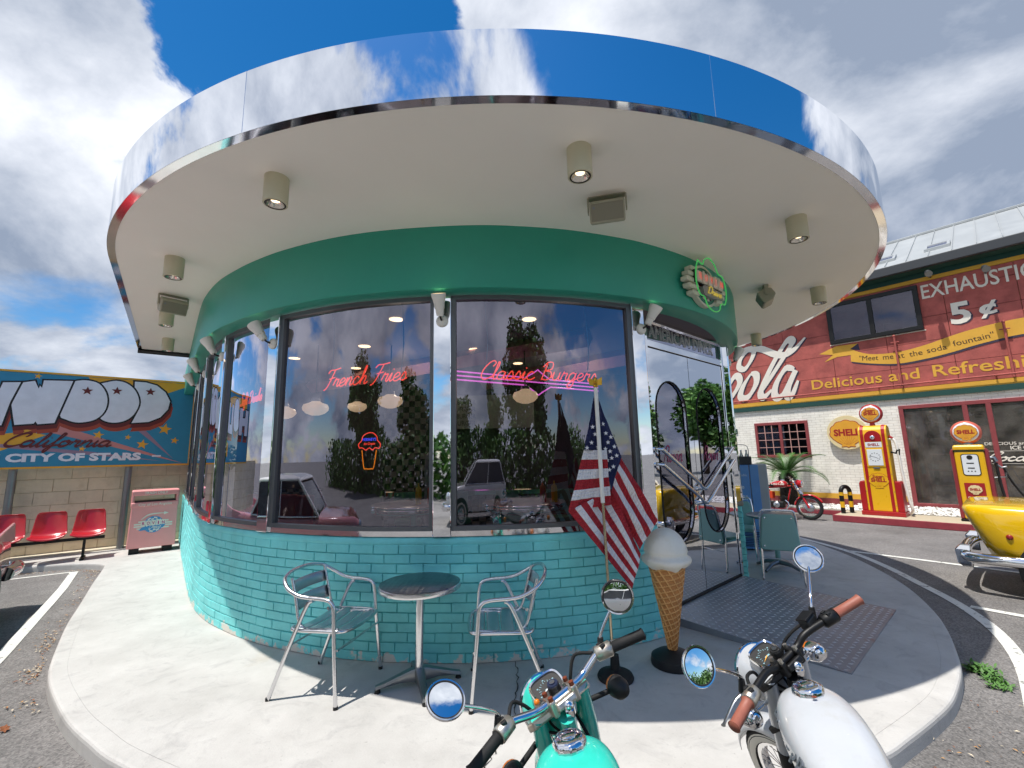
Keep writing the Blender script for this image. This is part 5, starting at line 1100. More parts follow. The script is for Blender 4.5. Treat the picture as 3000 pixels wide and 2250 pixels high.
for i in range(24):
    for r0, r1, o in ((.26, .32, 0), (.32, .38, 1)):
        a0, a1 = 2*pi*i/24, 2*pi*(i+1)/24; q = MB(); q.prism([(r0*cos(a0), r0*sin(a0)), (r1*cos(a0), r1*sin(a0)), (r1*cos(a1), r1*sin(a1)), (r0*cos(a1), r0*sin(a1))], -.135, -.12); q.build('check', wb if (i+o) % 2 else MATS['black_plastic'], em)
q = MB(); q.lathe([(0, .13), (.258, .13), (.258, .12)], 24, Matrix.Rotation(pi/2, 4, 'X')); q.build('hub', mat('emblem_red', 'a83a34', .5), em)
for i, ch in enumerate('ROVIN'):
    x = -.52+i*.22; q = MB(); q.box(x, x+.19, -.24, -.15, -.03, .24); q.build('letter_tile', wb, em, bevel=.01)
    q = MB(); q.box(x-.025, x+.215, -.20, -.14, -.05, .26); q.build('tile_back', MATS['black_plastic'], em)
    q = MB(); q.add(*[[(x+.095+(p[0]), p[1], .02+p[2]) for p in v] if k == 0 else v for k, v in enumerate(outline_text(ch, -.055, 0, .24, .11 if ch != 'I' else .05, -.27))]); q.build('letter_tube', MATS.get('dim_red') or emat('dim_red', 'ff5a46', .3, '8a2a20'), em)
q = MB(); q.prism([(-.30, -.12), (-.2, -.05), (.5, -.08), (.55, -.25), (.1, -.32), (-.25, -.30)], -.22, -.14); q.build('script_board', mat('emblem_grey', '8a8c8c', .4), em)
for s_ in script('Drive', -.17, -.24, .085, .6): q = MB(); q.tube([(p[0], -.245, p[1]) for p in cr(s_, 4)], .009, 5); q.build('script_tube', yel_n, em)
path = cr([(-.50, .46), (-.60, .2), (-.62, -.1), (-.52, -.36), (-.34, -.40), (-.25, -.58), (0, -.68), (.25, -.60), (.34, -.42), (.52, -.40)], 5)
q = MB(); q.tube([(p[0], -.26, p[1]) for p in path], .014, 6); q.build('outline_tube', green_n, em, smooth=80)
path = cr([(-.50, .48), (-.30, .42), (-.22, .56), (0, .66), (.22, .56), (.34, .36), (.54, .32), (.64, .05), (.62, -.2), (.54, -.38)], 5)
q = MB(); q.tube([(p[0], -.26, p[1]) for p in path], .014, 6); q.build('outline_tube', green_n, em, smooth=80)
# ============================================================ seen through the windows
mat('formica', 'c9c7c6', .2); mat('vinyl_red', 'a3201f', .35); mat('bottle_red', 'b3191b', .3); mat('bottle_yellow', 'e3bd1a', .3)
shade = emat('opal_glass', 'ffd9a6', .3, 'f3e8d4')
def bar_table(x, y, label):
    t = thing('bar_table', label, 'table', T(x, y, .012), 'chrome edged tables inside the diner')
    q = MB(); q.lathe([(0, 1.10), (.44, 1.10), (.452, 1.09)], 36); q.build('table_top', MATS['formica'], t, smooth=40)
    q = MB(); q.lathe([(.452, 1.095), (.458, 1.08), (.452, 1.07), (.458, 1.06), (.452, 1.045), (.458, 1.035), (.45, 1.02), (0, 1.02)], 36); q.build('chrome_edge', MATS['chrome'], t, smooth=60)
    q = MB(); q.tube([(0, 0, 1.02), (0, 0, .03)], .04, 12); q.build('column', MATS['chrome'], t, smooth=60); q = MB(); q.lathe([(.04, .06), (.24, .02), (.25, 0)], 24); q.build('foot', MATS['chrome'], t, smooth=60)
bar_table(-1.10, 5.0, 'chrome edged bar table behind the French Fries window'); bar_table(.10, 4.95, 'chrome edged bar table behind the Classic Burgers window')
def bottle(x, y, z, m, label):
    t = thing('sauce_bottle', label, 'bottle', T(x, y, z), 'squeeze bottles on the bar tables')
    q = MB(); q.lathe([(0, 0), (.032, 0), (.033, .13), (.03, .15)], 14, cap=True); q.build('bottle_body', m, t, smooth=50); q = MB(); q.lathe([(.031, .15), (.028, .165), (.012, .18), (.004, .22), (0, .222)], 14); q.build('nozzle_cap', m, t, smooth=50)
bottle(-1.02, 4.85, 1.112, MATS['bottle_yellow'], 'yellow mustard bottle behind the French Fries window'); bottle(-.90, 4.88, 1.112, MATS['bottle_red'], 'red ketchup bottle behind the French Fries window')
bottle(.30, 4.80, 1.112, MATS['bottle_red'], 'red ketchup bottle behind the Classic Burgers window'); bottle(.42, 4.80, 1.112, MATS['bottle_yellow'], 'yellow mustard bottle behind the Classic Burgers window')
def pendant(x, y, z, label):
    t = thing('pendant_lamp', label, 'lamp', T(x, y, 3.04), 'schoolhouse pendants in the diner'); d = z-3.04
    q = MB(); q.tube([(0, 0, 0), (0, 0, d+.13)], .008, 6); q.build('stem', MATS['black_metal'], t); q = MB(); q.lathe([(.05, d+.14), (.06, d+.10)], 16, cap=True); q.build('cap', MATS['steel_grey'], t)
    q = MB(); q.lathe([(.05, d+.10), (.08, d+.08), (.14, d+.06), (.155, d+.02), (.15, d-.01), (.11, d-.05), (.05, d-.072), (0, d-.076)], 24); q.build('shade', shade, t, smooth=60)
for i, (x, y, z) in enumerate(((-2.45, 5.5, 2.22), (-1.55, 5.6, 2.30), (.16, 5.4, 2.30), (-2.6, 7.4, 2.45), (1.9, 6.1, 2.25), (-3.2, 6.2, 2.25))):
    pendant(x, y, z, ('pendant lamp nearest the Soft Drinks side behind the French Fries window', 'pendant lamp toward the column end of the French Fries window', 'pendant lamp behind the Classic Burgers window', 'glowing pendant lamp deep inside behind the French Fries window', 'pendant lamp seen through the arched door pane', 'pendant lamp at the edge of the Soft Drinks corner window')[i])
for x, y, pw in ((-1.5, 6.0, 6), (.8, 6.2, 6), (-3.0, 6.8, 4)): lpt((x, y, 2.6), pw, (1, .82, .6), .15)
ct = thing('service_counter', 'long counter faced in black and white chequer tiles with a ribbed chrome edge', 'counter', T(.1, 6.9, .012))
q = MB(); q.box(-2.0, 2.4, 0, .6, .12, 1.0); q.build('tiled_front', MATS['tile_check'], ct); q = MB(); q.box(-2.05, 2.45, -.06, .65, 1.0, 1.1); q.build('counter_edge', MATS['chrome'], ct, bevel=.02); q = MB(); q.box(-2, 2.4, .05, .6, 0, .12); q.build('kick_board', mat('kick_pink', 'b06d70', .5), ct)
for i, x in enumerate((-1.6, -.9, -.2, .5, 1.2, 1.9)):
    t = thing('bar_stool', 'chrome stool with green back at the chequered counter', 'stool', T(x+.1, 6.45, .012), 'stools along the counter')
    q = MB(); q.lathe([(0, .74), (.18, .74), (.19, .70), (.17, .67), (0, .67)], 20); q.build('seat', mat('vinyl_green', '3f7d60', .4), t, smooth=50); q = MB(); q.tube([(0, 0, .68), (0, 0, .02)], .03, 10); q.build('column', MATS['chrome'], t, smooth=60); q = MB(); q.lathe([(.03, .05), (.2, .015), (.2, 0)], 20); q.build('foot', MATS['chrome'], t, smooth=50)
    q = MB(); q.box(-.16, .16, -.19, -.165, .80, 1.12); q.build('backrest', MATS['vinyl_green'], t, bevel=.02)
mb_ = thing('menu_board', 'pale menu board listing burgers above the counter', 'menu board', T(-.55, 7.3, 2.05))
q = MB(); q.box(-.75, .9, 0, .04, 0, .55); q.build('panel', mat('menu_panel', '7d8a7a', .4), mb_)
for i, (wd) in enumerate(('CLASSIC BURGER', 'HAMBURGER', 'CHEESE BURGER', 'B-B-Q BURGER')): q = MB(); q.text(wd, -.68, .40-.115*i, .11, -.003, w=.62, depth=.001); q.build('lettering', MATS['black_plastic'], mb_)
# diner chairs and red stools in the corner
for i, (x, y) in enumerate(((-2.75, 4.95), (-2.5, 5.05), (-2.95, 5.2), (-2.25, 4.9))):
    t = thing('red_stool', 'red vinyl stool behind the Soft Drinks corner window', 'stool', T(x, y, .012), 'red stools in the corner window')
    q = MB(); q.box(-.1, .1, -.02, .02, .75, 1.22); q.build('backrest', MATS['vinyl_red'], t, bevel=.02); q = MB(); q.lathe([(0, .76), (.17, .76), (.18, .72), (.17, .68), (0, .68)], 18, T(0, .18, 0)); q.build('seat', MATS['vinyl_red'], t, smooth=50); q = MB(); q.tube([(0, .18, .68), (0, .18, 0)], .03, 8); q.build('column', MATS['chrome'], t)
gp = thing('toy_pump', 'grey vintage pump standing inside by the chequered column', 'display pump', T(-1.0, 6.2, .012))
q = MB(); q.loft([[(a*k, b*k, z) for a, b in ((-.2, -.15), (.2, -.15), (.2, .15), (-.2, .15))] for z, k in ((0, 1), (1.5, 1), (1.62, .93), (1.68, .7))]); q.build('body', mat('toy_grey', '7b7d80', .4), gp, bevel=.03); q = MB(); q.box(-.12, .12, -.16, -.14, 1.1, 1.4); q.build('dial', MATS['dial_white'], gp)
# ============================================================ aluminium table and armchairs
ta = thing('bistro_table', 'round aluminium bistro table with swirled top against the teal brick wall', 'table', T(-.71, 3.47, 0))
def swirl():
    m, nt, b = new('swirled_steel'); N = nt.nodes.new; L = nt.links.new; tc = N('ShaderNodeTexCoord'); v = N('ShaderNodeTexVoronoi'); v.inputs['Scale'].default_value = 26; v.inputs['Randomness'].default_value = .15; L(tc.outputs['Object'], v.inputs['Vector'])
    bp = N('ShaderNodeBump'); bp.inputs['Strength'].default_value = .35; bp.inputs['Distance'].default_value = .01; L(v.outputs['Distance'], bp.inputs['Height']); L(bp.outputs[0], b.inputs['Normal']); setp(b, **{'Base Color': lin('6f777b'), 'Metallic': 1, 'Roughness': .28})
    return m
q = MB(); q.lathe([(0, .694), (.285, .694), (.292, .690)], 48); q.build('table_top', swirl(), ta, smooth=50)
q = MB(); q.lathe([(.292, .6915), (.299, .688), (.3, .68), (.3, .662), (.296, .656), (.28, .655), (0, .655)], 48); q.build('rim', MATS['aluminium'], ta, smooth=50)
q = MB(); q.tube([(0, 0, .655), (0, 0, .09)], .029, 20); q.build('column', MATS['aluminium'], ta, smooth=60)
for i in range(4):
    a = radians(20+90*i); d = Vector((cos(a), sin(a), 0)); s_ = Vector((-sin(a), cos(a), 0)); rings = []
    for r, w_, zt, zb in ((.0, .04, .125, .03), (.06, .036, .115, .04), (.14, .03, .09, .045), (.24, .024, .06, .032), (.30, .022, .045, .024)): rings.append([d*r+s_*w_*.75+Vector((0, 0, zt)), d*r+s_*w_+Vector((0, 0, zt-.02)), d*r+s_*w_*.8+Vector((0, 0, zb)), d*r-s_*w_*.8+Vector((0, 0, zb)), d*r-s_*w_+Vector((0, 0, zt-.02)), d*r-s_*w_*.75+Vector((0, 0, zt))])
    q = MB(); q.loft(rings); q.build('foot', MATS['steel_grey'], ta, smooth=35); q = MB(); q.cyl(d*.285+Vector((0, 0, 0)), d*.285+Vector((0, 0, .028)), .022, .016, 12); q.build('foot_pad', MATS['black_rubber'], ta)
def alu_chair(Mx, label):
    t = thing('aluminium_armchair', label, 'chair', Mx, 'aluminium armchairs at the bistro table')
    A = MATS['aluminium']; r = .0135
    # one bent tube per side is front leg, arm and back hoop; y forward
    hoop = []
    for sg in (-1, 1):
        leg = [(sg*.285, .255, 0), (sg*.27, .215, .40), (sg*.265, .20, .585), (sg*.263, .18, .635), (sg*.262, .13, .655), (sg*.262, -.0, .662)]
        q = MB(); q.tube(cr(leg, 5), r, 10); q.build('front_leg', A, t, smooth=60)
        q = MB(); q.tube(cr([(sg*.275, -.27, 0), (sg*.262, -.14, .33), (sg*.255, -.02, .60), (sg*.256, .03, .645)], 5), r, 10); q.build('rear_leg', A, t, smooth=60)
        for y, z in ((.255, 0), (-.27, 0)): q = MB(); q.cyl((sg*(.285 if y > 0 else .275), y, -.0), (sg*(.285 if y > 0 else .275), y, .018), .0155); q.build('foot_cap', MATS['black_rubber'], t)
        q = MB(); q.tube(cr([(sg*.185, -.20, .765), (sg*.185, -.155, .60), (sg*.19, -.13, .50), (sg*.19, -.09, .445), (sg*.195, .0, .435), (sg*.2, .2, .45)], 5), .010, 8); q.build('back_rail', A, t, smooth=60)
    hp = cr([(-.262, .0, .662), (-.268, -.08, .675), (-.262, -.17, .715), (-.215, -.235, .765), (-.11, -.268, .79), (0, -.275, .795), (.11, -.268, .79), (.215, -.235, .765), (.262, -.17, .715), (.268, -.08, .675), (.262, 0, .662)], 5)
    q = MB(); q.tube(hp, r, 10); q.build('arm_hoop', A, t, smooth=60)
    sr = cr([(-.19, -.16, .445), (-.235, -.12, .44), (-.24, .10, .445), (-.225, .22, .445), (-.16, .262, .44), (0, .27, .437), (.16, .262, .44), (.225, .22, .445), (.24, .10, .445), (.235, -.12, .44), (.19, -.16, .445)], 4)
    q = MB(); q.tube(sr, .0125, 10); q.build('seat_rail', A, t, smooth=60)
    for k in range(4):
        y0 = -.14+k*.10; G = [[(x, y, .452-.018*(1-(x/.235)**2)-.004*(abs(y-y0-.043)/.043)**2) for x in [-.232+.464*i/10 for i in range(11)]] for y in (y0, y0+.02, y0+.045, y0+.07, y0+.088)]
        q = MB(); q.sheet(G); o = q.build('seat_slat', MATS['slat_aluminium'], t, smooth=80); o.modifiers.new('t', 'SOLIDIFY').thickness = .003
    for z0, z1, ya, yb in ((.535, .625, -.150, -.172), (.655, .735, -.180, -.20)):
        G = [[(x, y-.035*(1-(x/.19)**2), z) for x in [-.19+.38*i/8 for i in range(9)]] for y, z in ((ya, z0), ((ya+yb)/2, (z0+z1)/2), (yb, z1))]
        q = MB(); q.sheet(G); o = q.build('back_slat', MATS['slat_aluminium'], t, smooth=80); o.modifiers.new('t', 'SOLIDIFY').thickness = .003
    for y in (.235, -.15): q = MB(); q.tube([(-.262, y, .34), (.262, y, .34)], .007, 8); q.build('stretcher', A, t, smooth=60)
alu_chair(T(-1.375, 3.51, 0, radians(-103)), 'aluminium armchair on the pink bin side of the bistro table, its foot in the sun')
alu_chair(T(-.07, 3.40, 0, radians(94)), 'aluminium armchair between the bistro table and the teal motorcycle')
# ============================================================ flag and ice cream
fl = thing('flag', 'stars and stripes flag drooping from a pole in a round black base', 'flag', T(.70, 3.50, 0))
q = MB(); q.lathe([(0, 0), (.125, 0), (.13, .015), (.12, .035), (.06, .055), (.035, .065), (.03, .16), (.018, .165), (0, .165)], 32); q.build('base', MATS['black_rubber'], fl, smooth=40)
lean = lambda z: Vector((-.012-.011*z, 0, z))
q = MB(); q.tube([lean(.16), lean(1.25)], .011, 10); q.build('lower_pole', mat('pole_brass', 'b9ad94', .25, 1), fl, smooth=60)
q = MB(); q.tube([lean(1.23), lean(2.12)], .016, 12); q.build('upper_pole', MATS['white_plastic'], fl, smooth=60)
gold = mat('finial_gold', 'c79a3a', .3, 1); q = MB(); q.ball(lean(2.135), .02, .02, .018); q.ball(lean(2.175)+Vector((0, 0, 0)), .018, .014, .03)
for sg in (-1, 1): q.add([lean(2.15)+Vector((sg*.01, 0, .03)), lean(2.15)+Vector((sg*.055, .004, .055)), lean(2.15)+Vector((sg*.05, -.006, -.01)), lean(2.15)+Vector((sg*.012, 0, -.012))], [(0, 1, 2, 3)])
q.build('eagle_finial', gold, fl, smooth=60)
fw, frd, fbl = mat('flag_white', 'e4e2e6', .8, 0, var=.03), mat('flag_red', 'a8222e', .8, 0, var=.05), mat('flag_blue', '1d2552', .8, 0, var=.05)
def patch(c00, c10, c01, c11, stripes, nu=14, wave=(0, 0, 0), canton=None):
    """cloth patch: u along a stripe, v across stripes; corners are local points"""
    c00, c10, c01, c11 = map(Vector, (c00, c10, c01, c11)); q = MB(); nv = len(stripes)*3
    def P(u, v):
        p = c00.lerp(c10, u).lerp(c01.lerp(c11, u), v); a, f, ph = wave
        p.y += a*sin(f*(u*.7+v)+ph)*min(1, 4*u*(1-u)+.35)+.006*sin(23*u+9*v); return p
    G = [[P(i/nu, j/nv) for i in range(nu+1)] for j in range(nv+1)]
    for j in range(nv):
        for i in range(nu):
            q.add([G[j][i], G[j][i+1], G[j+1][i+1], G[j+1][i]], [(0, 1, 2, 3)], stripes[j//3] if not (canton and canton(i/nu, j/nv)) else 2)
    return q, P
wv = (.03, 7, 0)
def cloth(q): o = q.build('cloth', [fw, frd, fbl], fl, smooth=80); o.modifiers.new('t', 'SOLIDIFY').thickness = .002; return o
W_, R_, B_ = 0, 1, 2
V3 = lambda x, z, y=.03: Vector((x, y, z))
# near fall: blue field, then stripes running across from the pole
q, P1 = patch(V3(-.036, 2.10, .02), V3(-.022, 2.10, .02), V3(-.142, 1.634, .05), V3(.03, 1.625, .03), [B_]*4, 10, (.012, 5, .5)); cloth(q)
q, PA = patch(V3(-.142, 1.634, .05), V3(.03, 1.625, .03), V3(-.29, 1.17, .02), V3(.045, 1.21, .035), [W_, R_, W_, R_, W_, R_], 12, (.016, 6, .5)); cloth(q)
# blue wedge on the far side of the pole and the stripes hanging from it
q, P2 = patch(V3(-.03, 2.095, .03), V3(.148, 1.571, .06), V3(.0, 1.66, .04), V3(.055, 1.315, .05), [B_]*4, 12, (.02, 6, 0)); cloth(q)
q, PC = patch(V3(.148, 1.573, .06), V3(.402, 1.085, .05), V3(.052, 1.31, .06), V3(.250, .87, .07), [R_, W_, R_, W_, R_], 16, (.03, 9, 1.0)); cloth(q)
# lower fall: long diagonal stripes down to the hanging corner
q, PD = patch(V3(-.29, 1.17, .02), V3(.172, .591, .05), V3(.054, 1.325, .062), V3(.262, .83, .075), [R_, W_, R_, W_, R_, W_, R_], 18, (.03, 7, 2.2)); cloth(q)
def fstar(p, r):
    q = MB(T(p.x, p.y, p.z)); n = 10; q.add([(r*(1 if i % 2 == 0 else .42)*sin(pi*i/5), 0, r*(1 if i % 2 == 0 else .42)*cos(pi*i/5)) for i in range(n)], [tuple(range(n-1, -1, -1))]); q.build('star', fw, fl)
for u, v in ((.25, .62), (.30, .88), (.62, .95), (.1, .97), (.45, .74)): fstar(P1(u, v)+Vector((0, -.012, 0)), .019)
for u, v in ((.24, .35), (.36, .4), (.48, .45), (.60, .5), (.72, .5), (.84, .55), (.60, .16), (.74, .18), (.86, .22), (.34, .75), (.52, .8), (.7, .82)): fstar(P2(u, v)+Vector((0, -.016, 0)), .019)
ic = thing('ice_cream_statue', 'waist-high vanilla ice cream cone statue on a black round base', 'statue', T(1.19, 3.70, 0))
q = MB(); q.lathe([(0, 0), (.165, 0), (.168, .02), (.16, .06), (.12, .085), (.06, .105), (0, .11)], 40); q.build('base', MATS['black_plastic'], ic, smooth=45)
q = MB(); G = []; HH = []; nz, na = 120, 160
for i in range(nz+1):
    z = .105+(.735-.105)*i/nz; R0 = .028+(.136-.028)*(i/nz)**1.02; row = []; HH.append([])
    for j in range(na+1):
        a = 2*pi*j/na; u = (a*12/(2*pi)+z*9.5/.56*.55); v = (-a*12/(2*pi)*.38+z*13.5/.56)
        fu, fv = abs((u % 1)-.5)*2, abs((v % 1)-.5)*2; h = max(max(0, (fu-.72)/.28), max(0, (fv-.72)/.28)); h = h*h*(3-2*h); HH[-1].append(h)
        R1 = R0+.0085*min(1, h*1.4); row.append((R1*cos(a), R1*sin(a), z))
    G.append(row)
q.sheet(G); q.mi = [1 if HH[i//na][i % na] > .35 else 0 for i in range(len(q.f))]
q.build('waffle_cone', [mat('waffle', 'b87c42', .5, 0, var=.14, vscale=9, dirt='9c6032', dscale=8, damt=.5), mat('waffle_ridge', 'd9a564', .5, 0, var=.12, vscale=9)], ic, smooth=60)
q = MB(); G = []; nz, na = 40, 64
for i in range(nz+1):
    t_ = i/nz; row = []
    for j in range(na+1):
        a = 2*pi*j/na; nn = noise.noise(Vector((cos(a)*2.2, sin(a)*2.2, t_*3)))
        if t_ < .34: u = t_/.34; R0 = .128+.062*sin(u*pi*.72)+.010*nn*sin(u*pi); z = .705+.09*u+.012*nn*(1-u)+.008*sin(5*a+2*nn)*(1-u)
        else: u = (t_-.34)/.66; R0 = .168*cos(u*pi/2*.995)+.005*nn*(1-u); z = .80+.205*sin(u*pi/2)
        if .30 < t_ < .40: R0 -= .008
        row.append((R0*cos(a), R0*sin(a), z))
    G.append(row)
q.sheet(G); q.build('scoop', mat('vanilla', 'ece8dc', .55, 0, var=.05, vscale=5, dirt='d9cba0', dscale=7, damt=.35, bump=.35, bscale=45), ic, smooth=180)
# ============================================================ beyond the doors: vinyl chairs, table, drinks machine
mv = mat('vinyl_teal', '8ab8b3', .42, 0, var=.05, bump=.05)
def vinyl_chair(Mx, label):
    t = thing('vinyl_chair', label, 'chair', Mx, 'teal vinyl chairs beyond the doors')
    for sg in (-1, 1):
        q = MB(); q.tube(cr([(sg*.215, -.24, 0), (sg*.20, -.20, .44), (sg*.195, -.23, .70), (sg*.185, -.255, .82)], 4), .0125, 8); q.build('rear_leg', MATS['chrome'], t, smooth=60)
        q = MB(); q.tube(cr([(sg*.215, .22, 0), (sg*.205, .19, .42), (sg*.2, .15, .45), (sg*.2, -.18, .43)], 4), .0125, 8); q.build('front_leg', MATS['chrome'], t, smooth=60)
    q = MB(); q.tube(cr([(-.185, -.255, .82), (-.17, -.262, .86), (-.12, -.265, .875), (.12, -.265, .875), (.17, -.262, .86), (.185, -.255, .82)], 4), .0125, 8); q.build('top_rail', MATS['chrome'], t, smooth=60)
    pr = [(-.215, .42), (-.215, .46), (-.175, .79), (-.15, .825), (.15, .825), (.175, .79), (.215, .46), (.215, .42), (.19, .40), (-.19, .40)]
    q = MB(Matrix.Translation((0, -.235, 0)) @ Matrix.Rotation(.0, 4, 'X')); q.prism(pr, -.02, .025); bk = q.build('backrest', mv, t, bevel=.018, seg=3)
    for x, z in ((-.14, .78), (.14, .78), (-.17, .45), (.17, .45)): q = MB(); q.ball((x, -.257, z), .011, .006, .011, n=8, m=5); q.build('stud', MATS['chrome'], bk)
    q = MB(); q.box(-.21, .21, -.19, .22, .43, .485); q.build('seat', mv, t, bevel=.025, seg=3)
    q = MB(); q.tube([(-.205, -.21, .30), (.205, -.21, .30)], .006, 6); q.build('stretcher', MATS['chrome'], t)
vinyl_chair(T(3.30, 5.82, 0, radians(-27)), 'nearer teal vinyl chair with its back to the tread-plate ramp'); vinyl_chair(T(3.36, 6.95, 0, radians(150)), 'farther teal vinyl chair behind the small table, beside the blue drinks machine')
tb = thing('cafe_table', 'small round table with teal column between the two teal vinyl chairs', 'table', T(3.57, 6.36, 0))
q = MB(); q.lathe([(0, .72), (.33, .72), (.345, .712), (.345, .69), (.33, .683), (0, .683)], 40); q.build('table_top', MATS['steel_grey'], tb, smooth=50); q = MB(); q.tube([(0, 0, .685), (0, 0, .08)], .032, 14); q.build('column', mv, tb, smooth=60)
for i in range(4):
    a = radians(30+90*i); q = MB(); q.tube([(0, 0, .10), (.16*cos(a), .16*sin(a), .085), (.31*cos(a), .31*sin(a), .02)], [.035, .026, .018], 8); q.build('foot', MATS['steel_grey'], tb, smooth=60)
vm = thing('drinks_machine', 'blue upright drinks machine lettered Have a PEPSI beside the teal chairs', 'vending machine', T(3.86, 7.60, 0, radians(-24)))
q = MB(); q.box(-.33, .33, -.06, .45, .03, 1.37); q.build('cabinet', mat('machine_grey', 'a9b0b3', .4, 0, var=.05), vm, bevel=.02)
q = MB(); q.box(-.325, .06, -.085, -.055, .33, 1.365); q.build('door', mat('machine_blue', '689fdc', .4, 0, var=.07, vscale=4), vm, bevel=.006); q = MB(); q.box(.075, .20, -.085, -.055, .33, 1.365); q.build('side_panel', MATS['machine_blue'], vm, bevel=.006)
q = MB(); q.box(-.325, .20, -.08, -.055, .03, .32); q.build('kick_panel', MATS['machine_blue'], vm)
for k in range(9): q = MB(); q.box(-.28, .16, -.09, -.078, .07+k*.026, .082+k*.026); q.build('louvre', mat('machine_navy', '27456e', .5), vm)
lt = mat('machine_text', 'd4e6f6', .5); q = MB()
for s_ in script('Be', -.26, 1.18, .035, None): q.ribbon(s_, .01, -.0865, pen=.7)
q.text('sociable,', -.12, 1.18, .06, -.0865, w=.15, shear=.3, depth=.001); q.build('lettering', lt, vm)
q = MB(); q.text('Have', -.13, .98, .09, -.0865, w=.2, bold=.02, depth=.001, align='CENTER').text('a', -.13, .90, .08, -.0865, bold=.02, depth=.001, align='CENTER').text('PEPSI', -.13, .80, .1, -.0865, w=.27, bold=.02, depth=.001, align='CENTER'); q.build('lettering', lt, vm)
cr8 = thing('bottle_crate', 'dark crate of clear glass bottles on top of the drinks machine', 'crate', T(3.82, 7.66, 1.372, radians(-24)))
q = MB(); q.box(-.18, .18, -.12, .12, 0, .02); q.box(-.18, .18, -.12, -.105, .02, .13); q.box(-.18, .18, .105, .12, .02, .13); q.box(-.18, -.165, -.105, .105, .02, .13); q.box(.165, .18, -.105, .105, .02, .13); q.build('crate_body', mat('crate_dark', '2f3234', .6), cr8)
q = MB(); q.tube(cr([(-.15, 0, .1), (-.15, 0, .26), (-.1, 0, .32), (.1, 0, .32), (.15, 0, .26), (.15, 0, .1)], 4), .006, 6); q.build('wire_handle', MATS['steel_grey'], cr8)
bt = thing('glass_bottle', 'clear glass bottle standing in the dark crate', 'bottle', T(3.80, 7.66, 1.393), 'bottles in the crate')
q = MB(); q.lathe([(0, 0), (.03, 0), (.031, .1), (.026, .13), (.012, .17), (.011, .215), (.013, .22)], 12); q.build('bottle_glass', glass_mat('bottle_clear', (.72, .76, .74), 2.2, .02), bt, smooth=60)
Mb = Matrix.Translation((3.82, 7.66, 1.393)) @ Matrix.Rotation(radians(-24), 4, 'Z')
for i in range(4):
    for j in range(2):
        M = Mb @ Matrix.Translation((-.12+.08*i, -.05+.1*j, 0))
        if i == 0 and j == 0: bt.matrix_world = M
        else: copy_tree(bt, M)
# ============================================================ drifted leaves and litter along the kerb, weeds
def scatter():
    r = random.Random(21); q = MB(); path = offset(KC, -.05); ms = [mat('leaf_tan', 'b08a5c', .8), mat('leaf_brown', '8a5230', .8), mat('leaf_pale', 'cfc2aa', .8)]
    for i in range(900):
        k = int(len(path)*r.random()**.9*.34); p = path[k]
        t = path[min(k+1, len(path)-1)]-path[max(k-1, 0)]; t.normalize(); d = abs(r.gauss(0, .07)); p = p+Vector((t.y, -t.x))*d+t*r.uniform(-.2, .2)
        if noise.noise(Vector((p.x*1.7, p.y*1.7, 3))) < r.uniform(-.35, .15): continue
        s = r.uniform(.006, .02); a = r.uniform(0, 2*pi); z = -.092+r.uniform(0, .008)
        q.add([(p.x+s*cos(a), p.y+s*sin(a), z), (p.x-s*.4*sin(a), p.y+s*.4*cos(a), z+.004), (p.x-s*cos(a), p.y-s*sin(a), z+.002), (p.x+s*.4*sin(a), p.y-s*.4*cos(a), z+.005)], [(0, 1, 2, 3)], r.choice((0, 0, 1, 2, 2)))
    for i in range(260):
        p = Vector((r.uniform(2.2, 4.0), r.uniform(1.7, 3.3)));
        s = r.uniform(.005, .018); a = r.uniform(0, 2*pi); z = -.093+r.uniform(0, .006); q.add([(p.x+s*cos(a), p.y+s*sin(a), z), (p.x-s*.4*sin(a), p.y+s*.4*cos(a), z+.004), (p.x-s*cos(a), p.y-s*sin(a), z+.002), (p.x+s*.4*sin(a), p.y-s*.4*cos(a), z+.005)], [(0, 1, 2, 3)], r.choice((0, 1, 2)))
    tag(q.build('leaf_litter', ms), 'dry leaf fragments drifted along the kerb', 'litter', kind='stuff')
    for i, (x, y, s) in enumerate(((-2.45, 2.60, .06), (-2.72, 2.80, .04), (-3.0, 2.6, .05), (-2.35, 2.42, .045), (-3.35, 3.2, .035))):
        m = MB(T(x, y, -.085, r.uniform(0, 6))); P = [(s*(1 if k % 2 == 0 else .62)*cos(2*pi*k/14)*r.uniform(.85, 1.1), s*(1 if k % 2 == 0 else .62)*sin(2*pi*k/14)*.8) for k in range(14)]
        m.add([(a, b, .012*sin(7*a/s*.3)+.01*r.random()) for a, b in P]+[(0, 0, .004)], [(k, (k+1) % 14, 14) for k in range(14)])
        tag(m.build('fallen_leaf', ms[1] if i % 2 == 0 else ms[0]), ('largest dry brown fallen leaf on the asphalt, nearest the pavement edge', 'small tan leaf tucked against the kerb above the large brown one', 'mid-sized brown leaf lying farther out on the asphalt', 'pale tan leaf nearest the picture bottom on the asphalt', 'smallest brown leaf, farthest up along the kerb')[i], 'leaf', 'fallen leaves by the kerb')
scatter()
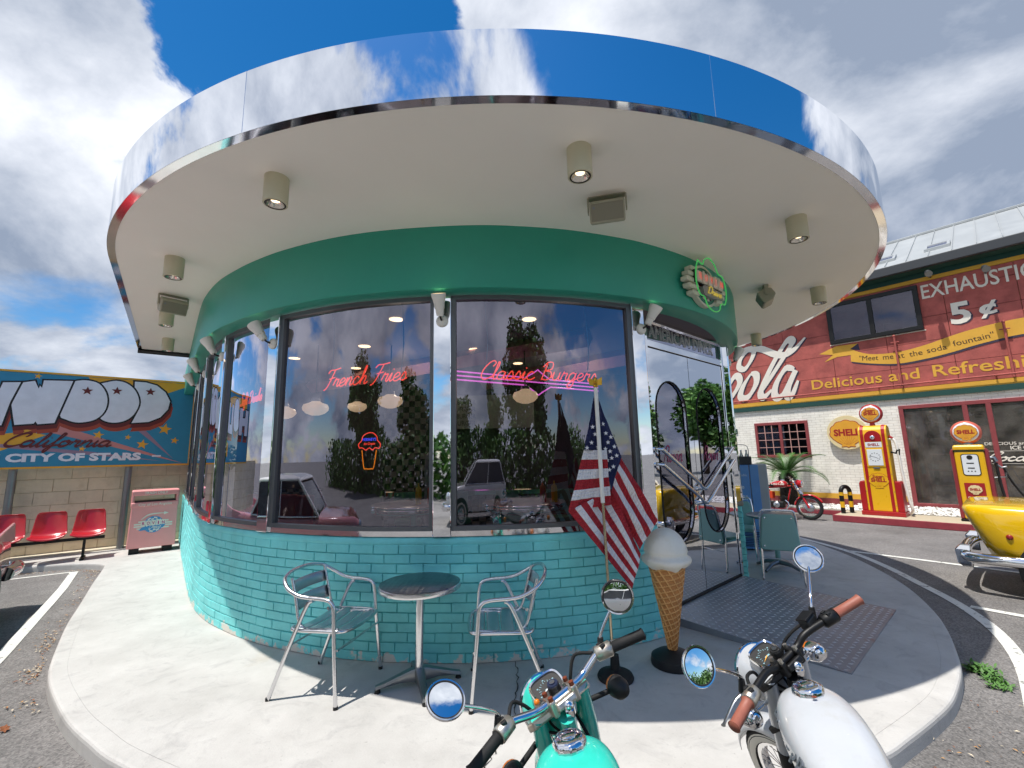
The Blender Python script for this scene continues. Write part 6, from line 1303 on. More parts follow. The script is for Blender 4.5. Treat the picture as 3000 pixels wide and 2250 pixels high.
def weed(x, y, label, n=90, R=.2, h=.22):
    r = random.Random(int(x*100)); t = thing('weed_tuft', label, 'weed', T(x, y, -.1)); q = MB()
    for i in range(n):
        a = r.uniform(0, 2*pi); L = r.uniform(.4, 1)*h; b = Vector((r.gauss(0, .05), r.gauss(0, .05), 0)); d = Vector((cos(a)*r.uniform(.2, 1), sin(a)*r.uniform(.2, 1), 1.0)).normalized(); s_ = Vector((-sin(a), cos(a), 0))*.006
        p1 = b+d*L*.6; p2 = b+d*L+Vector((cos(a), sin(a), -.2))*L*.35; q.add([b-s_, b+s_, p1+s_*1.4, p1-s_*1.4, p2], [(0, 1, 2, 3), (3, 2, 4)])
        for k in range(3):
            c = b.lerp(p1, .4+.25*k); e = Vector((r.gauss(0, 1), r.gauss(0, 1), .4)).normalized(); f = e.cross(Vector((0, 0, 1))).normalized()*.010; q.add([c, c+e*.025+f, c+e*.05, c+e*.025-f], [(0, 1, 2, 3)])
    q.build('foliage', mat('weed_green', '55803a', .6, 0, var=.25, vscale=20), t)
weed(3.52, 3.68, 'green weed tuft growing at the outer edge of the kerb', 40, .08, .075); weed(3.42, 3.5, 'smaller weed tuft against the kerb nearest the white motorcycle', 24, .05, .05)
# ============================================================ motorcycles
RK = radians(26); AXV = Vector((0, -sin(RK), cos(RK))); STM = Vector((0, 0, .93)); DN = Vector((0, sin(RK), -cos(RK)))
mat('rust_bolt', '7a3a22', .7, .3, var=.3, vscale=30); mat('clamp_alloy', 'c9c3b6', .35, .9, var=.15, vscale=18, dirt='8a5a3a', dscale=22, damt=.6); mat('mirror_face', 'f4f6f8', .0, 1)
mat('amber', 'd8761a', .2, 0); mat('alloy', 'c4c6c8', .3, 1, var=.08); mat('engine_dark', '2b2b2c', .5, .6); mat('spoke', 'c8c8c8', .2, 1); mat('lens_glass', 'd9dee2', .05, .6)
mat('whitewall', 'e2ddd0', .6); mat('key_blue', '232b44', .4)
def wheel(t, S, ax, R, whitewall=False, hubr=.06):
    """wheel on axle point ax in frame S"""
    Rm = S @ Matrix.Translation(ax) @ Matrix.Rotation(pi/2, 4, 'Y')
    q = MB(Rm); pr = [(R-.062, -.030), (R-.03, -.040), (R-.006, -.027), (R, 0), (R-.006, .027), (R-.03, .040), (R-.062, .030), (R-.062, -.030)]; q.lathe(pr, 44); w = q.build('wheel', MATS['black_rubber'], t, smooth=50)
    q = MB(Rm)
    for k in range(52):
        a = 2*pi*k/52; c = Vector(((R-.001)*cos(a), (R-.001)*sin(a), 0)); tg = Vector((-sin(a), cos(a), 0))
        for sg in (-1, 1): q.add([c+tg*.008+Vector((0, 0, sg*.003)), c-tg*.002+Vector((0, 0, sg*.026))*1.0-Vector((cos(a), sin(a), 0))*.006, c-tg*.008+Vector((0, 0, sg*.026))-Vector((cos(a), sin(a), 0))*.006, c+tg*.001+Vector((0, 0, sg*.003)), c+Vector((cos(a)*.004, sin(a)*.004, sg*.012))], [(0, 1, 4), (1, 2, 4), (2, 3, 4), (3, 0, 4)])
    o = q.build('tread', MATS['black_rubber'], w); o['kind'] = 'stuff'
    q = MB(Rm); q.lathe([(R-.060, -.026), (R-.078, -.022), (R-.072, 0), (R-.078, .022), (R-.060, .026)], 44); q.build('rim', MATS['chrome'], w, smooth=60)
    if whitewall:
        for sg in (-1, 1): q = MB(Rm); q.lathe([(R-.058, sg*.0335), (R-.036, sg*.0408), (R-.022, sg*.0375)], 44); q.build('white_band', MATS['whitewall'], w, smooth=60)
    q = MB(Rm); q.lathe([(0, -.05), (hubr*.6, -.05), (hubr, -.035), (hubr*1.15, -.03), (hubr*1.15, -.024), (hubr*.7, -.02), (hubr*.7, .02), (hubr, .03), (hubr*.5, .05), (0, .05)], 24); q.build('hub', MATS['alloy'], w, smooth=40)
    q = MB(Rm)
    for k in range(18):
        for sg in (-1, 1):
            a = 2*pi*(k+.25*sg)/18; b = a+.9*(1 if k % 2 else -1); q.tube([(hubr*cos(b), hubr*sin(b), sg*.028), ((R-.075)*cos(a), (R-.075)*sin(a), 0)], .0018, 4)
    o = q.build('spokes', MATS['spoke'], w); o['kind'] = 'stuff'
    return w
def fender(t, S, ax, R, a0, a1, w_, m, name='mudguard'):
    q = MB(S @ Matrix.Translation(ax)); G = []
    for k in range(19):
        a = radians(a0+(a1-a0)*k/18); row = []
        for j in range(9):
            u = (j-4)/4; row.append((w_*u, (R-.02*u*u*u*u-.012*u*u)*cos(a), (R-.02*u**4-.012*u*u)*sin(a)))
        G.append(row)
    q.sheet(G); o = q.build(name, m, t, smooth=80); o.modifiers.new('t', 'SOLIDIFY').thickness = .003; return o
def motorcycle(label, M, steer, paint, kind, mirrors=None, grip=None, name='motorcycle'):
    t = thing(name, label, 'motorcycle', M, 'parked small motorcycles'); Mi = M.inverted()
    S = Matrix.Translation(STM) @ Matrix.Rotation(steer, 4, AXV) @ Matrix.Translation(-STM); Id = Matrix.Identity(4)
    B = lambda q, n, m, p=t, sm=60, **k: q.build(n, m, p, smooth=sm, **k)
    R = .285; fo = Vector((0, .045, .905)); ax = fo+DN*.68
    blk = MATS['black_metal']; chr_ = MATS['chrome']; white = kind == 'white'; red = kind == 'red'
    # ---- fork, wheel, front guard
    for sg in (-1, 1):
        a = fo+Vector((sg*.088, 0, 0)); q = MB(S); q.tube([a-DN*.02, a+DN*.14, a+DN*.34], [.024, .032 if not white else .029, .031 if not white else .028], 16); B(q, 'fork_cover', paint if not red else chr_)
        q = MB(S); q.tube([a+DN*.33, a+DN*.44], [.03, .026], 14); B(q, 'fork_gaiter', MATS['black_rubber'])
        q = MB(S); q.tube([a+DN*.42, a+DN*.70], [.024, .022], 14); B(q, 'fork_slider', paint if red else MATS['alloy'])
    wheel(t, S, ax, R, white, .085 if red else .06)
    fender(t, S, ax, R+.035, 25, 165 if not red else 175, .052, paint)
    q = MB(S); q.tube([ax+Vector((-.10, 0, 0)), ax+Vector((.10, 0, 0))], .01, 8); B(q, 'axle', MATS['alloy'])
    # ---- yokes
    for z, nm in ((.905, 'top_yoke'), (.72, 'lower_yoke')):
        c = fo+DN*((.905-z)/cos(RK)); yb = c.y; q = MB(S @ Matrix.Translation((0, yb, z)) @ Matrix.Rotation(-RK, 4, 'X'))
        q.plate([(-.125, .03), (-.115, -.02), (-.05, -.045), (-.035, -.09), (.035, -.09), (.05, -.045), (.115, -.02), (.125, .03), (.06, .035), (-.06, .035)], -.012, .012); B(q, nm, (blk if white else MATS['clamp_alloy']), sm=None, bevel=.006)
    q = MB(S); c = Vector((0, -.018, .905)); q.tube([c, c+AXV*.026], .022, 6); q.ball(c+AXV*.028, .019, n=14, m=8); B(q, 'stem_nut', chr_)
    q = MB(); q.tube([Vector((0, -.02, .90)), Vector((0, -.02, .90))+DN*.2], .028, 14); B(q, 'steering_head', paint if not white else blk)
    # ---- bars
    hx, gy, gz, ex, ey, ez = grip; bm = blk if white else chr_
    if white: bp = [(-ex, ey, ez), (-hx, gy, gz), (-.12, gy+.03, gz+.002), (-.06, .0, .955), (.06, .0, .955), (.12, gy+.03, gz+.002), (hx, gy, gz), (ex, ey, ez)]
    else: bp = [(-ex, ey, ez), (-hx, gy, gz), (-hx*.82, gy+.012, gz+.002), (-.105, .012, .955), (-.055, .008, .95), (.055, .008, .95), (.105, .012, .955), (hx*.82, gy+.012, gz+.002), (hx, gy, gz), (ex, ey, ez)]
    q = MB(S); q.tube(cr(bp, 5), .0128 if white else .0125, 14); B(q, 'handlebar', bm)
    for sg in (-1, 1):
        c = Vector((sg*.042, .004, .953)); q = MB(S @ Matrix.Translation(c)); q.cbox((0, 0, -.012), (.022, .062, .05)); B(q, 'bar_clamp', blk if white else MATS['clamp_alloy'], sm=None, bevel=.006)
        for y in (-.021, .021): q = MB(S @ Matrix.Translation(c)); q.tube([(0, y, .012), (0, y, .024)], .0085, 6); B(q, 'clamp_bolt', MATS['clamp_alloy'] if white else MATS['rust_bolt'], sm=None)
        a, b = Vector((sg*hx, gy, gz)), Vector((sg*ex, ey, ez)); d = (b-a).normalized()
        gm = mat('grip_brown', '9a5b4a', .55, 0, var=.12, vscale=25) if white else MATS['black_rubber']
        q = MB(S); q.tube([a+d*.018, a+d*.022, a+(b-a)*.5, b-d*.008, b], [.0225, .0175, .0172, .0175, .020], 16); q.tube([b, b+d*.004], [.0195, .014], 14); B(q, 'grip', gm)
        for k in range(6):
            pass
        q = MB(S); q.tube([a-d*.045, a-d*.04, a+d*.012, a+d*.016], [.018, .024, .025, .020], 14); B(q, 'switch_housing', (MATS['clamp_alloy'] if (not white or sg < 0) else blk))
        q = MB(S @ Matrix.Translation(a-d*.016)); q.cbox((0, -.012, .02), (.018, .014, .012)); q.cbox((0, .008, .022), (.02, .010, .012)); B(q, 'switch', MATS['black_plastic'], sm=None, bevel=.002)
        if not (kind == 'teal' and sg < 0) and not red:
            l0 = a-d*.03+Vector((0, .028, .0)); q = MB(S); q.tube(cr([l0, l0+d*.05+Vector((0, .03, -.004)), l0+d*.12+Vector((0, .035, -.012)), l0+d*.165+Vector((0, .03, -.012))], 4), [.008]*4+[.006]*8+[.009], 8, flat=.6); B(q, 'lever', MATS['alloy'] if sg < 0 else (blk if white else MATS['alloy']))
        q = MB(S); q.tube(cr([a-d*.045+Vector((0, .02, 0)), a-d*.09+Vector((0, .06, -.0)), Vector((sg*.09, .10, .93)), Vector((sg*.06, .12, .84)), Vector((sg*.05, .02, .70))], 6), .006, 8); B(q, 'cable', MATS['black_rubber'])
    if white:
        a = Vector((hx-.055, gy+.015, gz)); q = MB(S @ Matrix.Translation(a) @ Matrix.Rotation(.15, 4, 'Z')); q.cbox((-.015, .03, .018), (.062, .042, .036)); B(q, 'brake_reservoir', MATS['black_plastic'], sm=None, bevel=.007)
        q = MB(S @ Matrix.Translation(a) @ Matrix.Rotation(.15, 4, 'Z')); q.cbox((-.015, .03, .040), (.066, .046, .009)); B(q, 'reservoir_lid', blk, sm=None, bevel=.004)
    # ---- headlamp with the speedometer let into it
    hl = Vector((0, .175, .855)); ang = radians(-4)
    Hm = S @ Matrix.Translation(hl) @ Matrix.Rotation(-pi/2+ang, 4, 'X')
    hr = .098 if white else .09
    q = MB(Hm); q.lathe([(0, -.115), (.035, -.11), (.06, -.085), (.078, -.045), (hr, .0), (hr+.001, .035)], 32); hs_ = B(q, 'headlamp_shell', paint)
    q = MB(Hm); q.lathe([(hr+.001, .033), (hr+.006, .036), (hr+.005, .05), (hr-.006, .056)], 32); B(q, 'headlamp_ring', chr_, hs_)
    q = MB(Hm); q.lathe([(hr-.006, .054), (hr*.6, .068), (0, .075)], 32); B(q, 'headlamp_lens', MATS['lens_glass'], hs_)
    Sm = S @ Matrix.Translation((0, .11, .945)) @ Matrix.Rotation(radians(24), 4, 'X')
    rr2 = lambda k, z: [(x*k, y*k, z) for x, y in [tuple(p) for p in cr([(-.045, -.036), (0, -.042), (.045, -.036), (.056, .0), (.046, .036), (0, .044), (-.046, .036), (-.056, .0)], 4, True)]]
    q = MB(Sm); q.loft([rr2(1.02, -.07), rr2(1.08, -.03), rr2(1.0, -.004)]); B(q, 'speedometer_pod', paint, sm=40)
    q = MB(Sm); q.loft([rr2(1.06, -.008), rr2(1.10, -.002), rr2(1.07, .006), rr2(.96, .004), rr2(.95, -.004)], cap0=False, cap1=False); B(q, 'speedometer_bezel', chr_)
    q = MB(Sm); q.add(rr2(.955, -.003), [tuple(range(32))]); sp_ = B(q, 'speedometer_face', MATS['black_plastic'], sm=None)
    q = MB(Sm)
    for k in range(15):
        a = radians(200-k*17); r0, r1 = (.026 if k % 2 == 0 else .029), .034; c = Vector((0, -.008, -.0015)); d = Vector((cos(a), sin(a)*.95, 0)); s_ = Vector((-sin(a), cos(a), 0))*.0008
        q.add([c+d*r0-s_, c+d*r1-s_, c+d*r1+s_, c+d*r0+s_], [(0, 1, 2, 3)])
    for k in range(5):
        a = radians(200-k*55); c = Vector((.039*cos(a), -.008+.036*sin(a), -.0015)); q.box(c.x-.0028, c.x+.0028, c.y-.002, c.y+.002, -.0016, -.0012)
    q.box(-.012, .012, -.012, -.006, -.0016, -.0012); o = B(q, 'dial_marks', mat('dial_ink', '86aeb8', .5), sp_, sm=None); o['kind'] = 'stuff'
    q = MB(Sm); c = Vector((0, -.008, 0)); q.add([c+Vector((.002, -.002, 0)), c+Vector((-.034, -.012, 0)), c+Vector((-.002, .002, 0))], [(0, 1, 2)]); B(q, 'needle', mat('needle_orange', 'e0a23c', .5) if white else MATS['dial_white'], sp_, sm=None)
    q = MB(S); c = Vector((.0, .043, .925)); q.tube([c, c+Vector((0, -.005, .05))], [.023, .021], 16); B(q, 'ignition_barrel', MATS['black_plastic']); q = MB(S); c = c+Vector((0, -.005, .05)); q.tube([c, c+Vector((0, -.001, .006))], [.02, .018], 16); q.tube([c, c+Vector((0, -.001, .0085))], .011, 12); B(q, 'ignition_switch', MATS['key_blue'] if not white else MATS['black_plastic']); q = MB(S); q.tube([c, c+Vector((0, -.001, .0095))], .0095, 12); B(q, 'key_slot', MATS['alloy'])
    for k_, off in enumerate((.0, .018, -.016)):
        q = MB(S); q.tube(cr([(-.03+off, .10, .90), (-.05+off*2, .06, .87), (-.02-off, .0, .82), (.02+off, -.04, .76)], 5), .0045, 6); B(q, 'wiring', MATS['black_rubber'])
    if kind == 'teal': q = MB(S); q.tube([(-.07, .045, .92), (-.07, .045, .955)], .012, 12); B(q, 'warning_lamp_base', MATS['clamp_alloy']); q = MB(S); q.ball((-.07, .045, .957), .0105, n=10, m=6); B(q, 'warning_lamp', MATS['amber'])
    for sg in (-1, 1):   # turn signals
        st_ = Vector((sg*.10, .10, .83)); e = Vector((sg*.20, .10, .835)) if white else Vector((sg*.22, .06, .82))
        q = MB(S); q.tube([st_, e], .009 if not white else .007, 8); B(q, 'signal_stalk', MATS['black_rubber'] if not white else chr_)
        sm_ = S @ Matrix.Translation(e) @ Matrix.Rotation(-pi/2, 4, 'X')
        q = MB(sm_); q.lathe([(0, -.045), (.02, -.042), (.034, -.02), (.037, .01)], 20); sl1 = B(q, 'turn_signal', MATS['black_plastic'] if not white else chr_); q = MB(sm_); q.lathe([(.037, .01), (.034, .022), (.02, .032), (0, .034)], 20); B(q, 'signal_lens', MATS['amber'], sl1)
    # ---- mirrors
    if mirrors:
        for k, (pos, nrm, root) in enumerate(mirrors):
            pos = Vector(pos); nrm = Vector(nrm).normalized(); root = M @ S @ Vector(root); Rq = Matrix.Translation(pos) @ nrm.to_track_quat('Z', 'Y').to_matrix().to_4x4()
            back = pos-nrm*.018; md = root.lerp(back, .35)+Vector((0, 0, .03)); q = MB(Mi); q.tube(cr([root, root+Vector((0, 0, .035)), md, back], 4), .0055, 8); B(q, 'mirror_stem', chr_)
            q = MB(Mi @ Rq); r = .0555; q.lathe([(r-.004, .004), (r, .0045), (r+.002, .0), (r*.92, -.012), (r*.5, -.02), (0, -.022)], 32); mh = B(q, 'mirror_shell', chr_)
            q = MB(Mi @ Rq); q.lathe([(r-.0035, .004), (r-.007, .0042), (r-.009, .0015)], 32); B(q, 'mirror_gasket', MATS['black_rubber'], mh); q = MB(Mi @ Rq); G = [[((r-.0065)*u*cos(2*pi*j/32), (r-.0065)*u*sin(2*pi*j/32), .0036-.0016*u*u) for j in range(33)] for u in (.001, .25, .5, .75, 1)]; q.sheet(G); B(q, 'mirror_glass', MATS['mirror_face'], mh, sm=180)
            q = MB(Mi); q.tube([root-Vector((0, 0, .012)), root+Vector((0, 0, .03))], [.014, .010], 10); B(q, 'mirror_boot', MATS['black_rubber'])
    # ---- tank
    if white: secs = [(-.085, .045, .06, .80, .88), (-.11, .075, .085, .775, .915), (-.17, .100, .115, .75, .935), (-.27, .112, .128, .74, .938), (-.40, .108, .120, .745, .915), (-.50, .095, .10, .75, .88), (-.57, .075, .075, .755, .84)]
    else: secs = [(-.10, .035, .05, .81, .865), (-.115, .062, .08, .78, .895), (-.16, .092, .112, .755, .922), (-.24, .110, .130, .742, .930), (-.34, .105, .120, .745, .915), (-.44, .085, .09, .75, .885), (-.52, .06, .06, .755, .845)]
    rings = []
    for y, wt, wb, zb, zt in secs:
        ring = []; zm = zb+(zt-zb)*.45
        for k in range(20):
            a = 2*pi*k/20; c_, s_ = cos(a), sin(a); e = .75; x = wb*(abs(c_)**e)*(1 if c_ > 0 else -1); z = zm+(zt-zm if s_ > 0 else zm-zb)*(abs(s_)**e)*(1 if s_ > 0 else -1); ring.append((x, y, z))
        rings.append(ring)
    q = MB(); q.loft(rings); tk = B(q, 'fuel_tank', paint, sm=180); tk.modifiers.new('s', 'SUBSURF').render_levels = 2
    cz = .935 if white else .927; Cm = Matrix.Translation((0, -.205, cz-.004)); q = MB(Cm)
    rg = lambda k, z: [((.046+.0022*(1 if j % 6 == 0 else 0))*k*cos(2*pi*j/48), (.046+.0022*(1 if j % 6 == 0 else 0))*k*sin(2*pi*j/48), z) for j in range(48)]
    q.loft([rg(1, -.012), rg(1.0, .012), rg(.95, .018), rg(.80, .0235), rg(.55, .0265)]); q.lathe([(.023, .02), (.022, .030), (.018, .0325), (0, .033)], 20); B(q, 'tank_cap', chr_, sm=45)
    for sg in (-1, 1):
        q = MB(); y0 = -.42; q.ball((sg*(.088 if not white else .104), y0, .80), .012, .075, .038); B(q, 'knee_pad', MATS['black_rubber'], tk)
    q = MB(); q.tube(cr([(0, -.098, .845), (0, -.088, .80), (0, -.10, .775)], 4), .006, 6); B(q, 'tank_seam', paint, tk)
    if white:
        q = MB(); q.ball((.003, -.262, .944), .008, .006, .002, n=8, m=5); B(q, 'rust_spot', MATS['rust_bolt'], tk)
        for k, ch in enumerate('Dr Pepper'):
            if ch == ' ': continue
            y = -.13-k*.045; xx = -(.108+.014*sin(pi*min(1, max(0, (-y-.1)/.45)))); q = MB(frame((xx, y, .838), (0, -1, 0), (.86, 0, -.51), (.51, 0, .86))); q.text(ch, 0, 0, .07, 0, shear=.25, bold=.02, depth=.006); B(q, 'tank_letter', mat('letter_grey', '6d7278', .4, .2), sm=None)
    if red:
        for sg in (1,):
            q = MB(frame((.129, -.44, .815), (0, 1, 0), (-1, 0, 0)))
            for s_ in script('Coca-Cola', 0, 0, .036, .30): q.ribbon(s_, .014, -.003, pen=.8)
            B(q, 'tank_lettering', MATS['mural_white'], sm=None)
    # ---- frame, engine, rear end
    q = MB(); q.tube(cr([(0, -.03, .80), (0, -.2, .77), (0, -.55, .74), (0, -1.0, .72)], 4), .018, 8); q.tube(cr([(0, -.04, .74), (0, -.10, .5), (0, -.16, .28)], 4), .017, 8); B(q, 'frame', paint if red else blk)
    for sg in (-1, 1): q = MB(); q.tube(cr([(sg*.07, -.55, .70), (sg*.08, -.56, .45), (sg*.09, -.50, .30)], 4), .014, 8); B(q, 'frame_tube', paint if red else blk); q = MB(); q.tube([(sg*.08, -.50, .31), (sg*.09, -.90, .285)], .014, 8); B(q, 'swing_arm', blk); q = MB(); q.tube([(sg*.11, -.84, .33), (sg*.11, -.74, .68)], .022, 10); B(q, 'rear_shock', chr_)
    q = MB(); q.cbox((0, -.36, .33), (.17, .34, .17)); en = B(q, 'crankcase', MATS['engine_dark'], sm=None, bevel=.04)
    for sg in (-1, 1): q = MB(); q.lathe([(0, .025), (.06, .022), (.075, 0)], 24, Matrix.Translation((sg*.085, -.36, .32)) @ Matrix.Rotation(sg*pi/2, 4, 'Y')); B(q, 'engine_cover', MATS['alloy'], en)
    for k in range(6): q = MB(Matrix.Translation((0, -.22, .43)) @ Matrix.Rotation(radians(-25), 4, 'X')); q.cbox((0, 0, k*.022), (.13, .13, .010)); B(q, 'cooling_fin', MATS['engine_dark'], en, sm=None)
    q = MB(); q.tube(cr([(.05, -.16, .44), (.09, -.08, .36), (.10, -.14, .22), (.11, -.40, .20), (.12, -.9, .23), (.12, -1.15, .27)], 5), [.016]*17+[.03]*9, 10); B(q, 'exhaust', chr_)
    for sg in (-1, 1): q = MB(Matrix.Translation((sg*.085, -.52, .56))); q.prism([(-.0, -.09), (.02, -.09), (.02, .09), (0, .09)], -.10, .09); B(q, 'side_cover', mat('cover_orange', 'c4401f', .4) if red else paint, sm=None, bevel=.01)
    q = MB(); q.loft([[(x*w_, y, z0+(.05 if s_ > 0 else 0)+(.012 if (s_ > 0 and abs(x) < .5) else 0)) for x, s_ in ((-1, 0), (1, 0), (1, 1), (.4, 1), (-.4, 1), (-1, 1))] for y, w_, z0 in ((-.53, .085, .755), (-.60, .11, .75), (-.85, .125, .76), (-1.10, .12, .79), (-1.18, .09, .80))]); B(q, 'seat', mat('saddle_black', '1b1a1a', .6, 0, bump=.1), sm=None, bevel=.02)
    rax = Vector((0, -.90, .285)); wheel(t, Id, rax, R, white, .07); fender(t, Id, rax, R+.04, 20, 150, .06, paint, 'rear_mudguard')
    q = MB(); q.ball((0, -1.27, .62), .045, .03, .045); B(q, 'tail_lamp', mat('tail_red', 'a01818', .2))
    for sg in (-1, 1): q = MB(); q.tube([(sg*.06, -.42, .26), (sg*.22, -.42, .25)], .016, 8); B(q, 'footrest', MATS['black_rubber'])
    q = MB(); q.tube([(-.08, -.48, .28), (-.20, -.46, .02)], .010, 8); B(q, 'side_stand', blk)
    return t
def bikeM(x, y, z, yaw, lean): return Matrix.Translation((x, y, z)) @ Matrix.Rotation(yaw, 4, 'Z') @ Matrix.Rotation(lean, 4, 'Y')
pt = mat('paint_teal', '34c9b4', .2, 0, var=.05, vscale=12, coat=.5, rvar=.08, dirt='3aa08a', dscale=9, damt=.35); pw = mat('paint_white', 'bcbfc3', .2, 0, var=.03, vscale=12, coat=.5, rvar=.08, dirt='a8a294', dscale=11, damt=.3); prd = mat('paint_red', 'b8141c', .18, 0, var=.03, coat=.6)
motorcycle('teal green motorcycle with chrome bars and rusty clamp bolts by the kerb', bikeM(.317, 1.57, -.1, radians(-2), radians(-10.7)), .489, pt, 'teal',
           [((-.206, 1.372, .928), (.35, -.62, 1.0), (-.215, .02, .985)), ((.352, 1.655, 1.105), (-.16, -1, .14), (.205, .02, .985))], (.215, 0, .975, .34, -.05, .968))
motorcycle('white motorcycle with black bars, brown grips and whitewall tyre by the kerb', bikeM(1.175, 1.745, -.1, radians(-17), radians(-10.8)), .663, pw, 'white',
           [((.549, 1.475, .955), (.30, -1, .35), (-.225, .0, .985)), ((1.25, 2.0, 1.14), (-.42, -.9, .45), (.225, .02, .985))], (.245, -.045, .975, .37, -.085, .975))
fw_ = Vector((.6574, -.7536)); c0 = Vector((7.17, 11.16))-fw_*.36
motorcycle('red motorcycle with Coca-Cola on its tank parked by the cycad palm', bikeM(c0.x, c0.y, -.1, radians(-138.9), radians(-6)), .12, prd, 'red', None, (.21, -.02, .98, .34, -.06, .975))
# ============================================================ cars at the two edges of the yard
mat('car_glass', '1c2226', .04, 0, spec=.8); mat('tyre', '151515', .8); mat('tail_lens', '8f1a1c', .15, 0, coat=.5)
def car(name, label, M, paint, roofm, L_, Wd, secs, deck, gh, bumper, wheels, fin=0, marker=None):
    """x forward from the tail at 0; secs: (x, half width, sill z, belt z, centre z, overhang)"""
    t = thing(name, label, 'car', M); B = lambda q, n, m, p=t, sm=60, **k: q.build(n, m, p, smooth=sm, **k)
    rings = []
    for x, hw, zs, zb, zc, ov in secs:
        half = [(0, zs), (hw*.80, zs), (hw*.95, zs+.06), (hw, zs+(zb-zs)*.35), (hw*1.0, zs+(zb-zs)*.62), (hw*.985, zb-.10), (hw*.95, zb-.03), (hw*.90, zb), (hw*.82, zb+.002), (hw*.72, (zb+zc)/2+.004), (hw*.4, zc), (0, zc+.006)]
        pts = half+[(-y, z) for y, z in half[-2:0:-1]]
        rings.append([(x+ov*(zb-z), y, z) for y, z in pts])
    q = MB(); q.loft(rings); bd = B(q, 'body', paint, sm=50)
    # glasshouse
    xa, xb, xc, xd, hb, ht, zb, zt = gh
    lo = lambda x, w_, z: [(x, -w_, z), (x, w_, z)]
    g0 = [(xa, -hb, zb), (xa, hb, zb), (xd, hb, zb), (xd, -hb, zb)]; g1 = [(xb, -ht, zt), (xb, ht, zt), (xc, ht, zt), (xc, -ht, zt)]
    q = MB(); q.loft([g0, g1], cap0=False, cap1=False); B(q, 'window', MATS['car_glass'], sm=None)
    q = MB(); q.loft([[(xb-.07, -ht-.02, zt-.02), (xb-.07, ht+.02, zt-.02), (xc+.07, ht+.02, zt-.02), (xc+.07, -ht-.02, zt-.02)], [(xb-.02, -ht, zt+.03), (xb-.02, ht, zt+.03), (xc+.02, ht, zt+.03), (xc+.02, -ht, zt+.03)], [(xb+.2, -ht*.8, zt+.07), (xb+.2, ht*.8, zt+.07), (xc-.2, ht*.8, zt+.07), (xc-.2, -ht*.8, zt+.07)]]); B(q, 'roof', roofm, sm=None, bevel=.05, seg=3)
    for a, b in zip(g0, g1): q = MB(); q.tube([a, b], .03, 8); B(q, 'pillar', roofm)
    for sg in (-1, 1): q = MB(); xm = (xa+xd)/2; q.tube([(xm, sg*(hb+.004), zb), ((xb+xc)/2, sg*(ht+.004), zt)], .022, 8); B(q, 'pillar', roofm); q = MB(); q.tube([(xa, sg*(hb+.01), zb+.005), (xd, sg*(hb+.01), zb+.005)], .014, 8); B(q, 'chrome_trim', MATS['chrome'])
    # bumpers
    for end, x0, sg in (('rear', 0, -1), ('front', L_, 1)):
        zb_, r = bumper; P = cr([(x0-sg*.55, -Wd/2-.02, zb_), (x0-sg*.18, -Wd/2-.03, zb_), (x0+sg*.02, -Wd/2+.1, zb_), (x0+sg*.07, 0, zb_), (x0+sg*.02, Wd/2-.1, zb_), (x0-sg*.18, Wd/2+.03, zb_), (x0-sg*.55, Wd/2+.02, zb_)], 6)
        q = MB(); q.tube(P, r, 12, flat=1.0); bp = B(q, 'bumper', MATS['chrome'])
        for s2 in (-1, 1):
            y = s2*(Wd/2-.16); q = MB(); q.loft([[(x0+sg*(.05+e), y-w_, z), (x0+sg*(.05+e), y+w_, z), (x0-sg*.02, y+w_, z), (x0-sg*.02, y-w_, z)] for z, e, w_ in ((zb_-.14, .02, .03), (zb_-.10, .06, .042), (zb_+.06, .07, .045), (zb_+.12, .02, .03))]); B(q, 'overrider', MATS['chrome'] if marker is None else MATS['chrome'], bp, sm=None, bevel=.012)
            if marker and sg < 0: continue
            q = MB(); xx = x0+sg*.0; q.ball((xx-sg*.02+sg*(-.02), s2*(Wd/2-.16), bumper[0]+.26), .05, .085, .085); B(q, 'tail_lamp' if sg < 0 else 'headlamp', MATS['tail_lens'] if sg < 0 else MATS['lens_glass'])
    for xw in wheels:
        for sg in (-1, 1):
            Wm = Matrix.Translation((xw, sg*(Wd/2-.07), .30)) @ Matrix.Rotation(sg*pi/2, 4, 'X') @ Matrix.Rotation(pi, 4, 'X')
            q = MB(Wm); q.lathe([(.19, -.085), (.27, -.09), (.30, -.06), (.30, .06), (.27, .09), (.19, .085)], 32); wh = B(q, 'wheel', MATS['tyre'], sm=40)
            q = MB(Wm); q.lathe([(.195, .08), (.24, .092), (.27, .091)], 32); B(q, 'white_band', MATS['whitewall'], wh); q = MB(Wm); q.lathe([(.195, .085), (.17, .07), (.12, .095), (.06, .105), (0, .107)], 32); B(q, 'hub_cap', MATS['chrome'], wh)
            q = MB(Matrix.Translation((xw, sg*(Wd/2-.16), .32)) @ Matrix.Rotation(pi/2, 4, 'X')); q.lathe([(0, -.168), (.37, -.168), (.37, .168), (0, .168)], 28); B(q, 'wheel_arch', MATS['black_plastic'], sm=None)
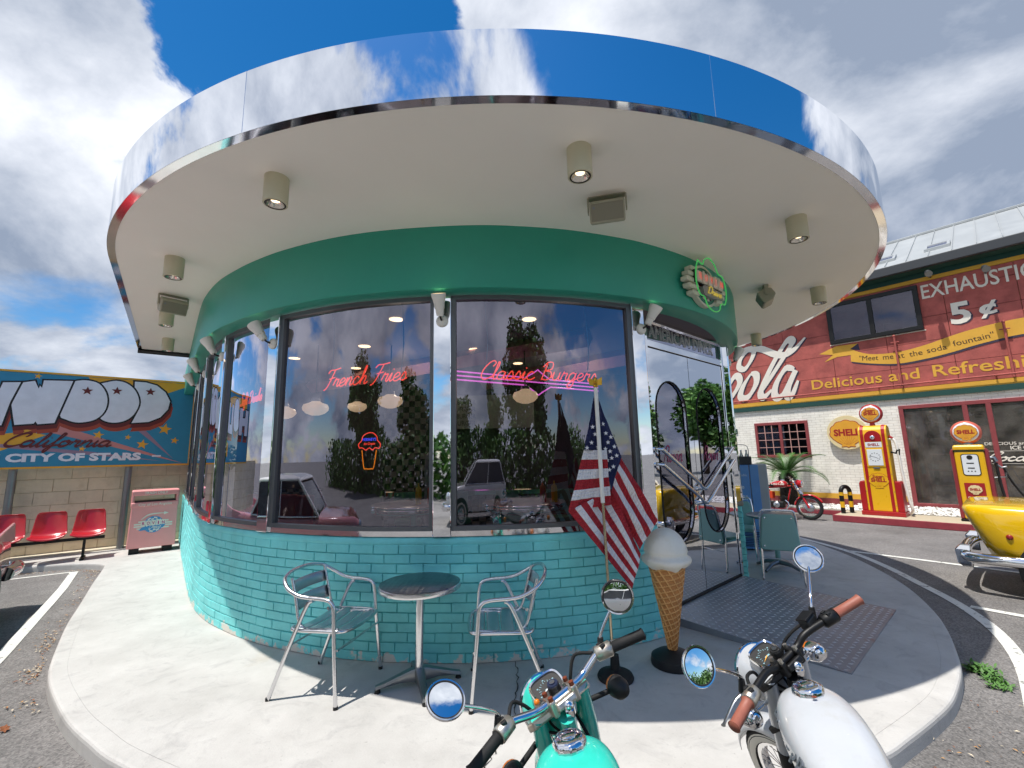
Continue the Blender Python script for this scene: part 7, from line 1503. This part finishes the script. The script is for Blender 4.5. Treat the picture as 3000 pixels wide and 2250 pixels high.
    for sg in (-1, 1):
        q = MB(); q.tube([(L_*.42, sg*(Wd/2+.005), .66), (L_*.42+.09, sg*(Wd/2+.012), .66)], .012, 8); B(q, 'door_handle', MATS['chrome'])
        if marker: q = MB(); q.ball((marker[0], sg*(Wd/2-.006), marker[1]), .03, .022, .03); B(q, 'marker_lamp', MATS['tail_lens'])
        if fin: q = MB(); q.loft([[(.0+.0, sg*(Wd/2-.11), fin-.22), (.0, sg*(Wd/2-.03), fin-.22), (-.02, sg*(Wd/2-.055), fin), (-.02, sg*(Wd/2-.085), fin)], [(.5, sg*(Wd/2-.11), fin-.22), (.5, sg*(Wd/2-.03), fin-.22), (.45, sg*(Wd/2-.055), fin-.07), (.45, sg*(Wd/2-.085), fin-.07)], [(1.3, sg*(Wd/2-.11), fin-.24), (1.3, sg*(Wd/2-.03), fin-.24), (1.3, sg*(Wd/2-.055), fin-.2), (1.3, sg*(Wd/2-.085), fin-.2)]]); B(q, 'tail_fin', paint, sm=None, bevel=.015)
    return t
py = mat('car_yellow', 'e7b90f', .14, 0, var=.02, coat=.8); pk = mat('car_pink', 'd58f8f', .14, 0, var=.02, coat=.8); pwh = mat('car_white', 'e8e6e0', .15, 0, coat=.8)
# yellow car: tail toward the diner's far side, nose out of frame
ysec = [(.0, .68, .38, .955, .965, .36), (.015, .73, .34, .985, .998, .40), (.07, .77, .31, .998, 1.012, .38), (.25, .79, .28, 1.0, 1.016, .28), (.7, .80, .26, .99, 1.015, 0), (1.3, .80, .26, .97, 1.0, 0), (2.8, .80, .26, .95, .985, 0), (3.3, .79, .27, .92, .95, 0), (3.75, .76, .30, .86, .88, 0), (3.9, .68, .34, .78, .78, 0)]
YM = frame((5.32, 5.50, -.1), (.6574, -.7536, 0), (.7536, .6574, 0)) @ Matrix.Translation((0, .80, 0))
car('yellow_car', 'glossy yellow car with chrome bumper parked by the shorter fuel pump', YM, py, pwh, 3.9, 1.60, ysec, None, (.95, 1.35, 2.35, 2.85, .72, .58, .97, 1.40), (.41, .06), (.75, 3.05), 0, (.36, .67))
# pink car at the other edge, tail toward the painted board
psec = [(.0, .70, .42, .84, .82, .0), (.03, .80, .36, .90, .86, .10), (.2, .86, .30, .92, .88, .06), (.9, .88, .28, .92, .90, 0), (1.6, .88, .27, .90, .92, 0), (3.2, .88, .27, .90, .93, 0), (3.9, .87, .28, .90, .92, 0), (4.6, .84, .30, .88, .86, 0), (4.8, .76, .34, .80, .78, 0)]
PM = frame((-6.12, 5.70, -.1), (.61, -.7924, 0), (.7924, .61, 0)) @ Matrix.Translation((0, -.88, 0))
car('pink_car', 'pink finned car with white roof at the edge beside the red seats', PM, pk, pwh, 4.8, 1.76, psec, None, (1.3, 1.75, 2.9, 3.5, .80, .64, .91, 1.42), (.50, .075), (.95, 3.8), 1.02)
# pale car across the yard, behind the viewer: mirrored in the glass
ssec = [(.0, .70, .40, .95, .95, 0), (.05, .82, .34, 1.0, 1.0, 0), (.5, .86, .28, 1.02, 1.02, 0), (3.2, .86, .28, 1.0, 1.0, 0), (4.1, .84, .30, .92, .92, 0), (4.4, .74, .36, .76, .76, 0)]
car('white_car', 'silver white estate car seen only mirrored in the diner windows', T(1.6, -5.2, -.1, radians(170)), pwh, pwh, 4.4, 1.72, ssec, None, (.12, .45, 2.6, 3.3, .80, .66, 1.0, 1.55), (.48, .06), (.8, 3.5))
# ============================================================ trees over the yard, seen mirrored in glass and chrome
def leaf_crown(seed, R, n):
    r = random.Random(seed); q = MB(); cl = []
    for i in range(34):
        a = r.uniform(0, 2*pi); e = r.uniform(-.7, 1.3); d = R*r.uniform(.35, .95); cl.append((Vector((d*cos(a)*cos(e)*.9, d*sin(a)*cos(e)*.9, d*sin(e)*1.25)), R*r.uniform(.22, .42)))
    for i in range(n):
        c, rr = r.choice(cl); p = c+Vector((r.gauss(0, 1), r.gauss(0, 1), r.gauss(0, 1))).normalized()*rr*r.random()**.4; s = r.uniform(.10, .2)*R/2.2
        u = Vector((r.gauss(0, 1), r.gauss(0, 1), r.gauss(0, .6))).normalized(); v = u.cross(Vector((r.gauss(0, 1), r.gauss(0, 1), r.gauss(0, 1)))).normalized(); q.add([p-u*s, p+v*s*.55, p+u*s, p-v*s*.55], [(0, 1, 2, 3)], r.choice((0, 0, 1)))
    return q
lm = [mat('leaf_green', '3f6a2a', .6, 0, var=.2, vscale=2), mat('leaf_bright', '608a38', .6, 0, var=.2, vscale=2)]
def tree(x, y, h, R, seed, label):
    t = thing('tree', label, 'tree', T(x, y, -.1), 'trees across the yard'); q = MB(); q.tube(cr([(0, 0, 0), (.1, .05, h*.3), (-.05, .1, h*.6), (0, 0, h*.85)], 4), [.22*(1-.06*k) for k in range(13)], 10)
    for k in range(5): a = k*1.3; q.tube([(0, .05, h*(.35+.08*k)), (R*.6*cos(a), R*.6*sin(a), h*(.5+.09*k))], [.07, .02], 6)
    q.build('trunk', mat('bark', '5a4636', .9, 0, var=.3, bump=.4, bscale=20), t, smooth=60)
    me = leaf_crown(seed, R, 7000); me.M = Matrix.Identity(4); me.v = [(a, b, c+h*.66) for a, b, c in me.v]; o = me.build('crown', lm, t)
for i, (x, y, h, R, l) in enumerate(((-9, -14, 5.0, 2.4, 'broad tree behind the viewer, mirrored in the French Fries window'), (-3.5, -15, 3.8, 1.8, 'lower tree behind the viewer, mirrored at the chrome column'), (1.5, -15, 4.4, 2.1, 'tree behind the viewer, mirrored in the Classic Burgers window'), (6.0, -13, 7.5, 2.7, 'tall tree behind the viewer, mirrored beside the flag'), (33, 15, 6.4, 2.8, 'tree across the yard, mirrored in the chrome doors'), (30, 9, 6.0, 2.8, 'tree beyond the yellow car, mirrored in the arched door panes'), (34, 22, 5.6, 2.7, 'tree far across the yard, mirrored at the hinge side of the chrome doors'), (32, 4, 5.8, 2.8, 'tree far across the yard behind the yellow car'), (-15.5, -11, 6, 2.8, 'tree behind the pink car, mirrored in the corner glass'), (-10.4, 14.6, 2.6, 1.2, 'small tree showing in the gap between the painted board and the diner'))): tree(x, y, h, R, 40+i, l)
q = MB(); r_ = random.Random(77)
for i in range(16000):
    x = r_.uniform(-26, 20); y = -12.5+r_.gauss(0, .8)+.05*abs(x); z = -.1+r_.random()**1.1*(2.7+1.1*noise.noise(Vector((x*.35, 1, 2)))); s = r_.uniform(.12, .26); u = Vector((r_.gauss(0, 1), r_.gauss(0, 1), r_.gauss(0, 1))).normalized(); v = u.cross(Vector((r_.gauss(0, 1), .3, r_.gauss(0, 1)))).normalized(); p = Vector((x, y, z)); q.add([p-u*s, p+v*s*.6, p+u*s, p-v*s*.6], [(0, 1, 2, 3)], r_.choice((0, 1)))
tag(q.build('hedge_foliage', lm), 'long mass of shrubbery across the road behind the viewer', 'shrubbery', kind='stuff')
